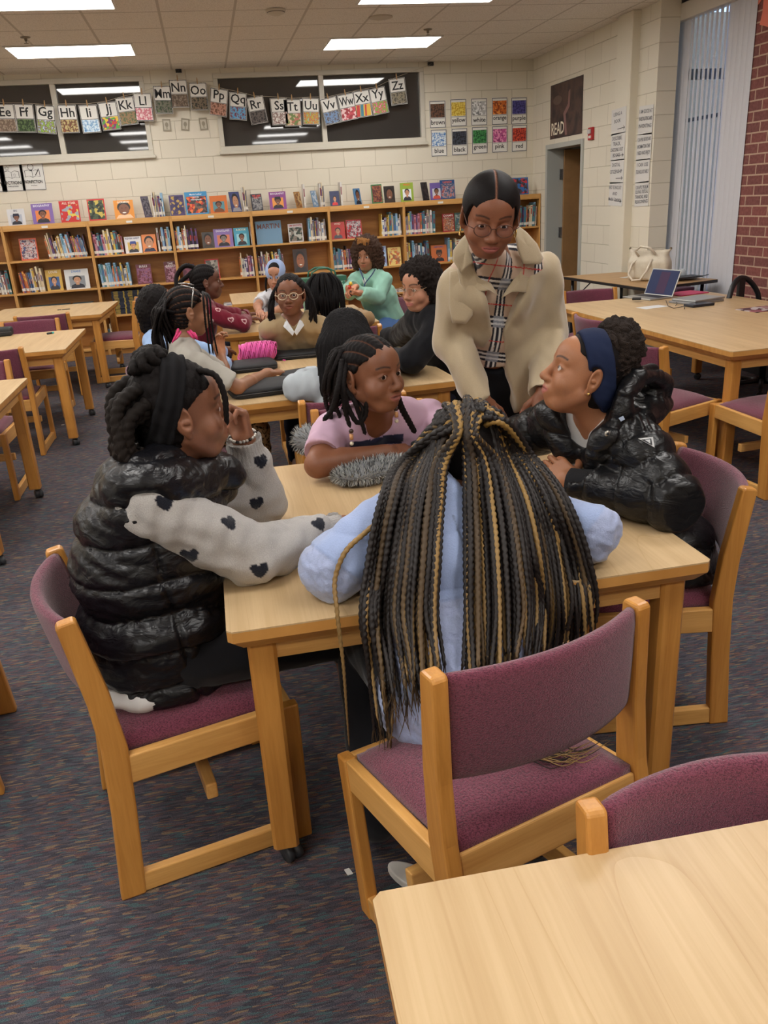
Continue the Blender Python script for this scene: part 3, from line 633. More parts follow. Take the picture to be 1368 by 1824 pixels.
sign(Xs, 7.96, 8.24, 1.42, 1.65, ['I CAN APPLY PROBLEM', 'SOLVING, CRITICAL', 'THINKING AND', 'REASONING'], 'paper sign between column and window, lowest of the right stack', False, -2)
# salmon paper cut-outs on the brick, top right
Mc = flat('salmon_paper', (226, 122, 100), 0.6)
for pts, lab in (([(1333, 0), (1337, 8), (1345, 11), (1352, 7), (1356, 0), (1352, -14), (1338, -14)], 'round salmon paper cutout at the top of the brick wall'), ([(1360, 0), (1358, 22), (1353, 44), (1368, 48), (1385, 44), (1392, 0), (1380, -30), (1362, -20)], 'salmon paper banner at the top right corner of the brick wall')):
    V = [at(a, c, X=WX-0.004) for a, c in pts]; c0 = sum(V, Vector())/len(V); n = len(V)
    vs = [v-c0 for v in V] + [v-c0+Vector((0.003, 0, 0)) for v in V]
    tag(MB().add(vs, [tuple(range(n)), tuple(range(n, 2*n))[::-1]]+[(i, i+n, (i+1) % n+n, (i+1) % n) for i in range(n)]).build('paper_cutout', Mc, loc=c0), lab, 'paper cutout', 'salmon paper cutouts')
# ---------------------------------------------------------------- bookcases and books
SY, SDEP = 10.764, 0.31          # front of the cases, depth
UP = [-3.29, -2.325, -1.36, -0.395, 0.57, 1.535, 2.50, 3.465, 4.34]
ZT = 1.585; SH = [0.085, 0.478, 0.817, 1.187]        # top surface of the shelves
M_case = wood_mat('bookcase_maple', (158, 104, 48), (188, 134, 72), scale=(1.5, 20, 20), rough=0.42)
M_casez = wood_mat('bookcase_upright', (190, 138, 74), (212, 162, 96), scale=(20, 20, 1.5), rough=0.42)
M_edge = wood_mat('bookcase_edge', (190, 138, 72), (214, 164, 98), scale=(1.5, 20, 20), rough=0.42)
M_sticker = flat('label_white', (225, 222, 214), 0.5)
bay_name = ['cut off at the far left', 'with the DRAKE book', 'with the dark book stacks below', 'behind the girl in the burgundy sweater', 'with the MARTIN book', 'behind the girl in the mint hoodie', 'left of the standing woman', 'at the right end by the corner']
for i in range(8):
    x0, x1 = UP[i], UP[i+1]; w = x1-x0; cx = (x0+x1)/2; hw = w/2
    r = empty('bookcase', (cx, SY, 0)); tag(r, 'maple bookcase bay ' + bay_name[i], 'bookcase', 'bookcases along the back wall')
    for s in (-1, 1): MB().box((min(s*hw, s*(hw-0.016)), 0, 0), (max(s*hw, s*(hw-0.016)), SDEP, ZT)).build('side_panel', M_casez, r, bevel=0.002)
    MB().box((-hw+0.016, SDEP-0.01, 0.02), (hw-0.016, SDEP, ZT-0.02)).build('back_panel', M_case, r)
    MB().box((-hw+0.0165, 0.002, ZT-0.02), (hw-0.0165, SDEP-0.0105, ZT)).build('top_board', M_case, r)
    fa = MB().box((-hw+0.0165, -0.004, ZT-0.062), (hw-0.0165, 0.014, ZT-0.0005)).build('fascia', M_edge, r, bevel=0.002)
    MB().box((-0.035, -0.0062, ZT-0.046), (0.035, -0.0042, ZT-0.022)).build('label_holder', M_sticker, fa)
    for z in SH:
        MB().box((-hw+0.0165, 0.004, z-0.022), (hw-0.0165, SDEP-0.0105, z)).build('shelf', M_edge, r, bevel=0.003)
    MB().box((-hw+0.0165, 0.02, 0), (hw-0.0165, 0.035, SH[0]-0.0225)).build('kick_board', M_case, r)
# ---- spine-out books
rnd = random.Random(11)
PAL = [('dark red', (124, 44, 50)), ('navy', (40, 52, 98)), ('white', (214, 210, 204)), ('blue', (74, 108, 156)), ('green', (76, 118, 92)), ('orange', (196, 110, 66)), ('purple', (94, 72, 116)), ('black', (42, 40, 46)), ('pale blue', (140, 176, 206)),
       ('yellow', (214, 180, 80)), ('grey', (134, 132, 136)), ('teal', (72, 122, 132)), ('red', (172, 60, 60)), ('cream', (216, 200, 168)), ('brown', (112, 76, 54)), ('pink', (186, 126, 142))]
M_pages = flat('page_edges', (220, 212, 192), 0.8)
def book_proto(ci, th, h, d, stripe):
    b = MB(); t2 = th/2; mats = [flat('book_cloth', PAL[ci][1], 0.5), M_pages, M_sticker, flat('book_print', PAL[stripe][1], 0.5)]
    b.cur = 0; b.box((-t2, 0, 0), (-t2+0.0018, d, h)).box((t2-0.0018, 0, 0), (t2, d, h)).box((-t2+0.0018, 0, 0), (t2-0.0018, 0.003, h))
    b.cur = 1; b.box((-t2+0.0019, 0.0031, 0.003), (t2-0.0019, d-0.004, h-0.003))
    b.cur = 2; b.box((-t2-0.0004, -0.0006, 0.022), (t2+0.0004, 0.0, 0.055))
    b.cur = 3; z0 = h*rnd.uniform(.42, .6); b.box((-t2*.55, -0.0005, z0), (t2*.55, 0.0, z0+h*rnd.uniform(.15, .34)))
    if rnd.random() < .5: b.box((-t2-0.0002, -0.0004, h*.9), (t2+0.0002, 0.0, h*.94))
    me = b.build('library_book', mats); m = me.data; bpy.data.objects.remove(me); return m
PROT = []
for k in range(44):
    ci = (k*5) % len(PAL) if k % 4 else (2, 8, 13, 10)[(k//4) % 4]; th = rnd.choice([0.009, 0.012, 0.016, 0.021, 0.026]); PROT.append((ci, th, rnd.uniform(0.20, 0.285), None))
PROT = [(ci, th, h, book_proto(ci, th, h, 0.17, rnd.randrange(len(PAL)))) for ci, th, h, _ in PROT]
GREYS = [q for q in PROT if q[0] in (2, 8, 10, 13, 6)]
ORD = ['first', 'second', 'third', 'fourth', 'fifth', 'sixth', 'seventh', 'eighth', 'ninth', 'tenth']
def ordn(n):
    if n < 10: return ORD[n]
    return '%d%s' % (n+1, {1: 'st', 2: 'nd', 3: 'rd'}.get((n+1) % 10, 'th') if (n+1) not in (11, 12, 13) else 'th')
nb = [0]
def book_row(x0, x1, z, where, lean=0.0, Y=None):
    x = x0; i = 0; Y0 = Y if Y is not None else SY+0.045
    while x < x1-0.008:
        ci, th, h, me = PROT[rnd.randrange(len(PROT))]
        if x+th > x1: th_ok = [p for p in PROT if p[1] <= x1-x]; 
        if x+th > x1:
            if not th_ok: break
            ci, th, h, me = th_ok[rnd.randrange(len(th_ok))]
        o = bpy.data.objects.new('library_book', me); COL.objects.link(o)
        hs = rnd.uniform(.94, 1.06); o.scale = (1, 1, hs)
        la = lean + (rnd.uniform(-0.02, 0.02)); o.rotation_euler = (0, la, 0)
        o.location = (x+th/2 + (0.0 if la < 0 else 0.0), Y0+rnd.uniform(-0.02, 0.012), z+0.0006+abs(math.sin(la))*th/2)
        tag(o, 'upright %s book, %s from left, %s' % (PAL[ci][0], ordn(i), where), 'book', 'books, ' + where)
        x += th/math.cos(la)+0.0009; i += 1; nb[0] += 1
def bx(px, py=430): return at(px, py, Y=SY).x
R1, R2, R3 = SH[3], SH[2], SH[1]
book_row(bx(86, 450), -1.42, R1, 'upper shelf above DRAKE', -0.10)
book_row(-2.24, bx(77, 505), R2, 'middle shelf left of DRAKE', -0.04)
book_row(-3.0, -2.36, R2, 'middle shelf at far left edge', -0.04)
book_row(-1.34, bx(220, 440), R1, 'upper shelf, left row above dark stacks', -0.05)
book_row(bx(286, 430), -0.42, R1, 'upper shelf, right row above dark stacks')
book_row(bx(180, 500), bx(235, 500), R2, 'middle shelf above dark stacks', -0.02)
book_row(-0.375, bx(353, 430), R1, 'upper shelf above burgundy sweater person', 0.0)
book_row(bx(428, 480), 0.545, R2, 'middle shelf short row left of blue headband', 0.0)
book_row(bx(551, 420), bx(583, 420), R1, 'upper shelf right of MARTIN', 0.0)
book_row(0.595, bx(510, 480), R2, 'middle shelf directly above blue headband', -0.05)
book_row(bx(681, 410), 2.475, R1, 'upper shelf right of two red books', 0.0)
book_row(1.56, bx(638, 470), R2, 'middle shelf behind mint hoodie', -0.02)
book_row(2.525, bx(777, 400), R1, 'upper shelf above black hoodie person', 0.0)
book_row(2.525, bx(768, 470), R2, 'middle shelf above black hoodie person', -0.03)
book_row(bx(800, 450), bx(832, 450), R2, 'middle shelf beside beige coat', 0.0)
book_row(bx(916, 400), 4.30, R1, 'upper shelf right of standing woman', 0.03)
# ---- flat stacks on the low shelves
def flat_stack(xc, z, n, w, d, cols, lab, th=0.0135, grp='stacked books on the low shelves', ang=0):
    for k in range(n):
        c = cols[k % len(cols)]; nm, rgb, st_c = c
        b = MB(); mats = [flat('book_cloth', rgb, 0.45), M_pages, flat('book_print', st_c, 0.5)]
        b.box((-w/2, 0, 0), (w/2, d, 0.0018)).box((-w/2, 0, th-0.0018), (w/2, d, th)).box((-w/2, 0, 0.0018), (w/2, 0.003, th-0.0018)); b.cur = 1; b.box((-w/2+0.003, 0.0031, 0.0019), (w/2-0.003, d-0.002, th-0.0019)); b.cur = 2
        b.box((-w*.38, -0.0006, th*.25), (-w*.1, 0, th*.8)).box((w*.2, -0.0006, 0), (w*.28, 0, th))
        o = b.build('stacked_book', mats, loc=(xc+rnd.uniform(-.006, .006), SY+0.05+rnd.uniform(0, .015), z+0.0006+k*(th+0.0004))); o.rotation_euler = (0, 0, ang+rnd.uniform(-.02, .02))
        tag(o, '%s flat book, %s from bottom, %s' % (nm, ordn(k), lab), 'book', grp)
dk = [('dark navy and yellow', (36, 42, 58), (176, 150, 60))]; dg = [('dark green', (44, 56, 52), (110, 130, 130)), ('dark slate', (50, 58, 66), (90, 120, 140)), ('pale blue edged', (110, 140, 150), (50, 60, 70))]
flat_stack(bx(200, 540)+.10, SH[1], 20, 0.20, 0.2, dk, 'left tall dark stack')
flat_stack(bx(232, 540)+.06, SH[1], 20, 0.20, 0.2, dk, 'right tall dark stack')
flat_stack(bx(272, 540)-.0, SH[1], 9, 0.20, 0.2, dk, 'short stack right of tall dark stacks')
flat_stack(-2.1, SH[1], 12, 0.22, 0.2, dg, 'left stack under DRAKE')
flat_stack(-1.86, SH[1], 12, 0.22, 0.2, dg, 'middle stack under DRAKE')
flat_stack(-1.6, SH[1], 12, 0.24, 0.2, dg, 'right stack under DRAKE')
flat_stack(-2.75, SH[1], 5, 0.24, 0.2, [('pale blue', (130, 170, 190), (60, 80, 100))], 'far left low shelf')
wh = [('white', (218, 218, 216), (150, 160, 190)), ('pale grey', (190, 196, 204), (110, 120, 150))]
flat_stack(bx(415, 520), SH[1], 3, 0.26, 0.2, wh, 'low shelf behind farthest table', 0.008)
flat_stack(bx(702, 520), SH[1], 3, 0.26, 0.2, wh, 'low shelf right of mint hoodie', 0.008)
book_row(-1.34, -1.24, SH[0], 'bottom shelf below dark stacks', 0.0)
# ---- face-out books
M_skin = flat('print_brown', (122, 80, 60), 0.5); M_skin2 = flat('print_tan', (186, 136, 104), 0.5)
def face_book(px0, px1, py0, py1, where, lab, bg, art='portrait', acc=(230, 120, 50), title=None, tc=(240, 240, 235), th=0.012, tilt=-0.17, yaw=0.0, cols=None, Y=None, skin=None, grp='face out books on the shelves', n_behind=0, shirt=(40, 40, 50), hat=None):
    zb = {'top': ZT, 'r1': SH[3], 'r2': SH[2], 'r3': SH[1]}[where]
    Yb = Y if Y is not None else (SY+0.05 if where != 'top' else SY+0.06)
    a = at(px0, (py0+py1)/2, Y=Yb); c = at(px1, (py0+py1)/2, Y=Yb); top = at((px0+px1)/2, py0, Y=Yb+0.03)
    w = (c.x-a.x)/max(0.3, math.cos(yaw)); h = max(0.16, min(top.z-zb, 0.36)); cx = (a.x+c.x)/2
    Mb = Matrix.Translation((0, 0, 0.001)) @ Matrix.Rotation(yaw, 4, 'Z') @ Matrix.Rotation(tilt, 4, 'X')
    mbg = flat('cover_ink', bg, 0.4); b = MB(); mats = [mbg, M_pages]; b.box((-w/2, 0, 0), (w/2, 0.002, h), Mb); b.box((-w/2, th-0.002, 0), (w/2, th, h), Mb); b.box((-w/2, 0.002, 0), (-w/2+0.002, th-0.002, h), Mb)
    b.cur = 1; b.box((-w/2+0.0021, 0.0021, 0.003), (w/2-0.003, th-0.0021, h-0.003), Mb)
    lf = [0.0]
    def pc(pts, m):
        if m not in mats: mats.append(m)
        b.cur = mats.index(m); lf[0] += 0.0002
        b.add([Mb @ Vector((u, -0.0004-lf[0], v)) for u, v in pts], [tuple(range(len(pts)))])
    def rect(u0, u1, v0, v1, m): pc([(u0*w, v0*h), (u1*w, v0*h), (u1*w, v1*h), (u0*w, v1*h)], m)
    sk = M_skin if skin is None else skin
    if cols: rect(-.44, .44, .06, .8 if title else .94, pic_mat('cover_%d_%d' % (px0, px1), cols, 34, 'noise' if (px0 % 2) else 'voronoi'))
    if art == 'portrait':
        rect(-.33, .33, .12, .66, flat('cover_ink', acc, 0.4)) if not cols else None
        pc([(-.30*w, .05*h), (.30*w, .05*h), (.26*w, .2*h), (.12*w, .27*h), (-.12*w, .27*h), (-.26*w, .2*h)], flat('cover_ink', shirt, 0.4))
        pc(ell_pts(0, .53*h, .19*w, .155*h), flat('cover_ink', (30, 26, 26), 0.4)); pc([(-.07*w, .22*h), (.07*w, .22*h), (.07*w, .4*h), (-.07*w, .4*h)], sk); pc(ell_pts(0, .46*h, .145*w, .155*h), sk)
        if hat: pc([(-.2*w, .56*h), (.2*w, .56*h), (.16*w, .72*h), (-.16*w, .72*h)], flat('cover_ink', hat, 0.4))
        for s in (-1, 1): pc(ell_pts(s*.055*w, .5*h, .02*w, .01*h, 8), flat('cover_ink', (30, 26, 26), 0.4))
        pc([(-.05*w, .385*h), (.05*w, .385*h), (.03*w, .37*h), (-.03*w, .37*h)], flat('cover_ink', (225, 215, 205), 0.4))
    if art == 'full':
        pc([(-.45*w, .03*h), (.45*w, .03*h), (.3*w, .22*h), (-.3*w, .22*h)], flat('cover_ink', shirt, 0.4)); pc(ell_pts(0, .62*h, .34*w, .3*h), flat('cover_ink', (28, 24, 24), 0.4)); pc(ell_pts(0, .5*h, .28*w, .3*h), sk)
        for s in (-1, 1): pc(ell_pts(s*.1*w, .58*h, .045*w, .016*h, 8), flat('cover_ink', (28, 24, 24), 0.4))
        pc(ell_pts(0, .33*h, .1*w, .03*h, 10), flat('cover_ink', (230, 225, 215), 0.4))
    if title:
        m = flat('cover_ink', tc, 0.4)
        if m not in mats: mats.append(m)
        lines = title.split('/')
        for i, l in enumerate(lines):
            b.cur = mats.index(m); add_text(b, l, Mb @ Matrix.Translation((0, -0.0022, (.89-.12*i)*h)) @ Matrix.Rotation(PI/2, 4, 'X'), (.30*h if title == '/MARTIN' else .15*h) if len(lines) < 3 else .10*h, .86*w, 0.014)
    o = b.build('picture_book', mats, loc=(cx, Yb, zb)); tag(o, lab, 'book', grp)
    for k in range(n_behind):
        pcx = cx + (w/2)*math.cos(yaw) + 0.01 + k*0.013
        o2 = bpy.data.objects.new('library_book', GREYS[(k*3) % len(GREYS)][3]); COL.objects.link(o2); o2.location = (pcx+0.02, Yb+0.02, zb+0.0006); tag(o2, 'thin upright book, %s beside the %s on the top' % (ordn(k), ' '.join(lab.split()[:4])), 'book', 'books standing on the bookcase top'); nb[0] += 1
T_ = 'on top of the bookcase'
face_book(13, 44, 372, 402, 'top', 'white cover book with a man in a cap on top of the bookcase, leftmost', (206, 206, 208), acc=(170, 176, 190), title='BIG', tc=(60, 60, 90), hat=(40, 40, 60))
face_book(56, 94, 362, 397, 'top', 'lilac cover book with a portrait in orange on the bookcase top', (128, 102, 168), acc=(222, 130, 70), title='BIOGRAPHY', tc=(230, 225, 240))
face_book(106, 141, 357, 394, 'top', 'bright red cover book with grey figure on the bookcase top', (190, 40, 40), art='busy', cols=[(190, 40, 40), (190, 40, 40), (150, 160, 170), (190, 40, 40), (210, 190, 80)], title='ALL STAR', tc=(235, 220, 200))
face_book(156, 187, 354, 391, 'top', 'red cover book with dark green picture on the bookcase top', (190, 40, 44), art='busy', cols=[(40, 60, 44), (70, 84, 60), (30, 36, 32), (190, 170, 80)])
face_book(203, 238, 356, 389, 'top', 'orange cover book reading GORMAN on the bookcase top', (218, 140, 44), art='full', title='GORMAN', tc=(245, 235, 215), shirt=(226, 190, 150))
face_book(257, 269, 349, 386, 'top', 'grey purple cover book heading the long thin row on the bookcase top', (92, 84, 104), art='busy', cols=[(92, 84, 104), (120, 116, 124), (60, 56, 70)], yaw=0.7, n_behind=9)
face_book(302, 328, 347, 384, 'top', 'dark violet cover book with a golden house on the bookcase top', (72, 58, 104), art='busy', cols=[(72, 58, 104), (60, 50, 90), (180, 150, 80), (50, 44, 80)])
face_book(330, 370, 341, 381, 'top', 'blue cover book reading microphone on the bookcase top', (60, 140, 190), art='busy', cols=[(50, 44, 50), (190, 60, 50), (70, 60, 60), (220, 120, 60), (110, 90, 80)], title='Martin Luther/and the/microphone', tc=(240, 245, 250))
face_book(374, 405, 348, 380, 'top', 'orange cover book with a blue sky picture on the bookcase top', (206, 112, 50), acc=(90, 140, 150), art='portrait', th=0.02, shirt=(120, 70, 40))
face_book(412, 430, 341, 378, 'top', 'blue book with a woman portrait heading a row, right of the orange one', (58, 66, 118), art='full', yaw=0.5, n_behind=4, skin=M_skin2, shirt=(150, 150, 160))
face_book(449, 468, 345, 376, 'top', 'black cover book with white crowd picture on the bookcase top', (36, 38, 54), art='busy', cols=[(40, 40, 52), (150, 150, 150), (60, 60, 70)], title='WE ARE/NOT', tc=(220, 70, 60), th=0.02, yaw=0.2)
face_book(480, 510, 341, 374, 'top', 'purple cover book with a man in a black hat on the bookcase top', (136, 70, 138), acc=(226, 150, 70), title='BIOGRAPHY', hat=(30, 28, 32), tc=(235, 225, 240))
face_book(528, 539, 341, 372, 'top', 'thin tan book standing at an angle on the bookcase top', (168, 122, 70), art='busy', cols=[(168, 122, 70), (130, 90, 60), (190, 160, 110)], yaw=0.9, n_behind=1)
face_book(558, 568, 339, 370, 'top', 'pale blue edged book heading a grey row on the bookcase top', (120, 150, 180), art='busy', cols=[(120, 150, 180), (190, 200, 210)], yaw=0.9, n_behind=4)
face_book(588, 605, 340, 368, 'top', 'navy cover book with a figure in red on the bookcase top', (38, 46, 86), art='portrait', acc=(38, 46, 86), shirt=(200, 40, 44), n_behind=1, skin=M_skin2)
face_book(633, 645, 335, 366, 'top', 'blue portrait book turned sideways on the bookcase top', (84, 128, 170), art='full', yaw=0.6, th=0.02)
face_book(663, 682, 328, 364, 'top', 'green and red cover book on the bookcase top', (48, 120, 72), art='busy', cols=[(110, 44, 40), (80, 34, 36), (150, 90, 60)], th=0.02, yaw=0.1)
face_book(685, 704, 331, 362, 'top', 'dark brown cover book with a smiling face on the bookcase top', (48, 40, 38), art='full', shirt=(60, 50, 44), yaw=0.1)
face_book(714, 737, 325, 360, 'top', 'lime green cover book with a man portrait on the bookcase top', (142, 168, 56), acc=(226, 230, 236), title='WHO', tc=(230, 80, 40), skin=M_skin2)
face_book(754, 766, 324, 358, 'top', 'black book turned sideways heading two on the bookcase top', (32, 30, 34), art='busy', cols=[(32, 30, 34), (60, 56, 60)], yaw=0.7, th=0.02)
face_book(767, 789, 325, 357, 'top', 'purple cover book with a dancer picture on the bookcase top', (104, 86, 152), acc=(190, 190, 200), shirt=(200, 80, 60))
face_book(785, 811, 320, 356, 'top', 'navy and orange comic cover book on the bookcase top beside the woman', (36, 74, 124), art='busy', cols=[(36, 60, 110), (190, 90, 50), (150, 150, 170), (50, 50, 70), (80, 110, 160)], title='LUNCH', tc=(230, 110, 50))
face_book(910, 942, 316, 349, 'top', 'blue and red cover book with a car right of the woman', (52, 110, 176), art='busy', cols=[(200, 60, 70), (60, 50, 60), (90, 70, 80), (52, 110, 176)], th=0.02)
# upper shelf
face_book(35, 66, 424, 464, 'r1', 'orange and blue football cover book on the far left upper shelf', (206, 92, 60), art='busy', cols=[(60, 90, 140), (90, 50, 60), (200, 190, 190), (150, 60, 60)], th=0.02)
face_book(222, 252, 421, 450, 'r1', 'white cover book with a man in a blue cap on the upper shelf', (214, 212, 214), acc=(200, 170, 90), title='KEVIN HART', tc=(50, 60, 100), hat=(50, 70, 140), skin=M_skin2)
face_book(253, 278, 417, 449, 'r1', 'blue and orange cover book with a smiling woman on the upper shelf', (220, 130, 70), art='full', skin=M_skin2, shirt=(40, 44, 70), n_behind=1)
face_book(360, 381, 413, 441, 'r1', 'dark grey photo cover book on the upper shelf', (70, 66, 62), art='full', shirt=(60, 50, 44))
face_book(381, 415, 407, 440, 'r1', 'lilac cover book with a white bearded man on the upper shelf', (134, 110, 168), acc=(200, 120, 90), title='DOUGLASS', tc=(235, 230, 240), skin=flat('print_grey', (120, 110, 105), 0.5))
face_book(417, 444, 405, 438, 'r1', 'turquoise cover book with a boy picture on the upper shelf', (74, 158, 184), acc=(150, 200, 210), title='A BOOK', tc=(240, 240, 200), n_behind=1)
face_book(456, 502, 393, 434, 'r1', 'large pale blue book reading MARTIN on the upper shelf', (104, 140, 168), art='none', title='/MARTIN', tc=(110, 60, 44))
face_book(514, 540, 398, 431, 'r1', 'white topped football photo book on the upper shelf', (196, 190, 190), art='busy', cols=[(50, 64, 48), (120, 110, 100), (40, 50, 44), (170, 170, 160)], title='JIM BROWN', tc=(170, 40, 44), th=0.02)
face_book(589, 615, 395, 427, 'r1', 'red cover book with a man in suit, left of the two red books', (178, 48, 42), acc=(178, 48, 42), title='WHO', tc=(240, 220, 200), shirt=(70, 74, 84), skin=M_skin2)
face_book(617, 645, 391, 426, 'r1', 'red cover book with a footballer, right of the two red books', (172, 32, 40), art='busy', cols=[(172, 32, 40), (172, 32, 40), (60, 54, 70), (200, 190, 190), (172, 32, 40)])
face_book(789, 810, 380, 414, 'r1', 'red basketball cover book on the upper shelf beside the woman', (150, 36, 40), art='busy', cols=[(150, 36, 40), (190, 130, 90), (90, 30, 34), (200, 170, 150)], title='CHAMPS', tc=(235, 225, 220))
face_book(811, 832, 378, 412, 'r1', 'green and blue team photo book on the upper shelf beside the woman', (70, 96, 84), art='busy', cols=[(50, 90, 120), (60, 80, 60), (140, 150, 150)])
# middle shelf
face_book(81, 110, 480, 514, 'r2', 'yellow framed cover book with a trumpet player on the middle shelf', (196, 158, 70), acc=(60, 90, 140), title='LOUIS', tc=(240, 230, 210), skin=M_skin2)
face_book(115, 158, 479, 511, 'r2', 'wide white cover book reading DRAKE on the middle shelf', (206, 206, 204), acc=(130, 134, 140), title='DRAKE', tc=(70, 130, 200), skin=M_skin2)
face_book(243, 270, 470, 505, 'r2', 'dark red crowd cover book on the middle shelf', (104, 34, 48), art='busy', cols=[(120, 40, 60), (80, 30, 44), (150, 90, 110), (90, 60, 110)], title='BULLS', tc=(220, 210, 210))
face_book(293, 316, 465, 502, 'r2', 'dark red crowd cover book on the middle shelf next to the upright', (96, 36, 50), art='busy', cols=[(120, 50, 70), (80, 34, 44), (170, 120, 140)], title='THE/GREAT', tc=(220, 210, 210))
face_book(326, 347, 470, 500, 'r2', 'purple crowd cover book above the head with the hair bun', (88, 40, 58), art='busy', cols=[(88, 40, 58), (120, 60, 80)])
face_book(366, 391, 461, 498, 'r2', 'red topped grey photo book on the middle shelf', (186, 44, 44), art='busy', cols=[(140, 134, 124), (90, 86, 80), (170, 160, 150)], th=0.02)
face_book(523, 548, 443, 484, 'r2', 'dark cover book with large smiling mustached face on the middle shelf', (62, 40, 34), art='full', shirt=(36, 34, 38), skin=flat('print_mid', (150, 94, 66), 0.5), th=0.025)
face_book(674, 689, 438, 476, 'r2', 'pale blue cover book right of the mint hoodie girl', (150, 176, 204), art='busy', cols=[(150, 176, 204), (180, 200, 220), (120, 120, 170)])
face_book(692, 715, 440, 474, 'r2', 'yellow cover book with a horse on the middle shelf', (222, 198, 120), art='busy', cols=[(190, 150, 110), (222, 198, 120), (200, 110, 60), (150, 100, 70)], title='WILD', tc=(200, 60, 40))
face_book(769, 797, 436, 470, 'r2', 'orange cover book with a man in a hat above the black hoodie girl', (196, 108, 60), acc=(196, 108, 60), title='HISTORY', tc=(60, 90, 150), hat=(60, 50, 50))
print('books', nb[0])
# ---------------------------------------------------------------- smooth-blended solids -> one continuous mesh
def _smin(a, b, k):
    if k <= 0: return np.minimum(a, b)
    h = np.maximum(k-np.abs(a-b), 0)/k; return np.minimum(a, b) - h*h*k*0.25
def _V(p): return np.array([float(x) for x in p], dtype=np.float64)
def axis_pts(lo, hi, step, fine):
    """axis coordinates: spacing `step`, finer inside the intervals in fine [(a,b,s)]"""
    xs = [lo]; 
    while xs[-1] < hi:
        x = xs[-1]; s = step
        for a, b, fs in fine:
            if a <= x <= b: s = min(s, fs)
            elif x < a < x+s: s = max(min(s, a-x), fs)
        xs.append(x+s)
    return np.array(xs)
class Solid:
    def __init__(s, lo, hi, step, fine=()):
        """fine: list of (lo3, hi3, step) boxes"""
        s.ax = [axis_pts(lo[i], hi[i], step, [(f[0][i], f[1][i], f[2]) for f in fine]) for i in range(3)]
        s.D = np.full([len(a) for a in s.ax], 0.08, dtype=np.float32)
    def _blk(s, lo, hi):
        sl = []
        for i in range(3):
            a = max(0, int(np.searchsorted(s.ax[i], lo[i]))-1); b = min(len(s.ax[i]), int(np.searchsorted(s.ax[i], hi[i]))+1)
            if b <= a: return None, None
            sl.append(slice(a, b))
        X, Y, Z = s.ax[0][sl[0]][:, None, None], s.ax[1][sl[1]][None, :, None], s.ax[2][sl[2]][None, None, :]
        return tuple(sl), (X, Y, Z)
    def _put(s, sl, d, k, op):
        d = d.astype(np.float32)
        if op == 'u': s.D[sl] = _smin(s.D[sl], d, k)
        elif op == 's': s.D[sl] = -_smin(-s.D[sl], d, k)
        elif op == 'i': s.D[sl] = -_smin(-s.D[sl], -d, k)
    def cone(s, a, b, ra, rb, k=0.01, op='u'):
        a, b = _V(a), _V(b); m = max(ra, rb)+k+0.012
        sl, P = s._blk(np.minimum(a, b)-m, np.maximum(a, b)+m)
        if sl is None: return s
        ab = b-a; L = max(ab @ ab, 1e-9)
        t = np.clip(((P[0]-a[0])*ab[0]+(P[1]-a[1])*ab[1]+(P[2]-a[2])*ab[2])/L, 0, 1)
        d = np.sqrt((P[0]-a[0]-t*ab[0])**2+(P[1]-a[1]-t*ab[1])**2+(P[2]-a[2]-t*ab[2])**2) - (ra+(rb-ra)*t)
        s._put(sl, d, k, op); return s
    def chain(s, pts, rs, k=0.01, op='u'):
        for i in range(len(pts)-1): s.cone(pts[i], pts[i+1], rs[i], rs[i+1], k, op)
        return s
    def ell(s, c, r, R=None, k=0.01, op='u'):
        c = _V(c); r = _V(r); m = r.max()+k+0.012
        sl, P = s._blk(c-m, c+m)
        if sl is None: return s
        x, y, z = P[0]-c[0], P[1]-c[1], P[2]-c[2]
        if R is not None:
            R = np.array(R); x, y, z = (R[0, 0]*x+R[1, 0]*y+R[2, 0]*z, R[0, 1]*x+R[1, 1]*y+R[2, 1]*z, R[0, 2]*x+R[1, 2]*y+R[2, 2]*z)
        k0 = np.sqrt((x/r[0])**2+(y/r[1])**2+(z/r[2])**2); k1 = np.sqrt((x/r[0]**2)**2+(y/r[1]**2)**2+(z/r[2]**2)**2)
        s._put(sl, k0*(k0-1)/np.maximum(k1, 1e-6), k, op); return s
    def box(s, c, half, R=None, rnd=0.01, k=0.01, op='u'):
        c = _V(c); hf = _V(half); m = np.sqrt((hf**2).sum())+rnd+k+0.012
        sl, P = s._blk(c-m, c+m)
        if sl is None: return s
        x, y, z = P[0]-c[0], P[1]-c[1], P[2]-c[2]
        if R is not None:
            R = np.array(R); x, y, z = (R[0, 0]*x+R[1, 0]*y+R[2, 0]*z, R[0, 1]*x+R[1, 1]*y+R[2, 1]*z, R[0, 2]*x+R[1, 2]*y+R[2, 2]*z)
        qx, qy, qz = np.abs(x)-hf[0]+rnd, np.abs(y)-hf[1]+rnd, np.abs(z)-hf[2]+rnd
        d = np.sqrt(np.maximum(qx, 0)**2+np.maximum(qy, 0)**2+np.maximum(qz, 0)**2)+np.minimum(np.maximum(qx, np.maximum(qy, qz)), 0)-rnd
        s._put(sl, d, k, op); return s
    def fn(s, lo, hi, f, k=0.005, op='s'):
        sl, P = s._blk(_V(lo), _V(hi))
        if sl is None: return s
        d = f(*P); s._put(sl, np.broadcast_to(d, s.D[sl].shape), k, op); return s
    def plane_cut(s, p, n, k=0.004):
        """remove what lies on the +n side of the plane through p"""
        p, n = _V(p), _V(n); n = n/np.linalg.norm(n)
        d = -((s.ax[0][:, None, None]-p[0])*n[0]+(s.ax[1][None, :, None]-p[1])*n[1]+(s.ax[2][None, None, :]-p[2])*n[2])
        s.D = (-_smin(-s.D, d, k)).astype(np.float32); return s
    def sphere_cut(s, c, r, k=0.004): return s.ell(c, (r, r, r), None, k, 's')
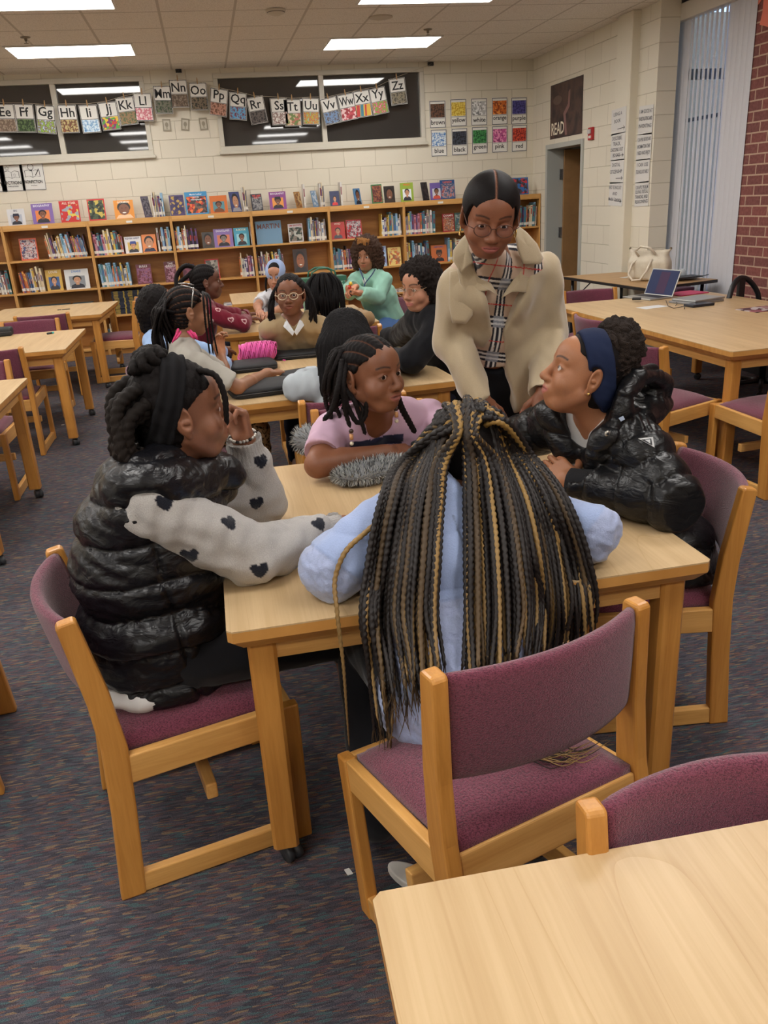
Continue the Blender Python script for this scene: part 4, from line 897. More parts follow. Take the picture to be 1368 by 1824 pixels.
    def mesh(s):
        D = s.D; D[0], D[-1] = 0.05, 0.05; D[:, 0], D[:, -1] = 0.05, 0.05; D[:, :, 0], D[:, :, -1] = 0.05, 0.05
        ins = D < 0; nx, ny, nz = D.shape
        c = np.zeros((nx-1, ny-1, nz-1), dtype=np.uint8)
        for i in (0, 1):
            for j in (0, 1):
                for k in (0, 1): c += ins[i:nx-1+i, j:ny-1+j, k:nz-1+k]
        act = np.argwhere((c > 0) & (c < 8)); n = len(act)
        idx = np.full((nx-1, ny-1, nz-1), -1, dtype=np.int32); idx[act[:, 0], act[:, 1], act[:, 2]] = np.arange(n)
        acc = np.zeros((n, 3)); cnt = np.zeros(n)
        corner = [(i, j, k) for i in (0, 1) for j in (0, 1) for k in (0, 1)]
        vals = {q: D[act[:, 0]+q[0], act[:, 1]+q[1], act[:, 2]+q[2]].astype(np.float64) for q in corner}
        for q in corner:
            for a in range(3):
                if q[a] == 0:
                    w = list(q); w[a] = 1; w = tuple(w); A, B = vals[q], vals[w]; m = (A < 0) != (B < 0)
                    t = np.where(m, A/np.where(m, A-B, 1), 0)
                    for b in range(3):
                        base = s.ax[b][act[:, b]+q[b]]
                        if b == a: base = base + t*(s.ax[b][act[:, b]+1]-s.ax[b][act[:, b]])
                        acc[:, b] += np.where(m, base, 0)
                    cnt += m
        V = acc/np.maximum(cnt, 1)[:, None]; F = []
        for a in range(3):
            u, v = (a+1) % 3, (a+2) % 3
            sl0 = [slice(None)]*3; sl1 = [slice(None)]*3; sl0[a] = slice(0, -1); sl1[a] = slice(1, None)
            for q in (u, v): sl0[q] = slice(1, -1); sl1[q] = slice(1, -1)
            A, B = ins[tuple(sl0)], ins[tuple(sl1)]
            for flip, msk in ((False, A & ~B), (True, ~A & B)):
                e = np.argwhere(msk)
                if not len(e): continue
                e = e.copy(); e[:, u] += 1; e[:, v] += 1
                def at_(du, dv):
                    w = e.copy(); w[:, u] += du; w[:, v] += dv; return idx[w[:, 0], w[:, 1], w[:, 2]]
                q = np.stack([at_(-1, -1), at_(0, -1), at_(0, 0), at_(-1, 0)], 1)
                F.append(q[:, ::-1] if flip else q)
        return V, (np.concatenate(F) if F else np.zeros((0, 4), int))
def smooth_mesh(V, F, it=1, lam=0.5):
    n = len(V)
    for _ in range(it):
        acc = np.zeros_like(V); cnt = np.zeros(n)
        for a in range(4):
            i, j = F[:, a], F[:, (a+1) % 4]
            for d in range(3): acc[:, d] += np.bincount(i, V[j, d], n) + np.bincount(j, V[i, d], n)
            cnt += np.bincount(i, minlength=n)+np.bincount(j, minlength=n)
        V = V + lam*(acc/np.maximum(cnt, 1)[:, None]-V)
    return V
def vnormals(V, F):
    n = np.cross(V[F[:, 2]]-V[F[:, 0]], V[F[:, 3]]-V[F[:, 1]]); N = np.zeros_like(V)
    for a in range(4):
        for d in range(3): N[:, d] += np.bincount(F[:, a], n[:, d], len(V))
    return N/np.maximum(np.linalg.norm(N, axis=1), 1e-9)[:, None]
def np_obj(name, V, F, mats, parent=None, col=None, smooth=True, origin=None):
    me = bpy.data.meshes.new(name); V = np.asarray(V, dtype=np.float32)
    if origin is not None: V = V - np.array(origin, dtype=np.float32)
    F = np.asarray(F); k = F.shape[1]
    me.vertices.add(len(V)); me.vertices.foreach_set('co', V.ravel()); me.loops.add(F.size); me.loops.foreach_set('vertex_index', F.ravel().astype(np.int32))
    me.polygons.add(len(F)); me.polygons.foreach_set('loop_start', np.arange(0, F.size, k, dtype=np.int32)); me.polygons.foreach_set('loop_total', np.full(len(F), k, dtype=np.int32))
    me.update(); me.validate()
    me.polygons.foreach_set('use_smooth', np.full(len(me.polygons), smooth))
    if not isinstance(mats, (list, tuple)): mats = [mats]
    for m in mats: me.materials.append(m)
    if col is not None:
        at_ = me.color_attributes.new('Col', 'FLOAT_COLOR', 'POINT'); c = np.ones((len(V), 4), dtype=np.float32); c[:, :3] = col; at_.data.foreach_set('color', c.ravel())
    o = bpy.data.objects.new(name, me); COL.objects.link(o)
    if parent is not None: o.parent = parent
    if origin is not None: o.location = origin
    return o
_rs = np.random.RandomState(5)
_W = [(_rs.randn(3), _rs.rand()*6.28, _rs.randn(3)*0.4) for _ in range(18)]
def wobble(P, freq, seed=0, octs=2):
    """cheap smooth noise in about -1..1"""
    P = np.asarray(P); out = np.zeros(len(P)); amp = 1.0; tot = 0
    for o in range(octs):
        for i in range(4):
            w, ph, w2 = _W[(seed*5+o*4+i) % 18]
            out += amp*np.sin((P @ w)*freq*(2**o)+ph+seed*1.7+1.2*np.sin((P @ w2[[1, 2, 0]])*freq*(2**o)*1.7+i+seed))
        tot += amp*2.0; amp *= 0.55
    return out/tot
def col_mat(name, rough=0.5, spec=0.4, bump=0.0, bscale=300, sss=0.0, sheen=0.0, coat=0.0, stretch=(1, 1, 1), kind='noise', dist=0.002):
    key = ('col', name)
    if key in _mats: return _mats[key]
    t = NT(name); a = t.n('ShaderNodeVertexColor'); a.layer_name = 'Col'
    t.b.inputs['Roughness'].default_value = rough; t.b.inputs['Specular IOR Level'].default_value = spec
    if sss: t.b.inputs['Subsurface Weight'].default_value = sss; t.b.inputs['Subsurface Radius'].default_value = (0.012, 0.005, 0.003); t.b.inputs['Subsurface Scale'].default_value = 0.6
    if sheen: t.b.inputs['Sheen Weight'].default_value = sheen
    if coat: t.b.inputs['Coat Weight'].default_value = coat; t.b.inputs['Coat Roughness'].default_value = 0.2
    if bump:
        if kind == 'noise': no = t.n('ShaderNodeTexNoise', i_Scale=float(bscale), i_Detail=3.0); out = no.outputs[0]
        else: no = t.n('ShaderNodeTexVoronoi', i_Scale=float(bscale)); out = no.outputs['Distance']
        t.l(t.coord(stretch), no.inputs['Vector']); t.bump(out, bump, dist)
        mr = t.n('ShaderNodeMapRange'); mr.inputs['To Min'].default_value = 0.86; mr.inputs['To Max'].default_value = 1.1; t.l(out, mr.inputs[0])
        cm = t.n('ShaderNodeVectorMath', operation='SCALE'); t.l(a.outputs[0], cm.inputs[0]); t.l(mr.outputs[0], cm.inputs['Scale']); t.l(cm.outputs[0], t.b.inputs['Base Color'])
    else: t.l(a.outputs[0], t.b.inputs['Base Color'])
    _mats[key] = t.m; return t.m
def lin(rgb): return np.array(sr(rgb)[:3])
# ---------------------------------------------------------------- people
M_skinc = col_mat('skin', rough=0.48, spec=0.4, bump=0.12, bscale=350, sss=0.12)
M_eye = None
def frame(fwd, up=(0, 0, 1)):
    """columns: right(x), forward(y), up(z)"""
    f = Vector(fwd).normalized(); u = Vector(up); u = (u - f*u.dot(f)).normalized(); r = f.cross(u)
    return np.array([[r.x, f.x, u.x], [r.y, f.y, u.y], [r.z, f.z, u.z]])
class Head:
    def __init__(s, c, fwd, up=(0, 0, 1), sc=1.0, wide=1.0, look=None, cheek=1.0, lid=.0058):
        s.lid = lid
        s.c = _V(c); s.R = frame(fwd, up); s.sc = sc; s.w = wide; s.look = look; s.ck = cheek
    def P(s, x, y, z): return s.c + s.R @ (np.array([x*s.w, y, z])*s.sc)
    def loc(s, V): q = ((np.asarray(V)-s.c) @ s.R)/s.sc; q[:, 0] /= s.w; return q
    def mat(s): 
        m = Matrix([list(s.R[0]*s.sc)+[s.c[0]], list(s.R[1]*s.sc)+[s.c[1]], list(s.R[2]*s.sc)+[s.c[2]], [0, 0, 0, 1]]); return m
    def solid(s, S_, open_mouth=0.0):
        e = lambda c, r, k, op='u', R=None: S_.ell(s.P(*c), (r[0]*s.sc*s.w, r[1]*s.sc, r[2]*s.sc), s.R if R is None else s.R @ R, k*s.sc, op)
        c = lambda a, b, ra, rb, k, op='u': S_.cone(s.P(*a), s.P(*b), ra*s.sc, rb*s.sc, k*s.sc, op)
        e((0, -.014, .034), (.074, .094, .084), .0); e((0, .022, -.030), (.061, .064, .080), .03)
        e((0, .050, .042), (.054, .040, .046), .02); e((0, .052, -.086), (.026, .030, .022), .03)
        for x in (-1, 1):
            e((x*.036, .052, -.034), (.026*s.ck, .030, .030), .02); c((x*.056, .0, -.048), (x*.026, .050, -.088), .017, .016, .02)
            c((x*.014, .080, .026), (x*.044, .066, .024), .008, .006, .012)
        for x in (-1, 1): e((x*.0315, .094, .004), (.019, .016, .0125), .012, 's')
        for x in (-1, 1): e((x*.0315, .0690, .003), (.0158, .0158, .0138), .004)
        for x in (-1, 1):   # eyelid opening
            Rz = s.R; cc = s.P(x*.0315, .085, .0025)
            S_.ell(cc, (.0132*s.sc, .012*s.sc, s.lid*s.sc), s.R, 0.0008, 's')
        c((0, .084, .014), (0, .104, -.028), .0075, .0105, .010); e((0, .103, -.030), (.0125, .0125, .0105), .008)
        for x in (-1, 1): e((x*.0135, .095, -.034), (.0088, .011, .0085), .006)
        for x in (-1, 1): e((x*.0065, .103, -.0425), (.004, .006, .0035), .002, 's')
        e((0, .077, -.060), (.030, .020, .022), .015)
        e((0, .0885, -.0565), (.0235, .0080, .0052), .006); e((0, .0872, -.0680), (.0200, .0088, .0062), .006)
        S_.ell(s.P(0, .0990, -.0622), (.021*s.sc, .0085*s.sc, (.0014+open_mouth)*s.sc), s.R, .001, 's')
        for x in (-1, 1):
            Re = np.array(Euler((0.15, 0, x*0.35)).to_matrix())
            Re = np.array(Euler((0.15, 0, -x*0.45)).to_matrix())
            e((x*.0790, -.010, -.002), (.0095, .0205, .0335), .004, 'u', Re); e((x*.0885, -.006, .001), (.0065, .0120, .0215), .003, 's', Re)
            e((x*.0845, -.006, -.004), (.004, .009, .006), .003, 'u', Re); e((x*.0775, -.002, -.034), (.007, .009, .010), .005)
    def colors(s, V, base, lips=None, brow=(30, 22, 20), brow_w=1.0):
        q = s.loc(V); x, y, z = q[:, 0], q[:, 1], q[:, 2]; ax = np.abs(x); out = np.tile(lin(base), (len(V), 1))
        front = y > .04
        inr = (ax < .1) & (np.abs(z) < .13) & (np.abs(y) < .13)
        b = lin(base)
        def blend(mask_w, colr): out[:] = out*(1-mask_w[:, None]) + colr*mask_w[:, None]
        ss = lambda a, b_, v: np.clip((v-a)/(b_-a), 0, 1)
        lipc = lin(lips) if lips is not None else b*np.array([1.05, .72, .75])
        zu = -.0515 - (x/.028)**2*.0065 - .0025*np.exp(-(x/.004)**2); zl = -.0775 + (x/.024)**2*.012
        m = ss(0.0, .0018, zu-z)*ss(0.0, .0018, z-zl)*(ax < .026)*front*inr; blend(m*0.9, lipc)
        m = np.clip(1-np.abs(z+.0622-(x/.022)**2*.0022)/.0016, 0, 1)*(ax < .0225)*(y > .075)*inr; blend(m*.85, b*.16)
        zb = .0275 + .006*np.cos((ax-.034)/.022*1.5); m = np.clip(1-np.abs(z-zb)/(.0042*brow_w), 0, 1)*(ax > .013)*(ax < .052)*front*inr; blend(np.minimum(m*1.3, .85), lin(brow))
        # lash line
        ez = (z-.0025)/s.lid; ex = (ax-.0315)/.0135; rr = ex**2+ez**2
        m = np.clip(1-np.abs(rr-1.05)/.45, 0, 1)*(ez > -.1)*front*inr*(y > .066); blend(m*.85, lin((18, 14, 14)))
        m = np.clip(1-np.abs(rr-1.1)/.4, 0, 1)*(ez <= -.1)*front*inr*(y > .066); blend(m*.35, lin((40, 24, 20)))
        m = np.exp(-((z+.0425)**2+(ax-.0065)**2)/(.003**2))*(y > .09)*inr; blend(m*.6, b*.2)
        return out
    def eyes(s, parent, look=(0, 1, 0), iris=(48, 28, 18)):
        """look: gaze direction in head coordinates"""
        for x in (-1, 1):
            c = Vector(s.P(x*.0315, .0690, .003)); r = .0142*s.sc
            g = Vector(s.R @ (np.array(look)/np.linalg.norm(look))); Rm = g.to_track_quat('Z', 'Y').to_matrix()
            n, m = 24, 13; vs = []; fs = []; mi = []
            for i in range(m+1):
                th = PI*i/m
                for k in range(n): vs.append(c + Rm @ Vector((r*math.sin(th)*math.cos(2*PI*k/n), r*math.sin(th)*math.sin(2*PI*k/n), r*math.cos(th))))
            b = MB()
            for i in range(m):
                b.cur = 2 if i < 1 else (1 if i < 2 else 0)
                for k in range(n): b.f.append((i*n+k, (i+1)*n+k, (i+1)*n+(k+1) % n, i*n+(k+1) % n)); b.mi.append(b.cur); b.sm.append(True)
            b.v = [tuple(v) for v in vs]
            wm = flat('eye_white', (198, 188, 182), 0.3, spec=0.3)
            b.build('eye', [wm, flat('iris', iris, 0.2, spec=0.4), flat('pupil', (8, 7, 7), 0.15, spec=0.4)], parent)
def hand_solid(S_, wrist, fdir, palm_n, side, sc=1.0, curl=0.5, spread=1.0, thumb=0.4, curls=None, wr=.024):
    """fdir: direction of the fingers, palm_n: way the palm faces, side: +1 right hand, -1 left hand"""
    f = Vector(fdir).normalized(); pn = Vector(palm_n); pn = (pn-f*pn.dot(f)).normalized(); back = -pn
    # thumb side: for a right hand seen from the back with the fingers up, the thumb is on the left
    tdir = f.cross(back)*(-side)
    R = np.array([[tdir.x, f.x, back.x], [tdir.y, f.y, back.y], [tdir.z, f.z, back.z]]); w = _V(wrist)
    P = lambda x, y, z: w + R @ (np.array([x, y, z])*sc)
    S_.cone(P(0, -.02, 0), P(0, .012, 0), wr*sc, .023*sc, .012*sc)
    S_.box(P(.001, .047, 0), (.038*sc, .043*sc, .0135*sc), R, .012*sc, .014*sc)
    S_.ell(P(.022, .03, -.008), (.016*sc, .026*sc, .013*sc), R, .01*sc)
    xs = (.0295, .0100, -.0100, -.0285); ln = ((.040, .025, .019), (.044, .028, .020), (.041, .026, .019), (.032, .020, .017)); rad = (.0092, .0096, .0090, .0080)
    for i in range(4):
        cu = curl if curls is None else curls[i]; a = cu*0.9; p = np.array([xs[i], .083-(.005 if i in (0, 3) else 0)-(.004 if i == 3 else 0), .001]); sx = xs[i]*1.2*spread
        pts = [P(*p)]; 
        for j in range(3):
            d = np.array([sx, math.cos(a), -math.sin(a)]); d /= np.linalg.norm(d); p = p + d*ln[i][j]; pts.append(P(*p)); a += cu*(1.25 if j == 0 else 0.9)
        r = rad[i]*sc; S_.chain(pts, [r, r*.97, r*.9, r*.78], .002*sc)
        S_.ell(pts[0], (r*1.05, r*1.05, r*1.05), None, .004*sc)
    a = thumb; p = np.array([.028, .020, -.006]); pts = [P(*p)]
    d0 = np.array([math.cos(a)*.75, .66, -.20-math.sin(a)*.6]); d0 /= np.linalg.norm(d0)
    for j, l in enumerate((.040, .031, .025)):
        d = d0 + np.array([-.30*j*(.6+a), .22*j, -.14*j*a]); d /= np.linalg.norm(d); p = p+d*l; pts.append(P(*p))
    S_.chain(pts, [.0135*sc, .0115*sc, .0105*sc, .0085*sc], .004*sc)
    return P
def make_person(name_loc, label, sk, head, J, res=(0.009, 0.0028), hands=None, neck_r=.047, girth=1.0, body_extra=None, arm=(.040, .034, .026), lips=None, look=(0, 1, 0), mouth=0.0, eyes=True, leg=True, brow_w=1.0, iris=(48, 28, 18), tg=None):
    """J: neck, chest, pelvis, shL,shR,elL,elR,wrL,wrR,hpL,hpR,knL,knR,anL,anR (world)"""
    J = {k: _V(v) for k, v in J.items()}
    allp = np.array(list(J.values())+[head.c]); lo = allp.min(0)-.22; hi = allp.max(0)+.22; lo[2] = max(lo[2], 0.0)-.0
    fine = []
    if head is not None: fine.append((head.c-.135*head.sc, head.c+.135*head.sc, res[1]))
    hs = hands or {}
    for sd, h in hs.items():
        w = J['wr'+sd]; f = _V(h['f']); f = f/np.linalg.norm(f); hsc = h.get('sc', .9)
        tip = w+f*.19*hsc*(1-min(.55, h.get('curl', .4)*.4)); fine.append((np.minimum(w, tip)-.05*hsc, np.maximum(w, tip)+.05*hsc, res[1]*1.1))
    S_ = Solid(lo, hi, res[0], fine)
    g = girth; tg = g if tg is None else tg
    if head is not None: head.solid(S_, mouth)
    hb = head.P(0, -.018, -.055); nk = J['neck']
    S_.cone(hb, nk, neck_r*head.sc, (neck_r+.006)*head.sc, .02)
    ch, pe = J['chest'], J['pelvis']
    for s_ in 'LR':
        sh = J['sh'+s_]; hp = J['hp'+s_]
        S_.cone(nk, sh, .036, .034*g, .03); m1 = ch+(sh-nk)*.38; m2 = pe+(hp-pe)*.62
        S_.cone(sh*.45+nk*.55, m1, .060*tg, .080*tg, .05); S_.cone(m1, m2, .078*tg, .092*tg, .05)
        el, wr = J['el'+s_], J['wr'+s_]
        S_.cone(sh, el, arm[0]*g, arm[1]*g, .02); S_.cone(el, el+(wr-el)*.35, arm[1]*g, arm[1]*g*.98, .012); S_.cone(el+(wr-el)*.35, wr, arm[1]*g*.98, arm[2]*g**.5, .012)
        if leg and 'kn'+s_ in J:
            kn, an = J['kn'+s_], J['an'+s_]
            S_.cone(hp, kn, .078*tg, .052*tg, .03); S_.cone(kn, kn+(an-kn)*.35, .050*g, .052*g, .02); S_.cone(kn+(an-kn)*.35, an, .052*g, .034, .02)
            fd = _V((kn-hp)[:2].tolist()+[0]); fd = fd/max(np.linalg.norm(fd), 1e-6)
            S_.cone(an+np.array([0, 0, -.02]), an+fd*.13+np.array([0, 0, -.045]), .034, .028, .02)
        else: S_.cone(m2, hp, .09*g, .07*g, .04)
    S_.ell(pe, (.13*tg, .12*tg, .11*tg), None, .04)
    for sd, h in hs.items():
        hand_solid(S_, J['wr'+sd], h['f'], h['p'], 1 if sd == 'R' else -1, h.get('sc', .9), h.get('curl', .4), h.get('spread', 1.0), h.get('thumb', .4), h.get('curls'), wr=arm[2]/h.get('sc', .9)*.95)
    if body_extra: body_extra(S_)
    V, F = S_.mesh(); V = smooth_mesh(V, F, 1, .35)
    col = head.colors(V, sk, lips, brow_w=brow_w) if head is not None else np.tile(lin(sk), (len(V), 1))
    q = head.loc(V); inhead = (np.abs(q[:, 0]) < .1) & (np.abs(q[:, 1]) < .13) & (np.abs(q[:, 2]) < .14)
    N = vnormals(V, F)
    for sd, h in hs.items():   # palms are lighter
        w = J['wr'+sd]; pn = _V(h['p']); f = _V(h['f']); f = f/np.linalg.norm(f); pn = pn-f*(pn@f); pn /= np.linalg.norm(pn)
        m = np.clip((.125-np.linalg.norm(V-(w+f*.09), axis=1))/.035, 0, 1)*np.clip((V-w)@f/.03+.3, 0, 1)*np.clip((N@pn)*1.6-.2, 0, 1)*(~inhead); c2 = np.minimum(lin(sk)*1.7+np.array([.12, .06, .04]), .75)
        col = col*(1-m[:, None]*.75)+c2*m[:, None]*.75
    col *= (1+.06*wobble(V, 35, 2))[:, None]
    org = np.array([name_loc[0], name_loc[1], 0.0])
    o = np_obj('person', V, F, M_skinc, None, col, origin=org); tag(o, label, 'person')
    if eyes:
        before = set(bpy.data.objects.keys()); head.eyes(o, look, iris)
        for e in o.children: e.location = -Vector(org)
    return o, org
def child(o, name, V, F, mat, org, col=None, smooth=True):
    c = np_obj(name, np.asarray(V)-org, F, mat, o, col, smooth); return c
def mbchild(o, b, name, mats, org, **k):
    c = b.build(name, mats, o, **k); c.location = -Vector([float(x) for x in org]); return c
# ---- hair
M_hair = None
def hair_mat(name, rgb, scale=900, stretch=(1, 1, 0.15), rough=0.42, bump=0.6):
    return col_mat(name, rough=max(rough, .55), spec=0.12, bump=bump, bscale=scale, stretch=stretch, dist=0.003)
M_hairb = hair_mat('black_hair', (20, 17, 17))
def braid(path, r, period=0.014, n=8, step=0.004, style='braid', taper=0.5, rot=0.0, cols=None, seed=0):
    """a plaited or two-strand rope along a path; returns V, F, C"""
    P = np.array([list(p) for p in path], dtype=float)
    # resample (Catmull-Rom through points)
    d = np.r_[0, np.cumsum(np.linalg.norm(np.diff(P, axis=0), axis=1))]; L = d[-1]; m = max(4, int(L/step))
    t = np.linspace(0, L, m)
    Q = np.zeros((m, 3))
    for a in range(3):
        # cubic via slopes
        sl = np.gradient(P[:, a], d); i = np.clip(np.searchsorted(d, t, side='right')-1, 0, len(P)-2); h = d[i+1]-d[i]; u = (t-d[i])/h
        Q[:, a] = (2*u**3-3*u**2+1)*P[i, a]+(u**3-2*u**2+u)*h*sl[i]+(-2*u**3+3*u**2)*P[i+1, a]+(u**3-u**2)*h*sl[i+1]
    T = np.gradient(Q, axis=0); T /= np.maximum(np.linalg.norm(T, axis=1), 1e-9)[:, None]
    A = np.zeros_like(Q); a = np.cross(T[0], [0.3, 0.5, 0.8]); a /= np.linalg.norm(a)
    for i in range(m):
        a = a-T[i]*(a@T[i]); a /= max(np.linalg.norm(a), 1e-9); A[i] = a
    B = np.cross(T, A); th = np.linspace(0, 2*PI, n, endpoint=False)+rot
    tt = t[:, None]/period*2*PI
    rr = r*(1-(1-taper)*np.clip((t/L)**2, 0, 1))[:, None]*np.ones((1, n))
    if style == 'braid':
        ca = np.cos(th)[None, :]; side = np.sign(ca)
        saw = np.abs(np.sin(tt/2+(side > 0)*PI/2+np.sin(th)[None, :]*0.9))
        rr = rr*(0.62+0.56*saw**0.8)*(1+.18*np.abs(ca))
    elif style == 'twist': rr = rr*(0.86+0.30*np.abs(np.cos(th[None, :]-tt/2)))
    elif style == 'loc': rr = rr*(1+.10*np.sin(tt*0.37+seed)+.08*np.sin(tt*0.83+th[None, :]*2+seed))
    rr[0] *= .5; rr[-1] *= .15; rr[-2] *= .5
    V = Q[:, None, :]+A[:, None, :]*(rr*np.cos(th))[:, :, None]+B[:, None, :]*(rr*np.sin(th))[:, :, None]
    V = V.reshape(-1, 3); i = np.arange(m-1)[:, None]*n; k = np.arange(n)[None, :]; k2 = (k+1) % n
    F = np.stack([i+k, i+k2, i+n+k2, i+n+k], -1).reshape(-1, 4)
    C = None
    if cols is not None:
        c0 = np.array(cols[0]); c1 = np.array(cols[-1]); w = t/L; C = np.repeat(c0*(1-w)[:, None]+c1*w[:, None], n, axis=0)
        shade = 1+.25*np.repeat(np.sin(t*900+seed), n)[:, None]*0; C = C*shade
    return V, F, C
def join_vfc(parts):
    V = []; F = []; C = []; o = 0
    for v, f, c in parts: V.append(v); F.append(f+o); C.append(c); o += len(v)
    return np.concatenate(V), np.concatenate(F), np.concatenate(C)
def hair_cap(head, thick=.006, line=None, rows=0, rowdir='back', res=.0035, extra=None, col=(22, 18, 18), row_amp=.003, grid=None, lo=-.09, keep=None, scalp=None):
    """scalp-hugging hair; line(q)->True where hair grows (head coordinates)"""
    R_ = .16*head.sc; S_ = Solid(head.c-R_, head.c+R_, res)
    s = head
    S_.ell(s.P(0, -.014, .034), ((.074+thick)*s.sc*s.w, (.094+thick)*s.sc, (.084+thick)*s.sc), s.R, 0)
    S_.ell(s.P(0, -.03, -.02), ((.062+thick)*s.sc*s.w, (.066+thick)*s.sc, (.07+thick*.5)*s.sc), s.R, .02*s.sc)
    if extra: extra(S_)
    X, Y, Z = np.meshgrid(*S_.ax, indexing='ij'); q = s.loc(np.stack([X.ravel(), Y.ravel(), Z.ravel()], 1)); ln = (line or std_line)(q).reshape(X.shape)*s.sc
    S_.D = (-_smin(-S_.D, -ln, .004)).astype(np.float32)
    V, F = S_.mesh(); V = smooth_mesh(V, F, 1, .4); q = head.loc(V); N = vnormals(V, F)
    C = np.tile(lin(col), (len(V), 1)).astype(float)
    if rows:
        if rowdir == 'back': ph = np.arctan2(q[:, 0], q[:, 2]+.02)*rows      # ridges running front to back
        elif rowdir == 'radial': ph = np.arctan2(q[:, 0], q[:, 1]+.02)*rows
        elif rowdir == 'side': ph = np.arctan2(q[:, 2]-.0, q[:, 1]+.02)*rows
        else: ph = rowdir(q)*rows
        ridge = np.abs(np.sin(ph)); V = V+N*((ridge-.6)*row_amp)[:, None]
        along = q[:, 1]*420 if rowdir == 'back' else np.linalg.norm(q, axis=1)*420
        V = V+N*(np.sin(along+2*np.sign(np.sin(ph*2)))*row_amp*.25)[:, None]
        if scalp is not None: w = np.clip((.22-ridge)/.15, 0, 1)[:, None]*.75; C = C*(1-w)+lin(scalp)*.6*w
    return V, F, C
def std_line(q, front=.062, back=-.075, temple=.056):
    """signed: negative inside the hair zone"""
    x, y, z = q[:, 0], q[:, 1], q[:, 2]
    # hairline plane runs from forehead down behind the ears to the nape
    top = front - .3*np.abs(x)
    f1 = (top - z) + np.clip(y-.02, 0, 1)*0.15                     # above the forehead line
    f2 = (y + .005 + .35*(z < 0)*0) ; nap = (back - z)
    behind = np.maximum(y - (-.012) - np.clip(z, 0, .07)*0.85, nap)
    return np.minimum(np.maximum(f1, -1), behind)
# ---------------------------------------------------------------- clothing
def bounds(pts, pad):
    P = np.array([_V(p) for p in pts]); return P.min(0)-pad, P.max(0)+pad
def shirt(o, org, J, mat, col, g=1.0, sleeve=1.0, off=.012, res=.009, arm=(.040, .034, .026), name='shirt', pattern=None, fold=.004, hem=None, neck_cut=.062, hood=None, collar=None, extra=None, seed=0, bulk=1.0, cutfn=None, disp=None, sleeves=None, neckz=0.0, puff=0.0, tg=None):
    """sleeve: 0..1 along upper arm, 1..2 along the forearm (end of the sleeve)"""
    tg = g if tg is None else tg; J = {k: _V(v) for k, v in J.items()}; keys = ['neck', 'chest', 'pelvis', 'shL', 'shR', 'elL', 'elR', 'wrL', 'wrR', 'hpL', 'hpR']
    lo, hi = bounds([J[k] for k in keys], .22); S_ = Solid(lo, hi, res); nk, ch, pe = J['neck'], J['chest'], J['pelvis']
    for i, s_ in enumerate('LR'):
        sh, hp = J['sh'+s_], J['hp'+s_]; sl = sleeves[i] if sleeves else sleeve
        S_.cone(nk+(sh-nk)*.25, sh, .040+off*bulk, (.036*g+off*bulk), .03)
        m1 = ch+(sh-nk)*.38; m2 = pe+(hp-pe)*.62
        S_.cone(sh*.45+nk*.55, m1, (.062*tg+off*bulk), (.080*tg+off*bulk), .05); S_.cone(m1, m2, (.080*tg+off*bulk), (.094*tg+off*bulk), .05)
        el, wr = J['el'+s_], J['wr'+s_]; a0, a1, a2 = [x*g+off*bulk+puff for x in arm]
        if sl > 0:
            e = sh+(el-sh)*min(sl, 1.0); S_.cone(sh, e, a0, a0+(a1-a0)*min(sl, 1) + (.006 if sl < 1 else 0), .02)
            if sl > 1: e2 = el+(wr-el)*(sl-1); S_.cone(el, e2, a1, a1+(a2-a1)*(sl-1), .012)
    S_.ell(pe, (.135*tg+off, .125*tg+off, .10*tg), None, .04)
    if extra: extra(S_)
    if hood == 'down':
        bk = J.get('back', None)
    S_.sphere_cut(nk+np.array([0, 0, .045+neckz]), neck_cut, .006)
    for i, s_ in enumerate('LR'):   # open sleeve ends
        sl = sleeves[i] if sleeves else sleeve
        el, wr, sh = J['el'+s_], J['wr'+s_], J['sh'+s_]
        if 0 < sl <= 1: e = sh+(el-sh)*sl; d = (el-sh); rr = .075*g
        elif sl > 1: e = el+(wr-el)*(sl-1); d = (wr-el); rr = .055*g
        else: continue
        d = d/np.linalg.norm(d); c = e+d*(rr+.03)
        S_.ell(c, (rr+.03,)*3, None, .002, 's')
    if hem is not None: S_.plane_cut((0, 0, hem), (0, 0, -1))
    if cutfn: cutfn(S_)
    V, F = S_.mesh(); V = smooth_mesh(V, F, 1, .4); N = vnormals(V, F)
    V = V+N*(wobble(V, 26, seed+1, 2)*fold + wobble(V*np.array([1, 1, .45]), 60, seed+3, 1)*fold*.45)[:, None]
    if disp is not None: V = disp(V, N)
    C = np.tile(lin(col), (len(V), 1)).astype(float)
    if pattern is not None: C = pattern(V, N, C)
    return child(o, name, V, F, mat, org, C)
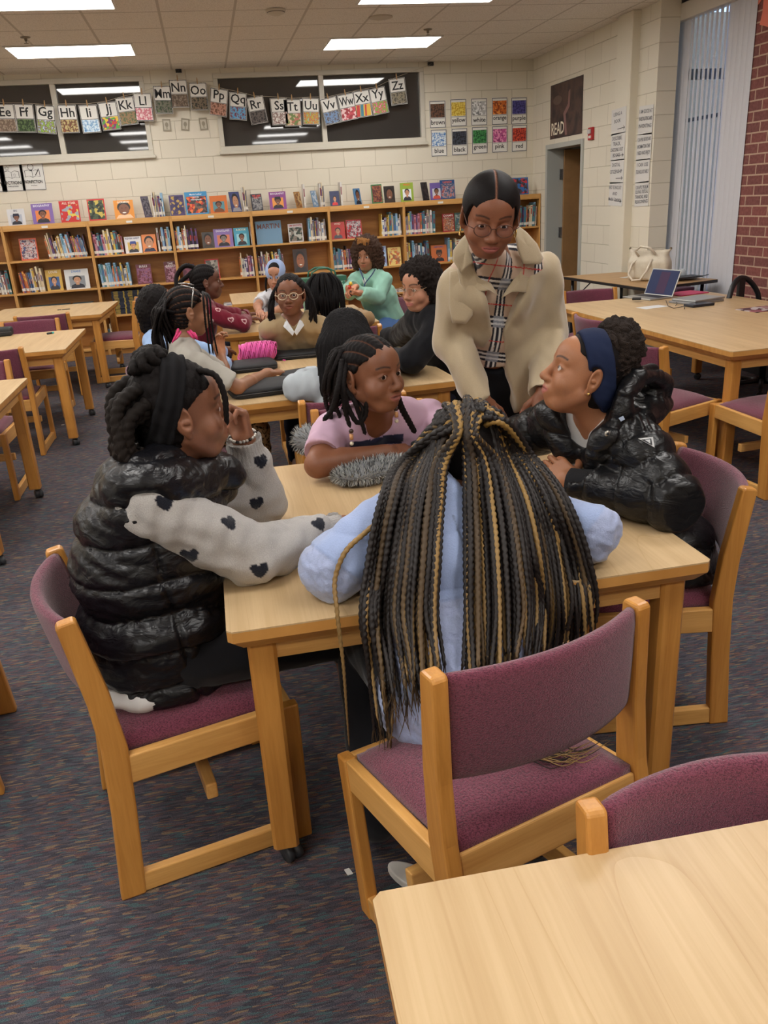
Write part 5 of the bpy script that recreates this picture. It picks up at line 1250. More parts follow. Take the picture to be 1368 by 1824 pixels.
def trousers(o, org, J, mat, col, g=1.0, off=.012, res=.011, name='trousers', end=1.0, pattern=None, waist=0):
    J = {k: _V(v) for k, v in J.items()}; lo, hi = bounds([J[k] for k in ('pelvis', 'hpL', 'hpR', 'knL', 'knR', 'anL', 'anR')], .2); lo[2] = max(lo[2], .02)
    S_ = Solid(lo, hi, res)
    for s_ in 'LR':
        hp, kn, an = J['hp'+s_], J['kn'+s_], J['an'+s_]; e = kn+(an-kn)*end
        S_.cone(hp, kn, .080*g+off, .054*g+off*1.2, .03); S_.cone(kn, e, .052*g+off*1.2, .040*g+off*1.8, .02)
    S_.ell(J['pelvis'], (.132*g+off, .122*g+off, .11*g), None, .04)
    if waist: pe = J['pelvis']; d = (J['chest']-pe); d = d/np.linalg.norm(d); sd = np.array([.05, 0, 0]); S_.cone(pe-sd+d*.03, pe-sd+d*waist, .112, .106, .03); S_.cone(pe+sd+d*.03, pe+sd+d*waist, .112, .106, .03); S_.plane_cut(pe+d*waist, d)
    V, F = S_.mesh(); V = smooth_mesh(V, F, 1, .4); N = vnormals(V, F); V = V+N*(wobble(V, 24, 7)*.004)[:, None]; V[:, 2] = np.maximum(V[:, 2], .012)
    C = np.tile(lin(col), (len(V), 1)).astype(float)
    if pattern is not None: C = pattern(V, N, C)
    return child(o, name, V, F, mat, org, C)
def shoe(o, org, an, fwd, col=(225, 222, 215), sole=(235, 232, 226), z0=0.0):
    an = _V(an); f = _V(fwd); f[2] = 0; f /= np.linalg.norm(f); c = np.array([an[0], an[1], z0])
    r = np.array([f[1], -f[0], 0]); R = np.stack([r, f, np.array([0, 0, 1.])], 1)
    S_ = Solid(c-.22, c+.26, .006); P = lambda x, y, z: c+R@np.array([x, y, z])
    S_.ell(P(0, .09, .045), (.044, .085, .038), R, 0); S_.ell(P(0, -.01, .06), (.038, .058, .055), R, .03); S_.cone(P(0, -.015, .06), P(0, -.02, .105), .040, .038, .02)
    S_.fn(c-.3, c+.3, lambda X, Y, Z: (.022-Z)*-1*-1+X*0+Y*0, .002, 's')
    V, F = S_.mesh(); child(o, 'shoe', V, F, col_mat('shoe_leather', .5, bump=.2), org, np.tile(lin(col), (len(V), 1)))
    b = MB(); pl = []
    for k in range(24):
        a = 2*PI*k/24; pl.append((math.cos(a)*(.045 if math.sin(a) > 0 else .038), .045+math.sin(a)*.135))
    M = Matrix([list(R[0])+[c[0]], list(R[1])+[c[1]], list(R[2])+[c[2]], [0, 0, 0, 1]])
    b.prism(pl, 'z', 0.001, .024, M); mbchild(o, b, 'shoe_sole', flat('shoe_sole', sole, .6), org, bevel=.004)
def glasses(o, head, org, rim=(90, 70, 50), metal=.6, r=.0015, rx=.0225, rz_=.0185, tint=None, y=.108, half=False, lens=True, name='glasses'):
    M = head.mat(); b = MB(); fr = flat('glasses_rim', rim, .35, metal=metal)
    for x in (-1, 1):
        pts = [M @ Vector((x*.032*head.w+rx*math.cos(a), y-.006*abs(math.cos(a)*rx+x*x*0)/.02*.5, .000+rz_*math.sin(a))) for a in [2*PI*k/24 for k in range(24)]]
        b.tube(pts, r*head.sc, 6, close=True)
        b.tube([M @ Vector((x*(.032*head.w+rx), y-.004, .004)), M @ Vector((x*.074*head.w, y-.02, .006)), M @ Vector((x*.080*head.w, -.005, .012)), M @ Vector((x*.080*head.w, -.02, -.002))], r*head.sc, 6)
    b.tube([M @ Vector((-.032*head.w+rx, y, .004)), M @ Vector((0, y+.003, .008)), M @ Vector((.032*head.w-rx, y, .004))], r*head.sc, 6)
    g = mbchild(o, b, name, fr, org)
    if lens:
        t = NT('spectacle_lens'); thin_glass(t, .02)
        for x in (-1, 1):
            q = MB(); n = 24; q.add([M @ Vector((x*.032*head.w+rx*.97*math.cos(2*PI*k/n), y-.003, rz_*.97*math.sin(2*PI*k/n))) for k in range(n)], [tuple(range(n))])
            l = q.build('lens', _mats.setdefault('lens', t.m), g)
def tee_mat(): return col_mat('cotton', rough=.9, spec=.15, bump=.25, bscale=900, sheen=.15, dist=.001)
def knit_mat(): return col_mat('knit', rough=.95, spec=.1, bump=.5, bscale=420, kind='voronoi', stretch=(1, 1, .6), sheen=.25, dist=.002)
def fleece_mat(): return col_mat('fleece', rough=.95, spec=.1, bump=.35, bscale=500, sheen=.08, dist=.0015)
def denim_mat(): return col_mat('denim', rough=.9, spec=.15, bump=.4, bscale=700, stretch=(1, 1, .2), dist=.001)
def nylon_mat():
    key = ('nylon',)
    if key in _mats: return _mats[key]
    t = NT('glossy_nylon'); a = t.n('ShaderNodeVertexColor'); a.layer_name = 'Col'; t.l(a.outputs[0], t.b.inputs['Base Color'])
    t.b.inputs['Roughness'].default_value = .33; t.b.inputs['Specular IOR Level'].default_value = .38; t.b.inputs['Coat Weight'].default_value = .0; t.b.inputs['Coat Roughness'].default_value = .3
    n = t.n('ShaderNodeTexNoise', i_Scale=20.0, i_Detail=3.0, i_Distortion=1.4); t.l(t.coord((1, 1, 1.8)), n.inputs['Vector']); t.bump(n.outputs[0], .38, .012)
    _mats[key] = t.m; return t.m
def heart_pattern(centres, col, size, J=None):
    def f(V, N, C):
        for c in centres:
            c = _V(c); d = np.linalg.norm(V-c, axis=1); i = int(np.argmin(d)); p = V[i]; n = N[i]
            up = np.array([0, 0, 1.])-n*n[2]; up /= max(np.linalg.norm(up), 1e-6); rt = np.cross(up, n)
            q = V-p; x = q@rt/size; y = q@up/size; near = (np.abs(q@n) < size*1.2) & (np.linalg.norm(q, axis=1) < size*2)
            h = (x*x+y*y-.55)**3-x*x*y**3*1.3
            m = near & ((x*x+y*y-.45)**3-1.5*x*x*y**3 < 0); C[m] = lin(col)
        return C
    return f
def surf_depth(V, px, py, rad=.012):
    """distance along a sight line at which it meets a cloth surface (None if it misses)"""
    d = np.array(pxray(px, py)); d /= np.linalg.norm(d); q = V-np.array([0, 0, CAM_H]); t = q@d; m = (q*q).sum(1)-t*t < rad*rad
    return (t[m].min(), d) if m.any() else (None, d)
def ray_hit(V, px, py):
    """vertex of a cloth nearest to the sight line of a pixel, on the near side (used to find where a printed motif sits)"""
    d = np.array(pxray(px, py)); d /= np.linalg.norm(d); o = np.array([0, 0, CAM_H]); q = V-o; t = q@d; dist = np.linalg.norm(q-t[:, None]*d, axis=1)
    c = np.where(dist < max(dist.min()*1.5, .01))[0]; return V[c[np.argmin(t[c])]]
# ---------------------------------------------------------------- girl in the black puffer vest (left of the front table)
def girl_vest():
    hd = Head(at(322, 735, Y=2.08), (.95, .20, .02), (-.03, 0, 1), 1.12, 1.06, cheek=1.25)
    J = dict(neck=at(292, 838, Y=2.06), chest=at(285, 960, Y=2.03), pelvis=(-.235, 2.03, .58), shR=at(268, 905, Y=1.90), shL=at(352, 868, Y=2.24), elR=at(448, 988, Z=.815), elL=at(462, 893, Z=.82),
             wrR=at(600, 942, Z=.782), wrL=at(434, 782, Y=2.26), hpL=(-.20, 2.14, .56), hpR=(-.18, 1.92, .56), knL=(.24, 2.20, .52), knR=(.26, 1.99, .52), anL=(.34, 2.22, .10), anR=(.335, 1.965, .10))
    fR = at(690, 893, Z=.765)-J['wrR']
    sk = (136, 90, 67)
    o, org = make_person((-.2, 2.0), 'seated person in glossy black puffer vest over grey sweater with black hearts', sk, hd, J, res=(.009, .0032), girth=1.35, tg=.85, arm=(.05, .042, .028),
        hands={'R': dict(f=fR, p=(0, 0, -1), curl=.28, sc=1.0, thumb=.3), 'L': dict(f=Vector((-.10, -.04, 1)), p=(-.75, -.62, -.1), curl=1.05, sc=1.0, thumb=.2)}, mouth=.0008, look=(-.3, 1, .05), neck_r=.055)
    # hair: swept up under a band
    V, F, C = hair_cap(hd, thick=.008, rows=9, row_amp=.004, scalp=None, line=lambda q: std_line(q, .066, -.070))
    child(o, 'hair', V, F, M_hairb, org, C)
    parts = []; rr = random.Random(3)
    P = lambda x, y, z: Vector(hd.P(x, y, z))
    # bun on the crown
    for k in range(7):
        a = k*0.9; c = P(-.0+.02*math.cos(a), -.045+.024*math.sin(a), .128); pts = [c+Vector((.022*math.cos(t+a), .022*math.sin(t*1.3+a), .020*math.sin(t))) for t in np.linspace(0, 5.5, 10)]
        v, f, c_ = braid(pts, .014, .018, 8, .005, 'twist', .8, cols=[lin((26, 22, 21))]*2, seed=k); parts.append((v, f, c_))
    # chunky twists falling behind the band
    for k in range(15):
        x = -.06+.13*rr.random(); y0 = -.085+.015*rr.random(); z0 = .09-.12*(k/15)
        p0 = P(x, y0, z0); p1 = P(x*1.2, y0-.045-.02*rr.random(), z0-.03); p2 = P(x*1.25+.01*rr.uniform(-1, 1), y0-.050-.02*rr.random(), z0*.35-.07); p3 = P(x*1.1, y0-.01+.03*rr.random(), -.095-.02*rr.random())
        v, f, c_ = braid([p0, p1, p2, p3], .0155, .020, 9, .004, 'twist', .75, cols=[lin((28, 24, 22)), lin((44, 36, 32))], seed=k); parts.append((v, f, c_))
    # one twist falling over the temple
    for (x, s) in ((.062, 1), (.045, .8)):
        v, f, c_ = braid([P(x*.7, .045, .098), P(x, .075, .085), P(x+.014, .088, .04), P(x+.016, .086, -.005), P(x+.012, .085, -.028)], .0075*s, .014, 8, .003, 'twist', .5, cols=[lin((26, 22, 21))]*2); parts.append((v, f, c_))
    V, F, C = join_vfc(parts); child(o, 'hair_twists', V, F, M_hairb, org, C)
    # wide black band
    vs = []; n = 40; m = 7
    S2 = Solid(hd.c-.2, hd.c+.2, .004)
    S2.ell(hd.P(0, -.016, .034), (.0885*hd.sc*hd.w, .108*hd.sc, .100*hd.sc), hd.R, 0); S2.ell(hd.P(0, -.034, -.02), (.074*hd.sc*hd.w, .076*hd.sc, .082*hd.sc), hd.R, .02)
    nn = hd.R@np.array([0, .93, -.36]); nn /= np.linalg.norm(nn)
    S2.plane_cut(hd.P(0, -.010, .03), nn); S2.plane_cut(hd.P(0, -.064, .03), -nn)
    V, F = S2.mesh(); V = smooth_mesh(V, F, 1); N = vnormals(V, F); q = hd.loc(V); V = V+N*(.003*np.sin((q@np.array([0, .9, -.36]))*260)+.002*wobble(V, 50, 3))[:, None]
    child(o, 'headband', V, F, col_mat('band_knit', .9, .15, .3, 700), org, np.tile(lin((24, 23, 25)), (len(V), 1)))
    # grey sweater with hearts
    sw = [None]
    def pat(V, N, C):
        cs = [ray_hit(V, *p) for p in ((302, 902), (418, 932), (460, 1026), (578, 936), (336, 1001), (376, 862), (472, 823), (463, 903), (556, 998))]
        C = heart_pattern(cs, (26, 28, 38), .026)(V, N, C)
        for w_, e_ in ((_V(J['wrR']), _V(J['elR'])), (_V(J['wrL']), _V(J['elL']))):
            d = (w_-e_)/np.linalg.norm(w_-e_); t = (V-w_)@d; m = (t > -.055) & (np.linalg.norm(V-w_, axis=1) < .09); C[m] *= .93
        return C
    def dsp(V, N):
        for w_, e_ in ((_V(J['wrR']), _V(J['elR'])), (_V(J['wrL']), _V(J['elL']))):   # rib cuffs
            d = (w_-e_)/np.linalg.norm(w_-e_); t = (V-w_)@d; m = (t > -.055) & (np.linalg.norm(V-w_, axis=1) < .09)
            a = np.cross(d, [0, 0, 1]); a /= np.linalg.norm(a); b = np.cross(d, a); an = np.arctan2((V-w_)@a, (V-w_)@b); V[m] += N[m]*(np.sin(an[m]*30)*.0012-.004)[:, None]
        return V
    shirt(o, org, J, knit_mat(), (172, 168, 164), g=1.35, tg=.95, sleeve=1.97, off=.016, res=.0042, arm=(.052, .046, .027), name='sweater', pattern=pat, fold=.006, seed=2, disp=dsp)
    trousers(o, org, J, tee_mat(), (20, 20, 24), g=1.0, end=.97)
    shoe(o, org, J['anR'], (1, -.1, 0), (30, 30, 32), (220, 216, 205)); shoe(o, org, J['anL'], (1, .1, 0), (30, 30, 32), (220, 216, 205))
    # puffer vest
    lo, hi = (-.62, 1.6, .40), (.22, 2.5, 1.22); S_ = Solid(lo, hi, .0055)
    for px, py, Y, rx, ry, rz_ in ((296, 1165, 2.03, .195, .205, .115), (285, 1090, 2.03, .205, .215, .12), (268, 1000, 2.03, .198, .205, .12), (268, 925, 2.04, .180, .195, .11), (285, 868, 2.06, .150, .20, .085)):
        S_.ell(at(px, py, Y=Y), (rx, ry, rz_), None, .06)
    S_.cone(at(262, 878, Y=1.92), at(300, 842, Y=2.02), .098, .085, .04); S_.cone(at(350, 850, Y=2.22), _V(J['neck']), .085, .080, .04)
    S_.cone(at(240, 850, Y=2.05), at(330, 842, Y=2.07), .075, .085, .03)                 # collar roll
    S_.cone(at(330, 835, Y=2.10), at(392, 850, Y=2.12), .075, .060, .03)
    # armhole near side, open neck
    S_.ell(at(300, 962, Y=1.72), (.125, .120, .112), None, .02, 's')
    S_.ell(at(258, 915, Y=1.76), (.075, .095, .070), None, .02, 's')
    S_.ell(at(425, 905, Y=2.33), (.10, .115, .12), None, .012, 's')
    nkt = _V(J['neck']); S_.cone(nkt+np.array([.015, 0, .01]), nkt+np.array([.03, 0, .16]), .062, .080, .01, 's')
    S_.ell(hd.P(0, .01, -.05), (.078, .095, .080), None, .008, 's')
    S_.plane_cut((0, 0, .455), (0, 0, -1), .02)
    V, F = S_.mesh(); V = smooth_mesh(V, F, 2, .5); N = vnormals(V, F)
    ax_ = np.array([-.02, .0, 1.0]); rel = V-np.array([-.22, 2.0, .46])
    ss = V[:, 2]+.22*(V[:, 0]+.2)+.012*np.sin(V[:, 1]*16)+.026*np.sin(V[:, 0]*11)+.010*wobble(V, 9, 2); ph = ss/.098
    pf = np.abs(np.sin(PI*ph))**.42
    seam = np.exp(-((V[:, 0]+.20+.12*(V[:, 2]-.8))/.006)**2)*(V[:, 2] < .90)
    pf = pf*(1-.55*seam)
    V = V+N*((pf-.62)*.022+wobble(V*np.array([1, 1, 2.0]), 34, 4, 3)*.0048*pf)[:, None]
    # radiating creases into the seams
    V = V+N*(np.sin(V[:, 0]*150+8*wobble(V, 12, 1))*(1-pf)*.003)[:, None]
    C = np.tile(lin((17, 17, 21)), (len(V), 1)); C = C*(1-.5*np.clip(seam, 0, 1)[:, None])
    child(o, 'puffer_vest', V, F, nylon_mat(), org, C)
    # shirt tail under the vest
    S_ = Solid((-.52, 1.72, .44), (.02, 2.3, .56), .008); S_.ell((-.275, 2.02, .490), (.200, .20, .050), None, 0)
    V, F = S_.mesh(); N = vnormals(V, F); V = V+N*(wobble(V, 40, 2)*.005)[:, None]; child(o, 'undershirt_hem', V, F, tee_mat(), org, np.tile(lin((208, 206, 204)), (len(V), 1)))
    # bead bracelet
    w = _V(J['wrL']); e = _V(J['elL']); d = (w-e)/np.linalg.norm(w-e); a = np.cross(d, [0, 1, .2]); a /= np.linalg.norm(a); b_ = np.cross(d, a); q = MB(); mm = [flat('bead_silver', (205, 200, 192), .3, metal=.6), flat('bead_black', (25, 25, 27), .3)]
    for k in range(24):
        an = 2*PI*k/24; q.cur = 0 if k % 4 else 1; q.ball(list(w+d*.012+(a*math.cos(an)+b_*math.sin(an))*.036), .0048, 8, 6)
    mbchild(o, q, 'bracelet', mm, org)
    return o
# ---------------------------------------------------------------- girl with long braids seen from behind
def girl_braids():
    up = Vector((0, .42, .90)); hd = Head(at(827, 812, Y=1.93), (-.02, .90, -.42), (0, .42, .9), 1.0, 1.0)
    J = dict(neck=at(822, 888, Y=1.86), chest=at(812, 985, Y=1.78), pelvis=(.455, 1.60, .56), shL=at(706, 930, Y=1.84), shR=at(945, 925, Y=1.86), elL=at(592, 1010, Z=.815), elR=at(1052, 950, Z=.82),
             wrL=(.40, 2.03, .795), wrR=(.72, 2.06, .795), hpL=(.36, 1.60, .55), hpR=(.56, 1.60, .55), knL=(.28, 1.98, .53), knR=(.52, 2.02, .53), anL=(.25, 1.70, .12), anR=(.60, 1.72, .12))
    sk = (112, 72, 52)
    o, org = make_person((.45, 1.6), 'seated person seen from behind with long black and gold braids, light blue jacket', sk, hd, J, res=(.010, .0035), girth=1.0, hands={'L': dict(f=(.8, .5, 0), p=(0, 0, -1), curl=.3), 'R': dict(f=(-.8, .5, 0), p=(0, 0, -1), curl=.3)}, eyes=False)
    def parts_on_scalp(q):
        return q
    V, F, C = hair_cap(hd, thick=.005, line=lambda q: std_line(q, .062, -.085), res=.0035)
    q = hd.loc(V)
    # centre part and cross parts show the scalp
    m = np.exp(-(q[:, 0]/.0022)**2)*(q[:, 2] > .03); ang = np.arctan2(q[:, 2]-.034, -(q[:, 1]+.014))
    for a0 in (.55, .95, 1.35): m = np.maximum(m, .6*np.exp(-((ang-a0)/.018)**2)*(np.abs(q[:, 0]) < .06))
    C = C*(1-m[:, None])+lin((150, 108, 92))*m[:, None]; child(o, 'hair', V, F, M_hairb, org, C)
    # jacket: smooth nylon yoke, plush lower part and sleeves
    base = (150, 168, 208); plush = (160, 172, 206)
    ex = lambda S_: (S_.cone(J['shL'], J['elL'], .073, .068, .02), S_.cone(J['shR'], J['elR'], .070, .060, .02), S_.cone(J['elL'], J['wrL'], .070, .045, .02), S_.cone(J['elR'], J['wrR'], .062, .045, .02),
                     S_.ell(at(822, 905, Y=1.86), (.085, .06, .05), None, .03), S_.cone((.40, 1.62, .50), (.53, 1.62, .50), .135, .135, .04))
    def dsp(V, N):
        pl = plush_w(V); V = V+N*(pl*(np.abs(wobble(V, 110, 3, 2))*.003+.004))[:, None]
        q_ = (1-pl)*np.abs(np.sin((V[:, 2]-.9)/.11*PI))**.4*.010; V = V+N*q_[:, None]; return V
    def plush_w(V):
        w = np.clip((.775-V[:, 2])/.004, 0, 1)
        for e_, s_ in ((J['elL'], J['shL']), (J['elR'], J['shR'])):
            e_ = _V(e_); s_ = _V(s_); d = (e_-s_)/np.linalg.norm(e_-s_); near = np.linalg.norm(V-e_, axis=1) < .16; w = np.maximum(w, near*np.clip(((V-e_)@d+.02-(V[:, 2]-.82)*.55)/.004, 0, 1))
        return w
    def pat(V, N, C):
        w = plush_w(V)[:, None]; C = C*(1-w)+lin(plush)*w*(1+.10*wobble(V, 150, 1)[:, None])
        vs = np.exp(-((V[:, 0]-.505+.1*(V[:, 2]-.8))/.0025)**2)*(V[:, 2] < .93)*(V[:, 1] < 1.8)*(1-w[:, 0]); C = C*(1-.55*vs[:, None]); return C
    jk = shirt(o, org, J, col_mat('jacket_cloth', .62, .3, .35, 260, sheen=.3, dist=.003), base, g=1.08, sleeve=1.95, off=.022, res=.0055, name='jacket', pattern=pat, fold=.006, hem=.475, extra=ex, disp=dsp, seed=5, neck_cut=.05, arm=(.044, .04, .03))
    JV = np.empty(len(jk.data.vertices)*3); jk.data.vertices.foreach_get('co', JV); JV = JV.reshape(-1, 3)+org; JV = JV[JV[:, 1] < 1.98]
    rr = random.Random(21); parts = []
    ys = [760, 800, 900, 1000, 1100, 1200, 1320]; hl = [88, 112, 152, 172, 184, 180, 165]; hr = [96, 124, 186, 222, 238, 236, 225]
    def colx(t, y):
        i = 0
        while i < len(ys)-2 and y > ys[i+1]: i += 1
        u = (y-ys[i])/(ys[i+1]-ys[i]); L_ = hl[i]+(hl[i+1]-hl[i])*u; R_ = hr[i]+(hr[i+1]-hr[i])*u
        return 828+(t*L_ if t < 0 else t*R_)
    N_ = 108
    for k in range(N_):
        left = k < 46
        if left: t = -1+.74*((k+.5)/46); t += rr.uniform(-.02, .02)
        else: t = .0+1.0*((k-46+.5)/(N_-46))+rr.uniform(-.015, .015)
        layer = rr.random()
        # root on the scalp: left half of the head for the left bunch
        s_ = -1 if (t < -.02) else 1
        at_ = abs(t); th = .14+1.25*at_*(.75+.25*rr.random()); back = 1.0-.9*layer*at_
        yy = -.014-(.094)*math.cos(th)*.0
        # direction on head ellipsoid: from crown (z) toward side(x) and back(-y)
        az = rr.uniform(.15, 1.25) if not (at_ < .25) else rr.uniform(.0, .5)
        dx = math.sin(th)*math.sin(az)*s_ if at_ > .12 else s_*.10*(1+at_*3); dy = -math.sin(th)*math.cos(az)-.25*(1-layer); dz = max(.18, math.cos(th))
        n_ = math.sqrt(dx*dx+dy*dy+dz*dz); dx, dy, dz = dx/n_, dy/n_, dz/n_
        az = az
        root = Vector(hd.P(dx*.078, -.014+dy*.098, .034+dz*.088)); d1 = Vector(hd.P(dx*.094, -.014+dy*.114, .034+dz*.098))
        lay = layer*.036
        def hang(px, py, Y):
            p_ = at(px, py, Y=Y+lay*.6); t_, d_ = surf_depth(JV, px, py)
            if t_ is not None:
                q_ = d_*(t_-.011-lay)+np.array([0, 0, CAM_H])
                if q_[1] < p_.y or abs(q_[1]-p_.y) < .10: return Vector(q_)
            return p_
        def onhead(px, py, k_=1.0):
            c_ = at(827, py, Y=1.93); w_ = (at(px, py, Y=1.93)-c_).length/.118; return at(px, py, Y=1.93-(.112*k_+lay*.5)*math.sqrt(max(0.02, 1-w_*w_)))
        sidepush = .10*max(0, at_-.6)
        a = onhead(colx(t*.92, 815), 815); b = hang(colx(t, 900), 900, 1.775+sidepush*.7); c = hang(colx(t, 1000), 1000, 1.675+sidepush); d = hang(colx(t, 1100), 1100, 1.610+sidepush*.4)
        if t > .5: d = hang(colx(t, 1080), 1080, 1.635)
        xl = colx(t, 1150); ye = (1175+rr.uniform(-15, 90)) if left else 1200-(xl-790)*.36+rr.uniform(5, 45)
        if left and t > -.6: ye = rr.uniform(1190, 1240)
        if left and t < -.75: ye = 1230+rr.uniform(0, 90)
        ye = min(ye, 1330)
        xe = colx(t*(.97), min(ye, 1319))+(rr.uniform(-6, 22) if left else rr.uniform(-10, 10))
        e = hang(xe, ye, 1.600 if left else (1.615 if t < .5 else 1.63))
        mid = hang((colx(t, 1100)+xe)/2, (1100+ye)/2, 1.604 if t < .5 else 1.63)
        gold = (k in (3, 12, 20, 29, 37, 44, 47, 50, 54, 61, 64, 74, 83, 93, 101)) or rr.random() < .06
        c0 = lin((158, 124, 66)) if gold else lin((30, 25, 24)); c1 = lin((140, 112, 70)) if gold else (lin((34, 28, 26)) if rr.random() < .8 else lin((96, 76, 50)))
        pts = ([root, d1, onhead(colx(t*.8, 775)*.5+827*.5, 775, .92), a, b, c, d] if at_ < .45 else [root, d1, a, b, c, d]) + ([mid, e] if ye > 1135 else [e])
        r = (.0072 if gold else .0078)*rr.uniform(.85, 1.1)
        v, f, cc = braid(pts, r, .0165, 8, .0036, 'braid', .5, rot=rr.random()*3, cols=[c0, c0, c1], seed=k)
        if gold is False and rr.random() < .18:   # gold strand woven in part way
            w = np.clip(np.sin(np.linspace(0, 9, len(v)))*.9, 0, 1)[:, None]*(np.arange(len(v)) % 8 < 4)[:, None]; cc = cc*(1-w*.8)+lin((150, 118, 64))*w*.8
        parts.append((v, f, cc))
        # wispy loose ends
        for j in range(3 if (left or t < .5) else 2):
            w0 = pts[-1]; L_ = rr.uniform(.03, .10); sx = rr.uniform(-.02, .02)
            wp = [w0+Vector((0, 0, .02)), w0+Vector((sx*.3, rr.uniform(-.006, .01), -L_*.4)), w0+Vector((sx+.008*math.sin(j*2+k), rr.uniform(-.01, .01), -L_))]
            v, f, cc = braid(wp, .0013, .01, 4, .012, 'none', .4, cols=[c1*.9, lin((120, 96, 64))*.8], seed=j); parts.append((v, f, cc))
    # the gold braid that strays to the left over the sleeve
    def hs_(px, py):
        t_, d_ = surf_depth(JV, px, py); return Vector(d_*((t_ or 2.0)-.014)+np.array([0, 0, CAM_H]))
    path = [at(752, 830, Y=1.86), at(728, 862, Y=1.82), hs_(700, 905), hs_(655, 945), hs_(614, 985), hs_(597, 1030), at(600, 1085, Y=1.655), at(611, 1180, Y=1.63), at(617, 1260, Y=1.62), at(622, 1330, Y=1.62)]
    v, f, cc = braid(path, .0060, .015, 8, .0036, 'braid', .25, cols=[lin((150, 118, 64)), lin((120, 94, 60))]); parts.append((v, f, cc))
    # loose ends lying on the seat behind the backrest
    for k in range(26):
        x0 = rr.uniform(.50, .60); y0 = rr.uniform(1.33, 1.38); a = rr.uniform(-.6, .6)
        zs = lambda y: .525-.165*(y-1.38)-(.0 if k % 2 else -.004)
        wp = [Vector((x0, y0+.05, zs(y0+.05)+.05)), Vector((x0-.02, y0, zs(y0)+.014)), Vector((x0+.02*math.cos(a), y0-.03, zs(y0-.03))), Vector((x0+.06+.04*a, y0-.05+.03*a, zs(y0-.05+.03*a))), Vector((x0+.11+.03*a, y0-.03+.03*a, zs(y0-.03+.03*a)))]
        v, f, cc = braid(wp, .0016, .01, 4, .008, 'none', .4, cols=[lin((150, 120, 74)) if k % 3 else lin((40, 32, 28))]*2); parts.append((v, f, cc))
    V, F, C = join_vfc(parts); child(o, 'braids', V, F, col_mat('braid_hair', .5, .35, .35, 1100, dist=.001), org, C)
    trousers(o, org, J, tee_mat(), (24, 24, 28), g=1.05)
    for a_ in ('anL', 'anR'): pass
    shoe(o, org, at(742, 1542, Z=.06), (.55, -.6, 0), (205, 200, 194), (228, 226, 220)); shoe(o, org, (.60, 1.74, .1), (.1, 1, 0))
    return o
ONLY = os.environ.get('ONLY', '').split(',') if os.environ.get('ONLY') else None
def want(n): return ONLY is None or n in ONLY
if want('vest'): girl_vest()
if want('braids'): girl_braids()
# ---------------------------------------------------------------- girl in the pink tee (far side of the front table)
def fur_pillow(loc, rx, ry, rz_, rot, lab, seed=1, n=2600, L=.019):
    rr = random.Random(seed); M = Matrix.Translation(loc) @ Matrix.Rotation(rot, 4, 'Z'); o = MB()
    o.ball((0, 0, 0), (rx, ry, rz_), 32, 16); r = o.build('fuzzy_pillow', flat('fur_base', (120, 122, 124), .95)); r.matrix_world = M
    b = MB(); mats = [flat('fur_light', (190, 192, 190), .9), flat('fur_dark', (84, 86, 88), .9)]
    for k in range(n):
        u = rr.uniform(-1, 1); a = rr.uniform(0, 2*PI); q = math.sqrt(1-u*u); d = Vector((q*math.cos(a), q*math.sin(a), u)); p = Vector((d.x*rx, d.y*ry, d.z*rz_)); nn = Vector((d.x/rx, d.y/ry, d.z/rz_)).normalized()
        t = Vector((rr.uniform(-1, 1), rr.uniform(-1, 1), rr.uniform(-.6, .2)))*.7; w = nn.cross(Vector((rr.random(), rr.random(), .3))).normalized()*.0014; l = L*rr.uniform(.6, 1.2)
        tip = p+(nn+t*.6).normalized()*l; mid = p+(nn+t*.2).normalized()*l*.5; b.cur = 0 if rr.random() < .62 else 1
        if tip.z < -rz_+.0: tip.z = -rz_+.0; 
        b.add([p-w, p+w, mid+w*.9, tip, mid-w*.9], [(0, 1, 2, 3, 4)], True)
    f = b.build('fur_strands', mats, r); f['kind'] = 'stuff'; tag(r, lab, 'pillow'); return r
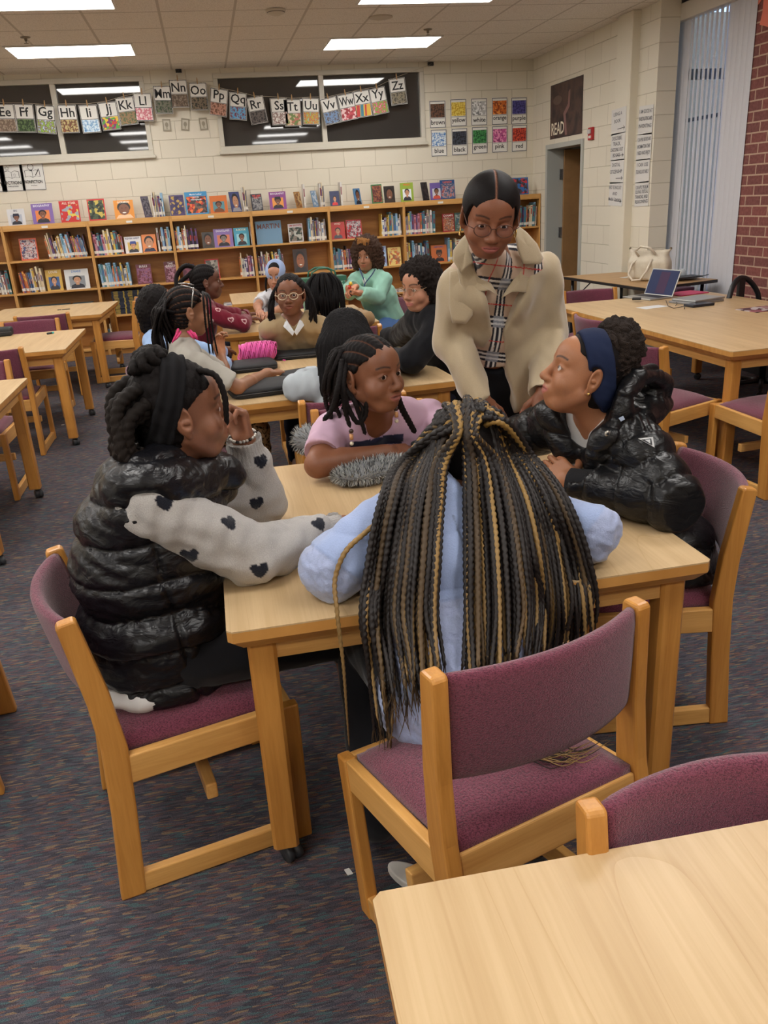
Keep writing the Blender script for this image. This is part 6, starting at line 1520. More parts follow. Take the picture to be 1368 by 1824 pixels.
def girl_pink():
    hd = Head(at(662, 668, Y=2.70), (.62, -.80, .04), (.02, -.02, 1), 1.10, 1.09, cheek=1.3)
    J = dict(neck=at(668, 748, Y=2.80), chest=at(675, 830, Y=2.88), pelvis=(.58, 3.12, .56), shR=at(592, 768, Y=2.82), shL=at(765, 742, Y=2.90), elR=at(566, 828, Z=.805), elL=at(800, 790, Z=.80),
             wrR=at(690, 806, Z=.805), wrL=at(752, 800, Z=.80), hpL=(.68, 3.14, .55), hpR=(.48, 3.14, .55), knL=(.70, 2.78, .53), knR=(.46, 2.78, .53), anL=(.70, 2.80, .10), anR=(.46, 2.80, .10))
    sk = (128, 82, 58)
    o, org = make_person((.58, 3.1), 'seated person in a pale pink tee with beaded twists, arms on a fuzzy pillow', sk, hd, J, res=(.009, .003), girth=1.06, arm=(.048, .042, .028),
        hands={'R': dict(f=at(745, 800, Z=.80)-J['wrR'], p=(.1, .35, -1), curl=.85, sc=.92, thumb=.2), 'L': dict(f=(-1, -.25, .0), p=(0, 0, -1), curl=.9, sc=.9)}, mouth=.0035, look=(.35, 1, .02), lips=(150, 92, 84))
    V, F, C = hair_cap(hd, thick=.006, rows=11, row_amp=.004, scalp=sk, line=lambda q: std_line(q, .070, -.080)); child(o, 'hair', V, F, M_hairb, org, C)
    parts = []; rr = random.Random(5); P = lambda x, y, z: Vector(hd.P(x, y, z))
    # twists gathered at the back and falling behind the right ear
    for k in range(26):
        u = k/25; x = .070-.10*u+rr.uniform(-.008, .008); z = .105-.13*abs(u-.35)
        p0 = P(x*.9, -.02-.06*rr.random(), .10-.02*abs(x)*10); p1 = P(x+.022, -.055-.03*rr.random(), z-.02); yE = 740-rr.uniform(-20, 50); xE = 590+rr.uniform(-16, 34)
        p2 = P(x+.035, -.070-.03*rr.random(), -.03); p3 = at(xE, yE, Y=2.80+.03*rr.random()); 
        v, f, c_ = braid([p0, p1, p2, p3], .0085, .015, 8, .004, 'twist', .7, cols=[lin((24, 20, 20)), lin((34, 28, 26))], seed=k); parts.append((v, f, c_))
    # the loops falling in front of the shoulder
    fr = [([(612, 655), (612, 700), (616, 735), (624, 762)], .0085), ([(616, 690), (632, 716), (642, 745), (651, 775)], .0080), ([(618, 640), (612, 690), (622, 730), (640, 753), (650, 742), (652, 715)], .009), ([(630, 712), (646, 730), (640, 750)], .006), ([(706, 700), (716, 728), (728, 750), (740, 772)], .011), ([(610, 640), (602, 690), (588, 735), (575, 750)], .010)]
    for pts, r in fr:
        pp = [at(x, y, Y=2.62 if i else 2.68) for i, (x, y) in enumerate(pts)]
        if pts[0][0] > 700: pp = [at(x, y, Y=2.66+.012*i) for i, (x, y) in enumerate(pts)]
        v, f, c_ = braid(pp, r, .015, 8, .004, 'twist', .8, cols=[lin((24, 20, 20))]*2); parts.append((v, f, c_))
    V, F, C = join_vfc(parts); child(o, 'hair_twists', V, F, M_hairb, org, C)
    b = MB(); mm = [flat('bead_brown', (60, 38, 28), .4), flat('bead_wood', (206, 150, 100), .4), flat('bead_cream', (214, 204, 180), .4)]
    for (x, y, Y) in ((625.5, 768, 2.62), (705.5, 728, 2.67)):
        pA, pB, pC = at(x, y, Y=Y), at(x+.6, y+12, Y=Y), at(x+1, y+22, Y=Y); b.cur = 0; b.ball(list(pA), (.0085, .0085, .008), 12, 8); b.cur = 1; b.tube([pA+(pB-pA)*.45, pB+(pC-pB)*.3], .0068, 10); b.cur = 2; b.ball(list(pC), (.007, .007, .007), 12, 8)
    mbchild(o, b, 'hair_beads', mm, org)
    def pat(V, N, C):
        ps = ray_hit(V, 655, 797); m = (np.abs(V[:, 2]-ps[2]) < .02) & (V[:, 1] < 2.84) & (V[:, 0] > ps[0]-.06) & (V[:, 0] < ps[0]+.14); C[m] = lin((44, 46, 70)); return C
    def cut(S_):
        nk = _V(J['neck']); S_.ell(nk+np.array([.01, -.075, -.01]), (.052, .06, .075), None, .006, 's')
    shirt(o, org, J, tee_mat(), (206, 172, 194), g=1.06, sleeve=.62, off=.014, res=.005, arm=(.050, .046, .028), name='tee_shirt', pattern=pat, fold=.005, seed=3, neck_cut=.070, cutfn=cut)
    trousers(o, org, J, denim_mat(), (44, 50, 70))
    for a in ('anL', 'anR'): shoe(o, org, J[a], (0, -1, 0), (60, 60, 66))
    fur_pillow(at(665, 835, Z=.776), .150, .085, .030, .35, 'grey and white fuzzy pillow under the forearms of the pink tee girl', 1)
    fur_pillow(at(548, 795, Z=.80)+Vector((.02, .12, -.01)), .060, .09, .050, .2, 'pale fuzzy cushion poking out behind the elbow of the pink tee girl', 2, 700)
    q = MB(); c = at(742, 790, Z=.825); q.ball(list(c), (.022, .016, .012), 16, 10); tag(q.build('small_gadget', flat('gadget_plastic', (44, 50, 52), .3)), 'small dark rounded gadget held in the hand of the pink tee girl', 'gadget')
# ---------------------------------------------------------------- girl with navy headband (right)
def girl_navy():
    hd = Head(at(1040, 668, Y=2.17), (-.93, .18, .32), (.30, .0, .95), 1.06, 1.0, cheek=1.1)
    J = dict(neck=at(1068, 752, Y=2.19), chest=at(1090, 850, Y=2.17), pelvis=(1.27, 2.24, .57), shL=at(1135, 800, Y=2.06), shR=at(1000, 752, Y=2.36), elL=at(1195, 892, Z=.815), elR=at(900, 790, Z=.82),
             wrL=at(1016, 858, Z=.83), wrR=at(888, 850, Z=.80), hpL=(1.25, 2.14, .56), hpR=(1.25, 2.34, .56), knL=(.88, 2.12, .53), knR=(.88, 2.34, .53), anL=(.86, 2.12, .10), anR=(.86, 2.34, .10))
    sk = (158, 106, 74)
    fL = at(956, 796, Y=2.30)-J['wrL']
    o, org = make_person((1.25, 2.24), 'seated person in black hooded puffer jacket and navy headband, looking up', sk, hd, J, res=(.009, .003), girth=1.0, arm=(.044, .038, .027),
        hands={'L': dict(f=fL, p=(.25, .9, -.3), curl=.30, sc=.98, thumb=.3), 'R': dict(f=(-.3, -1, 0), p=(0, 0, -1), curl=.4)}, mouth=.002, look=(.05, 1, .25), lips=(176, 104, 96))
    V, F, C = hair_cap(hd, thick=.004, line=lambda q: std_line(q, .068, -.085)); child(o, 'hair', V, F, M_hairb, org, C)
    S2 = Solid(hd.c-.2, hd.c+.2, .0035)
    S2.ell(hd.P(0, -.016, .034), (.083*hd.sc*hd.w, .103*hd.sc, .096*hd.sc), hd.R, 0); S2.ell(hd.P(0, -.034, -.03), (.070*hd.sc*hd.w, .074*hd.sc, .082*hd.sc), hd.R, .03)
    nn = hd.R@np.array([0, .90, -.44]); nn /= np.linalg.norm(nn); S2.plane_cut(hd.P(0, .032, .06), nn); S2.plane_cut(hd.P(0, -.050, .05), -nn)
    S2.ell(hd.P(-.085, -.004, -.004), (.02, .03, .045), hd.R, .004, 's'); n2 = hd.R@np.array([0, .55, -.83]); S2.plane_cut(hd.P(0, -.045, -.062), n2, .01)
    V, F = S2.mesh(); V = smooth_mesh(V, F, 1); N = vnormals(V, F); V = V+N*(.0012*wobble(V, 60, 3))[:, None]
    child(o, 'headband', V, F, col_mat('band_jersey', .85, .2, .2, 900), org, np.tile(lin((26, 36, 64)), (len(V), 1)))
    # afro puff
    S3 = Solid(hd.c-.25, hd.c+.25, .0035)
    for px, py, Y, r in ((1092, 632, 2.17, .070), (1108, 612, 2.17, .055), (1080, 655, 2.15, .050), (1108, 592, 2.19, .036), (1088, 590, 2.19, .030), (1104, 660, 2.18, .045)): S3.ell(at(px, py, Y=Y), (r, r, r), None, .02)
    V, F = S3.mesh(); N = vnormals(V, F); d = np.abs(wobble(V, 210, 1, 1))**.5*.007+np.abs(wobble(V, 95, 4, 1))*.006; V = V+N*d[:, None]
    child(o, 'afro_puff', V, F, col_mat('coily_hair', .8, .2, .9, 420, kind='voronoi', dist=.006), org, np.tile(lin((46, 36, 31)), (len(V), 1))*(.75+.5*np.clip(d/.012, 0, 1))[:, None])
    q = MB(); q.ball(list(hd.P(-.088, -.002, -.038)), .0042, 10, 8); mbchild(o, q, 'earring', flat('gold', (214, 180, 110), .25, metal=.9), org)
    # grey tee
    Jt = dict(J); shirt(o, org, Jt, tee_mat(), (196, 194, 190), g=.92, sleeve=0, off=.010, res=.007, name='tee_shirt', fold=.002, neck_cut=.058)
    # jacket
    S_ = Solid((.78, 1.86, .44), (1.72, 2.62, 1.16), .0055)
    sL, sR, eL, eR, wL, wR, nk = [_V(J[k]) for k in ('shL', 'shR', 'elL', 'elR', 'wrL', 'wrR', 'neck')]
    S_.cone(nk+(sL-nk)*.5, sL, .085, .088, .03); S_.cone(sL, eL, .088, .082, .02); S_.cone(eL, wL+(eL-wL)*.10, .076, .056, .02)
    S_.cone(nk+(sR-nk)*.5, sR, .080, .080, .03); S_.cone(sR, eR, .080, .070, .02); S_.cone(eR, wR, .066, .05, .02)
    for px, py, Y, rx, ry, rz_ in ((1105, 800, 2.18, .12, .18, .10), (1140, 880, 2.2, .15, .19, .11), (1175, 960, 2.2, .155, .19, .12), (1195, 1010, 2.21, .155, .19, .10)): S_.ell(at(px, py, Y=Y), (rx, ry, rz_), None, .05)
    # collar / hood
    S_.cone(at(1112, 758, Y=2.08), at(1135, 735, Y=2.22), .050, .060, .03)
    hp_ = [at(1122, 690, Y=2.09), at(1138, 668, Y=2.11), at(1160, 664, Y=2.16), at(1180, 684, Y=2.22), at(1182, 716, Y=2.23), at(1165, 742, Y=2.18), at(1132, 752, Y=2.10), at(1108, 735, Y=2.06), at(1112, 708, Y=2.06)]
    S_.ell(at(1152, 714, Y=2.24), (.060, .075, .068), None, .03); S_.ell(at(1144, 704, Y=2.13), (.042, .085, .046), None, .01, 's')
    for a_, b_ in zip(hp_, hp_[1:]+hp_[:1]): S_.cone(a_, b_, .026, .026, .012)
    S_.cone(at(1085, 775, Y=2.05), at(1060, 800, Y=2.06), .040, .035, .03)
    S_.cone(at(985, 735, Y=2.28), at(1010, 800, Y=2.24), .050, .045, .03)
    # open front showing the tee, neck room, hood hollow
    S_.cone(at(1022, 775, Y=2.12), at(1042, 900, Y=2.10), .056, .048, .012, 's'); S_.cone(nk+np.array([-.015, 0, -.02]), hd.P(0, 0, -.06), .066, .090, .008, 's'); S_.ell(hd.P(0, .0, .0), (.092, .085, .105), None, .008, 's')
    d = wL-eL; d /= np.linalg.norm(d); S_.ell(wL+d*.055, (.085,)*3, None, .002, 's')
    S_.plane_cut((0, 0, .47), (0, 0, -1), .02)
    V, F = S_.mesh(); V = smooth_mesh(V, F, 2, .5); N = vnormals(V, F)
    # quilting: across the sleeve and the torso
    def seg(V, a, b): d_ = b-a; L_ = np.linalg.norm(d_); t = np.clip(((V-a)@d_)/L_**2, 0, 1); return t*L_, np.linalg.norm(V-a-t[:, None]*d_, axis=1)
    t1, r1 = seg(V, sL, eL); t2, r2 = seg(V, eL, wL); t3, r3 = seg(V, sR, eR)
    ph = np.where((r1 < .115) & (r1 <= r2), t1/.075, np.where(r2 < .105, t2/.095+.5, np.where(r3 < .11, t3/.08, (V[:, 2]+.25*V[:, 0])/.085)))
    pf = np.abs(np.sin(PI*ph))**.45; V = V+N*((pf-.6)*.014+wobble(V*np.array([1, 1, 1.6]), 30, 2, 2)*.0030)[:, None]; V = V+N*(np.sin(V[:, 0]*170+9*wobble(V, 14, 3))*(1-pf)*.003)[:, None]
    j = child(o, 'puffer_jacket', V, F, nylon_mat(), org, np.tile(lin((18, 18, 20)), (len(V), 1)))
    # knit cuff
    q = MB(); n = 28; d = (wL-eL)/np.linalg.norm(wL-eL); a = np.cross(d, [0, 0, 1.]); a /= np.linalg.norm(a); b_ = np.cross(d, a); vs = []
    prof = [(-.085, .050), (-.07, .048), (-.04, .044), (-.010, .041), (.004, .040), (.006, .036), (.0, .026)]
    for t, r in prof:
        for k in range(n): an = 2*PI*k/n; rr_ = r*(1+.02*math.sin(an*22)); vs.append(wL+d*(t-.0)+(a*math.cos(an)+b_*math.sin(an))*rr_)
    q.add(vs, [(i*n+k, i*n+(k+1) % n, (i+1)*n+(k+1) % n, (i+1)*n+k) for i in range(len(prof)-1) for k in range(n)], True); mbchild(o, q, 'sleeve_cuff', flat('rib_knit', (24, 24, 27), .95, bump=.5, bscale=300), org)
    def decal(name, pts, mat, lift=.002):
        b = MB(); c3 = [ray_hit(V, *p) for p in pts]; cen = sum(c3)/len(c3); i = int(np.argmin(np.linalg.norm(V-cen, axis=1))); nn = vnormals(V, F)[i]
        b.add([Vector(c)+Vector(nn)*lift for c in c3], [tuple(range(len(pts)))]); return mbchild(o, b, name, mat, org)
    def patch(name, pts, mat, lift):
        d0 = [pxray(*p).normalized() for p in pts]; c0 = ray_hit(V, sum(p[0] for p in pts)/len(pts), sum(p[1] for p in pts)/len(pts)); i = int(np.argmin(np.linalg.norm(V-c0, axis=1))); nn = Vector(vnormals(V, F)[i]); c0 = Vector(c0)+nn*lift
        out = []
        for dd in d0: t = (c0-Vector((0, 0, CAM_H))).dot(nn)/dd.dot(nn); out.append(Vector((0, 0, CAM_H))+dd*t)
        b = MB(); b.add(out+[v-nn*.002 for v in out], [tuple(range(len(out))), tuple(range(len(out), 2*len(out)))[::-1]]+[(k, k+len(out), (k+1) % len(out)+len(out), (k+1) % len(out)) for k in range(len(out))]); return mbchild(o, b, name, mat, org)
    patch('sleeve_badge', [(1137, 781), (1163, 778), (1166, 797)], flat('badge_white', (200, 202, 204), .4), .004)
    patch('badge_face', [(1142.5, 783), (1160, 781), (1162, 793)], flat('badge_dark', (54, 56, 60), .4), .0055); patch('badge_letter', [(1149, 783.5), (1158, 782.6), (1158.5, 790)], flat('badge_white', (200, 202, 204), .4), .0065)
    patch('care_tag', [(1102, 745), (1110, 741), (1113, 747), (1106, 751)], flat('tag_blue', (176, 190, 214), .5), .012)
    c = Vector(ray_hit(V, 1078, 768)); q = MB(); q.ball(list(c-Vector((.0, .004, 0))), (.0085, .0035, .0085), 14, 8); q.cur = 1; q.ball(list(c-Vector((.0, .0075, 0))), (.0045, .002, .0045), 12, 8); mbchild(o, q, 'snap_button', [flat('snap_metal', (190, 184, 172), .3, metal=.7), flat('snap_dark', (40, 40, 42), .4)], org)
    trousers(o, org, J, denim_mat(), (30, 32, 40))
    for a in ('anL', 'anR'): shoe(o, org, J[a], (-1, 0, 0), (50, 50, 56))
# ---------------------------------------------------------------- standing woman in the beige coat
def woman():
    hd = Head(at(873, 385, Y=2.60), (-.20, -.88, -.36), (.02, -.36, .93), 1.03, 1.04, cheek=1.12, lid=.0036)
    J = dict(neck=at(884, 470, Y=2.78), chest=at(895, 560, Y=2.90), pelvis=at(915, 690, Y=3.05), shR=at(812, 500, Y=2.84), shL=at(968, 478, Y=2.84), elR=at(800, 610, Y=2.86), elL=at(985, 590, Y=2.90),
             wrR=at(862, 715, Y=2.72), wrL=at(968, 700, Y=2.72), hpR=at(885, 715, Y=3.05), hpL=at(935, 712, Y=3.05))
    px = J['pelvis'].x; J.update(hpL=(px+.09, 3.05, .90), hpR=(px-.09, 3.05, .90), knL=(px+.12, 3.05, .50), knR=(px-.12, 3.04, .50), anL=(px+.13, 3.10, .10), anR=(px-.13, 3.08, .10)); J['pelvis'] = Vector((px, 3.05, .965))
    sk = (136, 86, 62)
    o, org = make_person((px, 3.05), 'standing person in a beige suede trench coat, plaid top and glasses, looking down', sk, hd, J, res=(.010, .003), girth=1.0, tg=.88,
        hands={'R': dict(f=(.25, -.45, -.8), p=(0, .5, -.5), curl=.5, sc=1.0), 'L': dict(f=(-.2, -.45, -.8), p=(0, .5, -.5), curl=.5, sc=1.0)}, look=(.0, 1, -.16), lips=(178, 104, 98), neck_r=.046)
    V, F, C = hair_cap(hd, thick=.010, res=.003, line=lambda q: np.minimum(.080-13*q[:, 0]**2-q[:, 2]+np.clip(np.abs(q[:, 0])-.05, 0, 1)*2.0*(q[:, 1] > .02), np.maximum(q[:, 1]-.022-np.clip(q[:, 2], 0, .07)*.55, -.085-q[:, 2])))
    q = hd.loc(V); m = np.exp(-(q[:, 0]/.0022)**2)*(q[:, 1] > -.05)*(q[:, 2] > .05); V = V-vnormals(V, F)*(m*.004)[:, None]; C = C*(1-m[:, None])+lin((150, 104, 84))*m[:, None]
    child(o, 'hair', V, F, hair_mat('sleek_hair', (16, 14, 15), 700, (1, .12, .5), .32, .25), org, C)
    # low bun
    S2 = Solid(hd.c-.22, hd.c+.22, .005); S2.ell(hd.P(0, -.115, -.02), (.045, .035, .04), hd.R, 0); V, F = S2.mesh(); child(o, 'hair_bun', V, F, M_hairb, org, np.tile(lin((20, 17, 17)), (len(V), 1)))
    glasses(o, hd, org, (86, 52, 40), .3, .0015, .0255, .0195, y=.108)
    q = MB()
    for x in (-1, 1): q.tube([Vector(hd.P(x*.083, -.004, -.040)) + Vector(hd.R@np.array([0, math.cos(a)*.011, math.sin(a)*.014]))-Vector(hd.R@np.array([0, 0, .012])) for a in [2*PI*k/16 for k in range(16)]], .0022, 6, close=True)
    mbchild(o, q, 'hoop_earrings', flat('gold', (214, 180, 110), .25, metal=.9), org)
    # plaid turtleneck
    NKc = _V(J['neck'])
    def pat(V, N, C):
        base = lin((196, 172, 152)); C[:] = base; u = V[:, 0]-NKc[0]+.0; w = V[:, 2]+.18*(V[:, 0]-NKc[0])
        def band(t, c, hw): return np.abs(t-c) < hw
        u3 = np.mod(u+.012, .125)-.0; w3 = np.mod(w+.035, .135)
        for t in (u3, w3):
            for c in (.014, .030, .046): m = band(t, c, .0042); C[m] = lin((34, 34, 44))
            for c in (.022, .038): m = band(t, c, .0036); C[m] = lin((222, 220, 216))
        inb = (u3 > .009) & (u3 < .051); inw = (w3 > .009) & (w3 < .051); m = inb & inw; C[m] = C[m]*.5+lin((190, 196, 210))*.5
        for t in (u3, w3): m = band(t, .092, .0018); C[m] = lin((196, 44, 44))
        return C
    ex = lambda S_: (S_.cone(NKc+np.array([0, .0, -.02]), hd.P(0, -.02, -.098), .058, .054, .02),)
    shirt(o, org, J, tee_mat(), (196, 172, 152), g=.98, sleeve=0, off=.012, res=.0035, name='plaid_top', pattern=pat, fold=.003, hem=1.025, extra=ex, neck_cut=.001)
    trousers(o, org, J, denim_mat(), (24, 25, 30), g=1.06, waist=.14)
    for a in ('anL', 'anR'): shoe(o, org, J[a], (0, -1, 0), (40, 36, 34))
    # coat
    S_ = Solid((.55, 2.45, .72), (1.75, 3.40, 1.62), .006)
    sL, sR, eL, eR, wL, wR, ch, pe = [_V(J[k]) for k in ('shL', 'shR', 'elL', 'elR', 'wrL', 'wrR', 'chest', 'pelvis')]
    for s_, e_, w_ in ((sL, eL, wL), (sR, eR, wR)):
        S_.cone(NKc+(s_-NKc)*.35, s_+np.array([0, 0, -.01]), .066, .057, .03); S_.cone(s_, e_, .058, .060, .006); S_.cone(e_, w_, .062, .054, .010)
    for (c, r) in ((NKc+np.array([0, .06, -.10]), (.19, .12, .10)), (ch+np.array([0, .03, .02]), (.190, .14, .16)), (pe+np.array([0, -.03, .12]), (.205, .165, .16)), (pe+np.array([0, .01, -.02]), (.225, .185, .14))): S_.ell(c, r, None, .06)
    # open front: wedge in plan, wide below, closed at the bust
    cx = at(898, 570, Y=2.75).x
    def wedge(X, Y, Z):
        zw = Z; w = np.where(zw > 1.17, .018+(zw-1.17)*.42, .014+(1.17-zw)*.31)
        c = cx+.0*(zw-1.15)-.05*(zw > 1.17)*(zw-1.17)
        return np.maximum(np.abs(X-c)-w, Y-(2.94+np.clip(1.15-zw, 0, 1)*.42))
    S_.fn((.55, 2.3, .6), (1.75, 3.2, 1.7), wedge, .008, 's')
    for w_, e_ in ((wL, eL), (wR, eR)): d = (w_-e_)/np.linalg.norm(w_-e_); S_.ell(w_+d*.075, (.085,)*3, None, .003, 's')
    S_.cone(NKc+np.array([0, -.02, .0]), hd.P(0, -.01, -.03), .066, .085, .01, 's'); S_.plane_cut((0, 0, .80), (0, 0, -1), .004)
    V, F = S_.mesh(); V = smooth_mesh(V, F, 2, .5); N = vnormals(V, F); V = V+N*(wobble(V*np.array([1, 1, .35]), 30, 2, 2)*.0075+wobble(V*np.array([1, .6, 1.4]), 34, 6, 1)*.0035)[:, None]
    cm = col_mat('suede', .92, .15, .25, 500, sheen=.5, dist=.0015); cc = (180, 163, 135)
    child(o, 'trench_coat', V, F, cm, org, np.tile(lin(cc), (len(V), 1))*(1+.05*wobble(V, 18, 1)[:, None]))
    def panel(name, pts, thick=.005, bulge=.006):
        """thick cloth panel: outline points (px, py, depth) in the room"""
        n = len(pts); O = np.array([at(p[0], p[1], Y=p[2]) for p in pts]); c = O.mean(0); rings = 5; P_ = []
        for r_ in range(rings+1):
            k_ = r_/rings; P_ += [c+(o_-c)*k_+np.array([0, -bulge*(1-k_**2), 0]) for o_ in O]
        P_ = np.array(P_); back = P_+np.array([0, thick, 0]); m_ = len(P_); Fs = []
        for r_ in range(rings):
            for k in range(n): a = r_*n+k; b = r_*n+(k+1) % n; Fs.append((a, b, b+n, a+n)); Fs.append((a+m_, a+n+m_, b+n+m_, b+m_))
        for k in range(n): a = rings*n+k; b = rings*n+(k+1) % n; Fs.append((a, b, b+m_, a+m_))
        VV2 = np.concatenate([P_, back]); child(o, name, VV2, np.array(Fs), cm, org, np.tile(lin(cc), (len(VV2), 1)))
    def dens(pts, k=3):
        out = []
        for i in range(len(pts)):
            a, b = pts[i], pts[(i+1) % len(pts)]
            for j in range(k): out.append(tuple(a[m]+(b[m]-a[m])*j/k for m in range(3)))
        return out
    panel('lapel', dens([(838, 466, 2.735), (815, 480, 2.745), (820, 505, 2.745), (838, 530, 2.735), (850, 522, 2.725), (872, 517, 2.72), (888, 527, 2.725), (872, 500, 2.735), (852, 478, 2.74)]))
    panel('lapel', dens([(930, 462, 2.735), (921, 490, 2.74), (905, 512, 2.735), (894, 531, 2.725), (912, 520, 2.72), (938, 521, 2.735), (945, 500, 2.745), (944, 474, 2.745)]))
    panel('collar', dens([(835, 412, 2.76), (822, 426, 2.75), (808, 446, 2.735), (807, 464, 2.72), (821, 487, 2.705), (830, 478, 2.70), (843, 469, 2.70), (839, 445, 2.72), (838, 424, 2.74)]), bulge=.007)
    panel('collar', dens([(909, 402, 2.76), (918, 420, 2.74), (923, 446, 2.72), (932, 470, 2.705), (962, 471, 2.71), (968, 460, 2.72), (957, 434, 2.735), (937, 412, 2.75), (920, 400, 2.765)]), bulge=.007)
    panel('storm_flap', dens([(814, 482, 2.765), (802, 484, 2.78), (800, 540, 2.77), (806, 575, 2.765), (830, 577, 2.75), (842, 562, 2.745), (845, 530, 2.74), (836, 522, 2.745)]))
if want('pink'): girl_pink()
if want('navy'): girl_navy()
if want('woman'): woman()
# ---------------------------------------------------------------- people at the tables behind
def bgp(label, head, sk, hipxy, face, arms, shirt_col, hx=(0, 0), res=(.013, .0045), girth=1.0, sleeve=1.95, pant=(40, 44, 60), shw=.155, neckdrop=.155, mat=None, hands=None, eyes=True, mouth=.0, look=(0, 1, 0), shirt_kw={}, knees=None, lips=None, lean=None, brow_w=1.2, shoec=(60, 60, 64), arm=(.042, .036, .025), pelz=.56, pantpat=None):
    """a seated figure: hipxy seat position, face = body facing direction (x, y), arms = {side: (elbow, wrist)}"""
    f = Vector((face[0], face[1], 0)).normalized(); r = Vector((f.y, -f.x, 0)); c = Vector(head.c); pe = Vector((hipxy[0], hipxy[1], pelz))
    nk = Vector(head.P(0, -.035, -.06)) + Vector((0, 0, -(neckdrop-.06)*1.0)); nk = nk + (pe-nk)*.03
    ch = nk.lerp(pe, .40) - f*.012
    J = dict(neck=nk, chest=ch, pelvis=pe, shL=nk-r*shw+Vector((0, 0, -.035)), shR=nk+r*shw+Vector((0, 0, -.035)), hpL=pe-r*.09, hpR=pe+r*.09)
    kn = knees or .40
    for s_, sg in (('L', -1), ('R', 1)):
        J['kn'+s_] = pe+f*kn+r*.11*sg+Vector((0, 0, -.05)); J['an'+s_] = J['kn'+s_]-f*.02+Vector((0, 0, -(J['kn'+s_].z-.10)))
        J['el'+s_], J['wr'+s_] = Vector(arms[s_][0]), Vector(arms[s_][1])
    hd_ = hands or {}
    for s_ in 'LR':
        if s_ not in hd_: hd_[s_] = dict(f=(J['wr'+s_]-J['el'+s_])*1.0+Vector((0, 0, -.02)), p=(0, 0, -1), curl=.45, sc=.92)
    o, org = make_person(hipxy, label, sk, head, J, res=res, girth=girth, hands=hd_, eyes=eyes, mouth=mouth, look=look, arm=arm, lips=lips, brow_w=brow_w)
    kw = dict(res=.008, fold=.005, arm=(arm[0]+.004, arm[1]+.004, arm[2]+.002)); kw.update(shirt_kw)
    sh = shirt(o, org, J, mat or tee_mat(), shirt_col, g=girth, sleeve=sleeve, **kw)
    trousers(o, org, J, denim_mat(), pant, g=girth, res=.014 if pantpat is None else .008, pattern=pantpat)
    for a in ('anL', 'anR'): shoe(o, org, J[a], f, shoec)
    return o, org, J
def twists(o, org, hd, spec, name='hair_twists', col=(26, 22, 22), style='twist', col2=None, mat=None):
    """spec: list of (points, radius)"""
    parts = [braid(p, r, .016 if r > .006 else .012, 6, .006, style, .7, cols=[lin(col), lin(col2 or col)], seed=i) for i, (p, r) in enumerate(spec)]
    V, F, C = join_vfc(parts); child(o, name, V, F, mat or M_hairb, org, C)
def cap(o, org, hd, **k):
    V, F, C = hair_cap(hd, res=.0045, **k); child(o, 'hair', V, F, M_hairb, org, C)
def blob_hair(o, org, hd, prims, col, name='hair', freq=120, amp=.006, res=.006, mat=None, strands=False, cuts=(), clip=None):
    lo, hi = bounds([p[0] for p in prims]+[p[1] for p in prims], .16); S_ = Solid(lo, hi, res)
    for a, b, ra, rb in prims: S_.cone(a, b, ra, rb, .03)
    for c, r in cuts: S_.ell(c, r, hd.R, .006, 's')
    V, F = S_.mesh(); V = smooth_mesh(V, F, 1); N = vnormals(V, F)
    if strands:
        c0 = V.mean(0); an = np.arctan2(V[:, 0]-c0[0], V[:, 1]-c0[1]); w = np.sin(an*34+2.5*wobble(V*np.array([1, 1, .5]), 14, 3, 1))*amp*.7+np.sin(an*83+3*wobble(V, 10, 1, 1))*amp*.4
    else: w = np.abs(wobble(V, freq, 2, 2))*amp
    V = V+N*w[:, None]; child(o, name, V, F, mat or M_hairb, org, np.tile(lin(col), (len(V), 1)))
def leopard(V, N, C):
    w = np.abs(wobble(V, 95, 4, 2)); m = (w > .16) & (w < .42); C[m] = lin((34, 28, 24)); return C
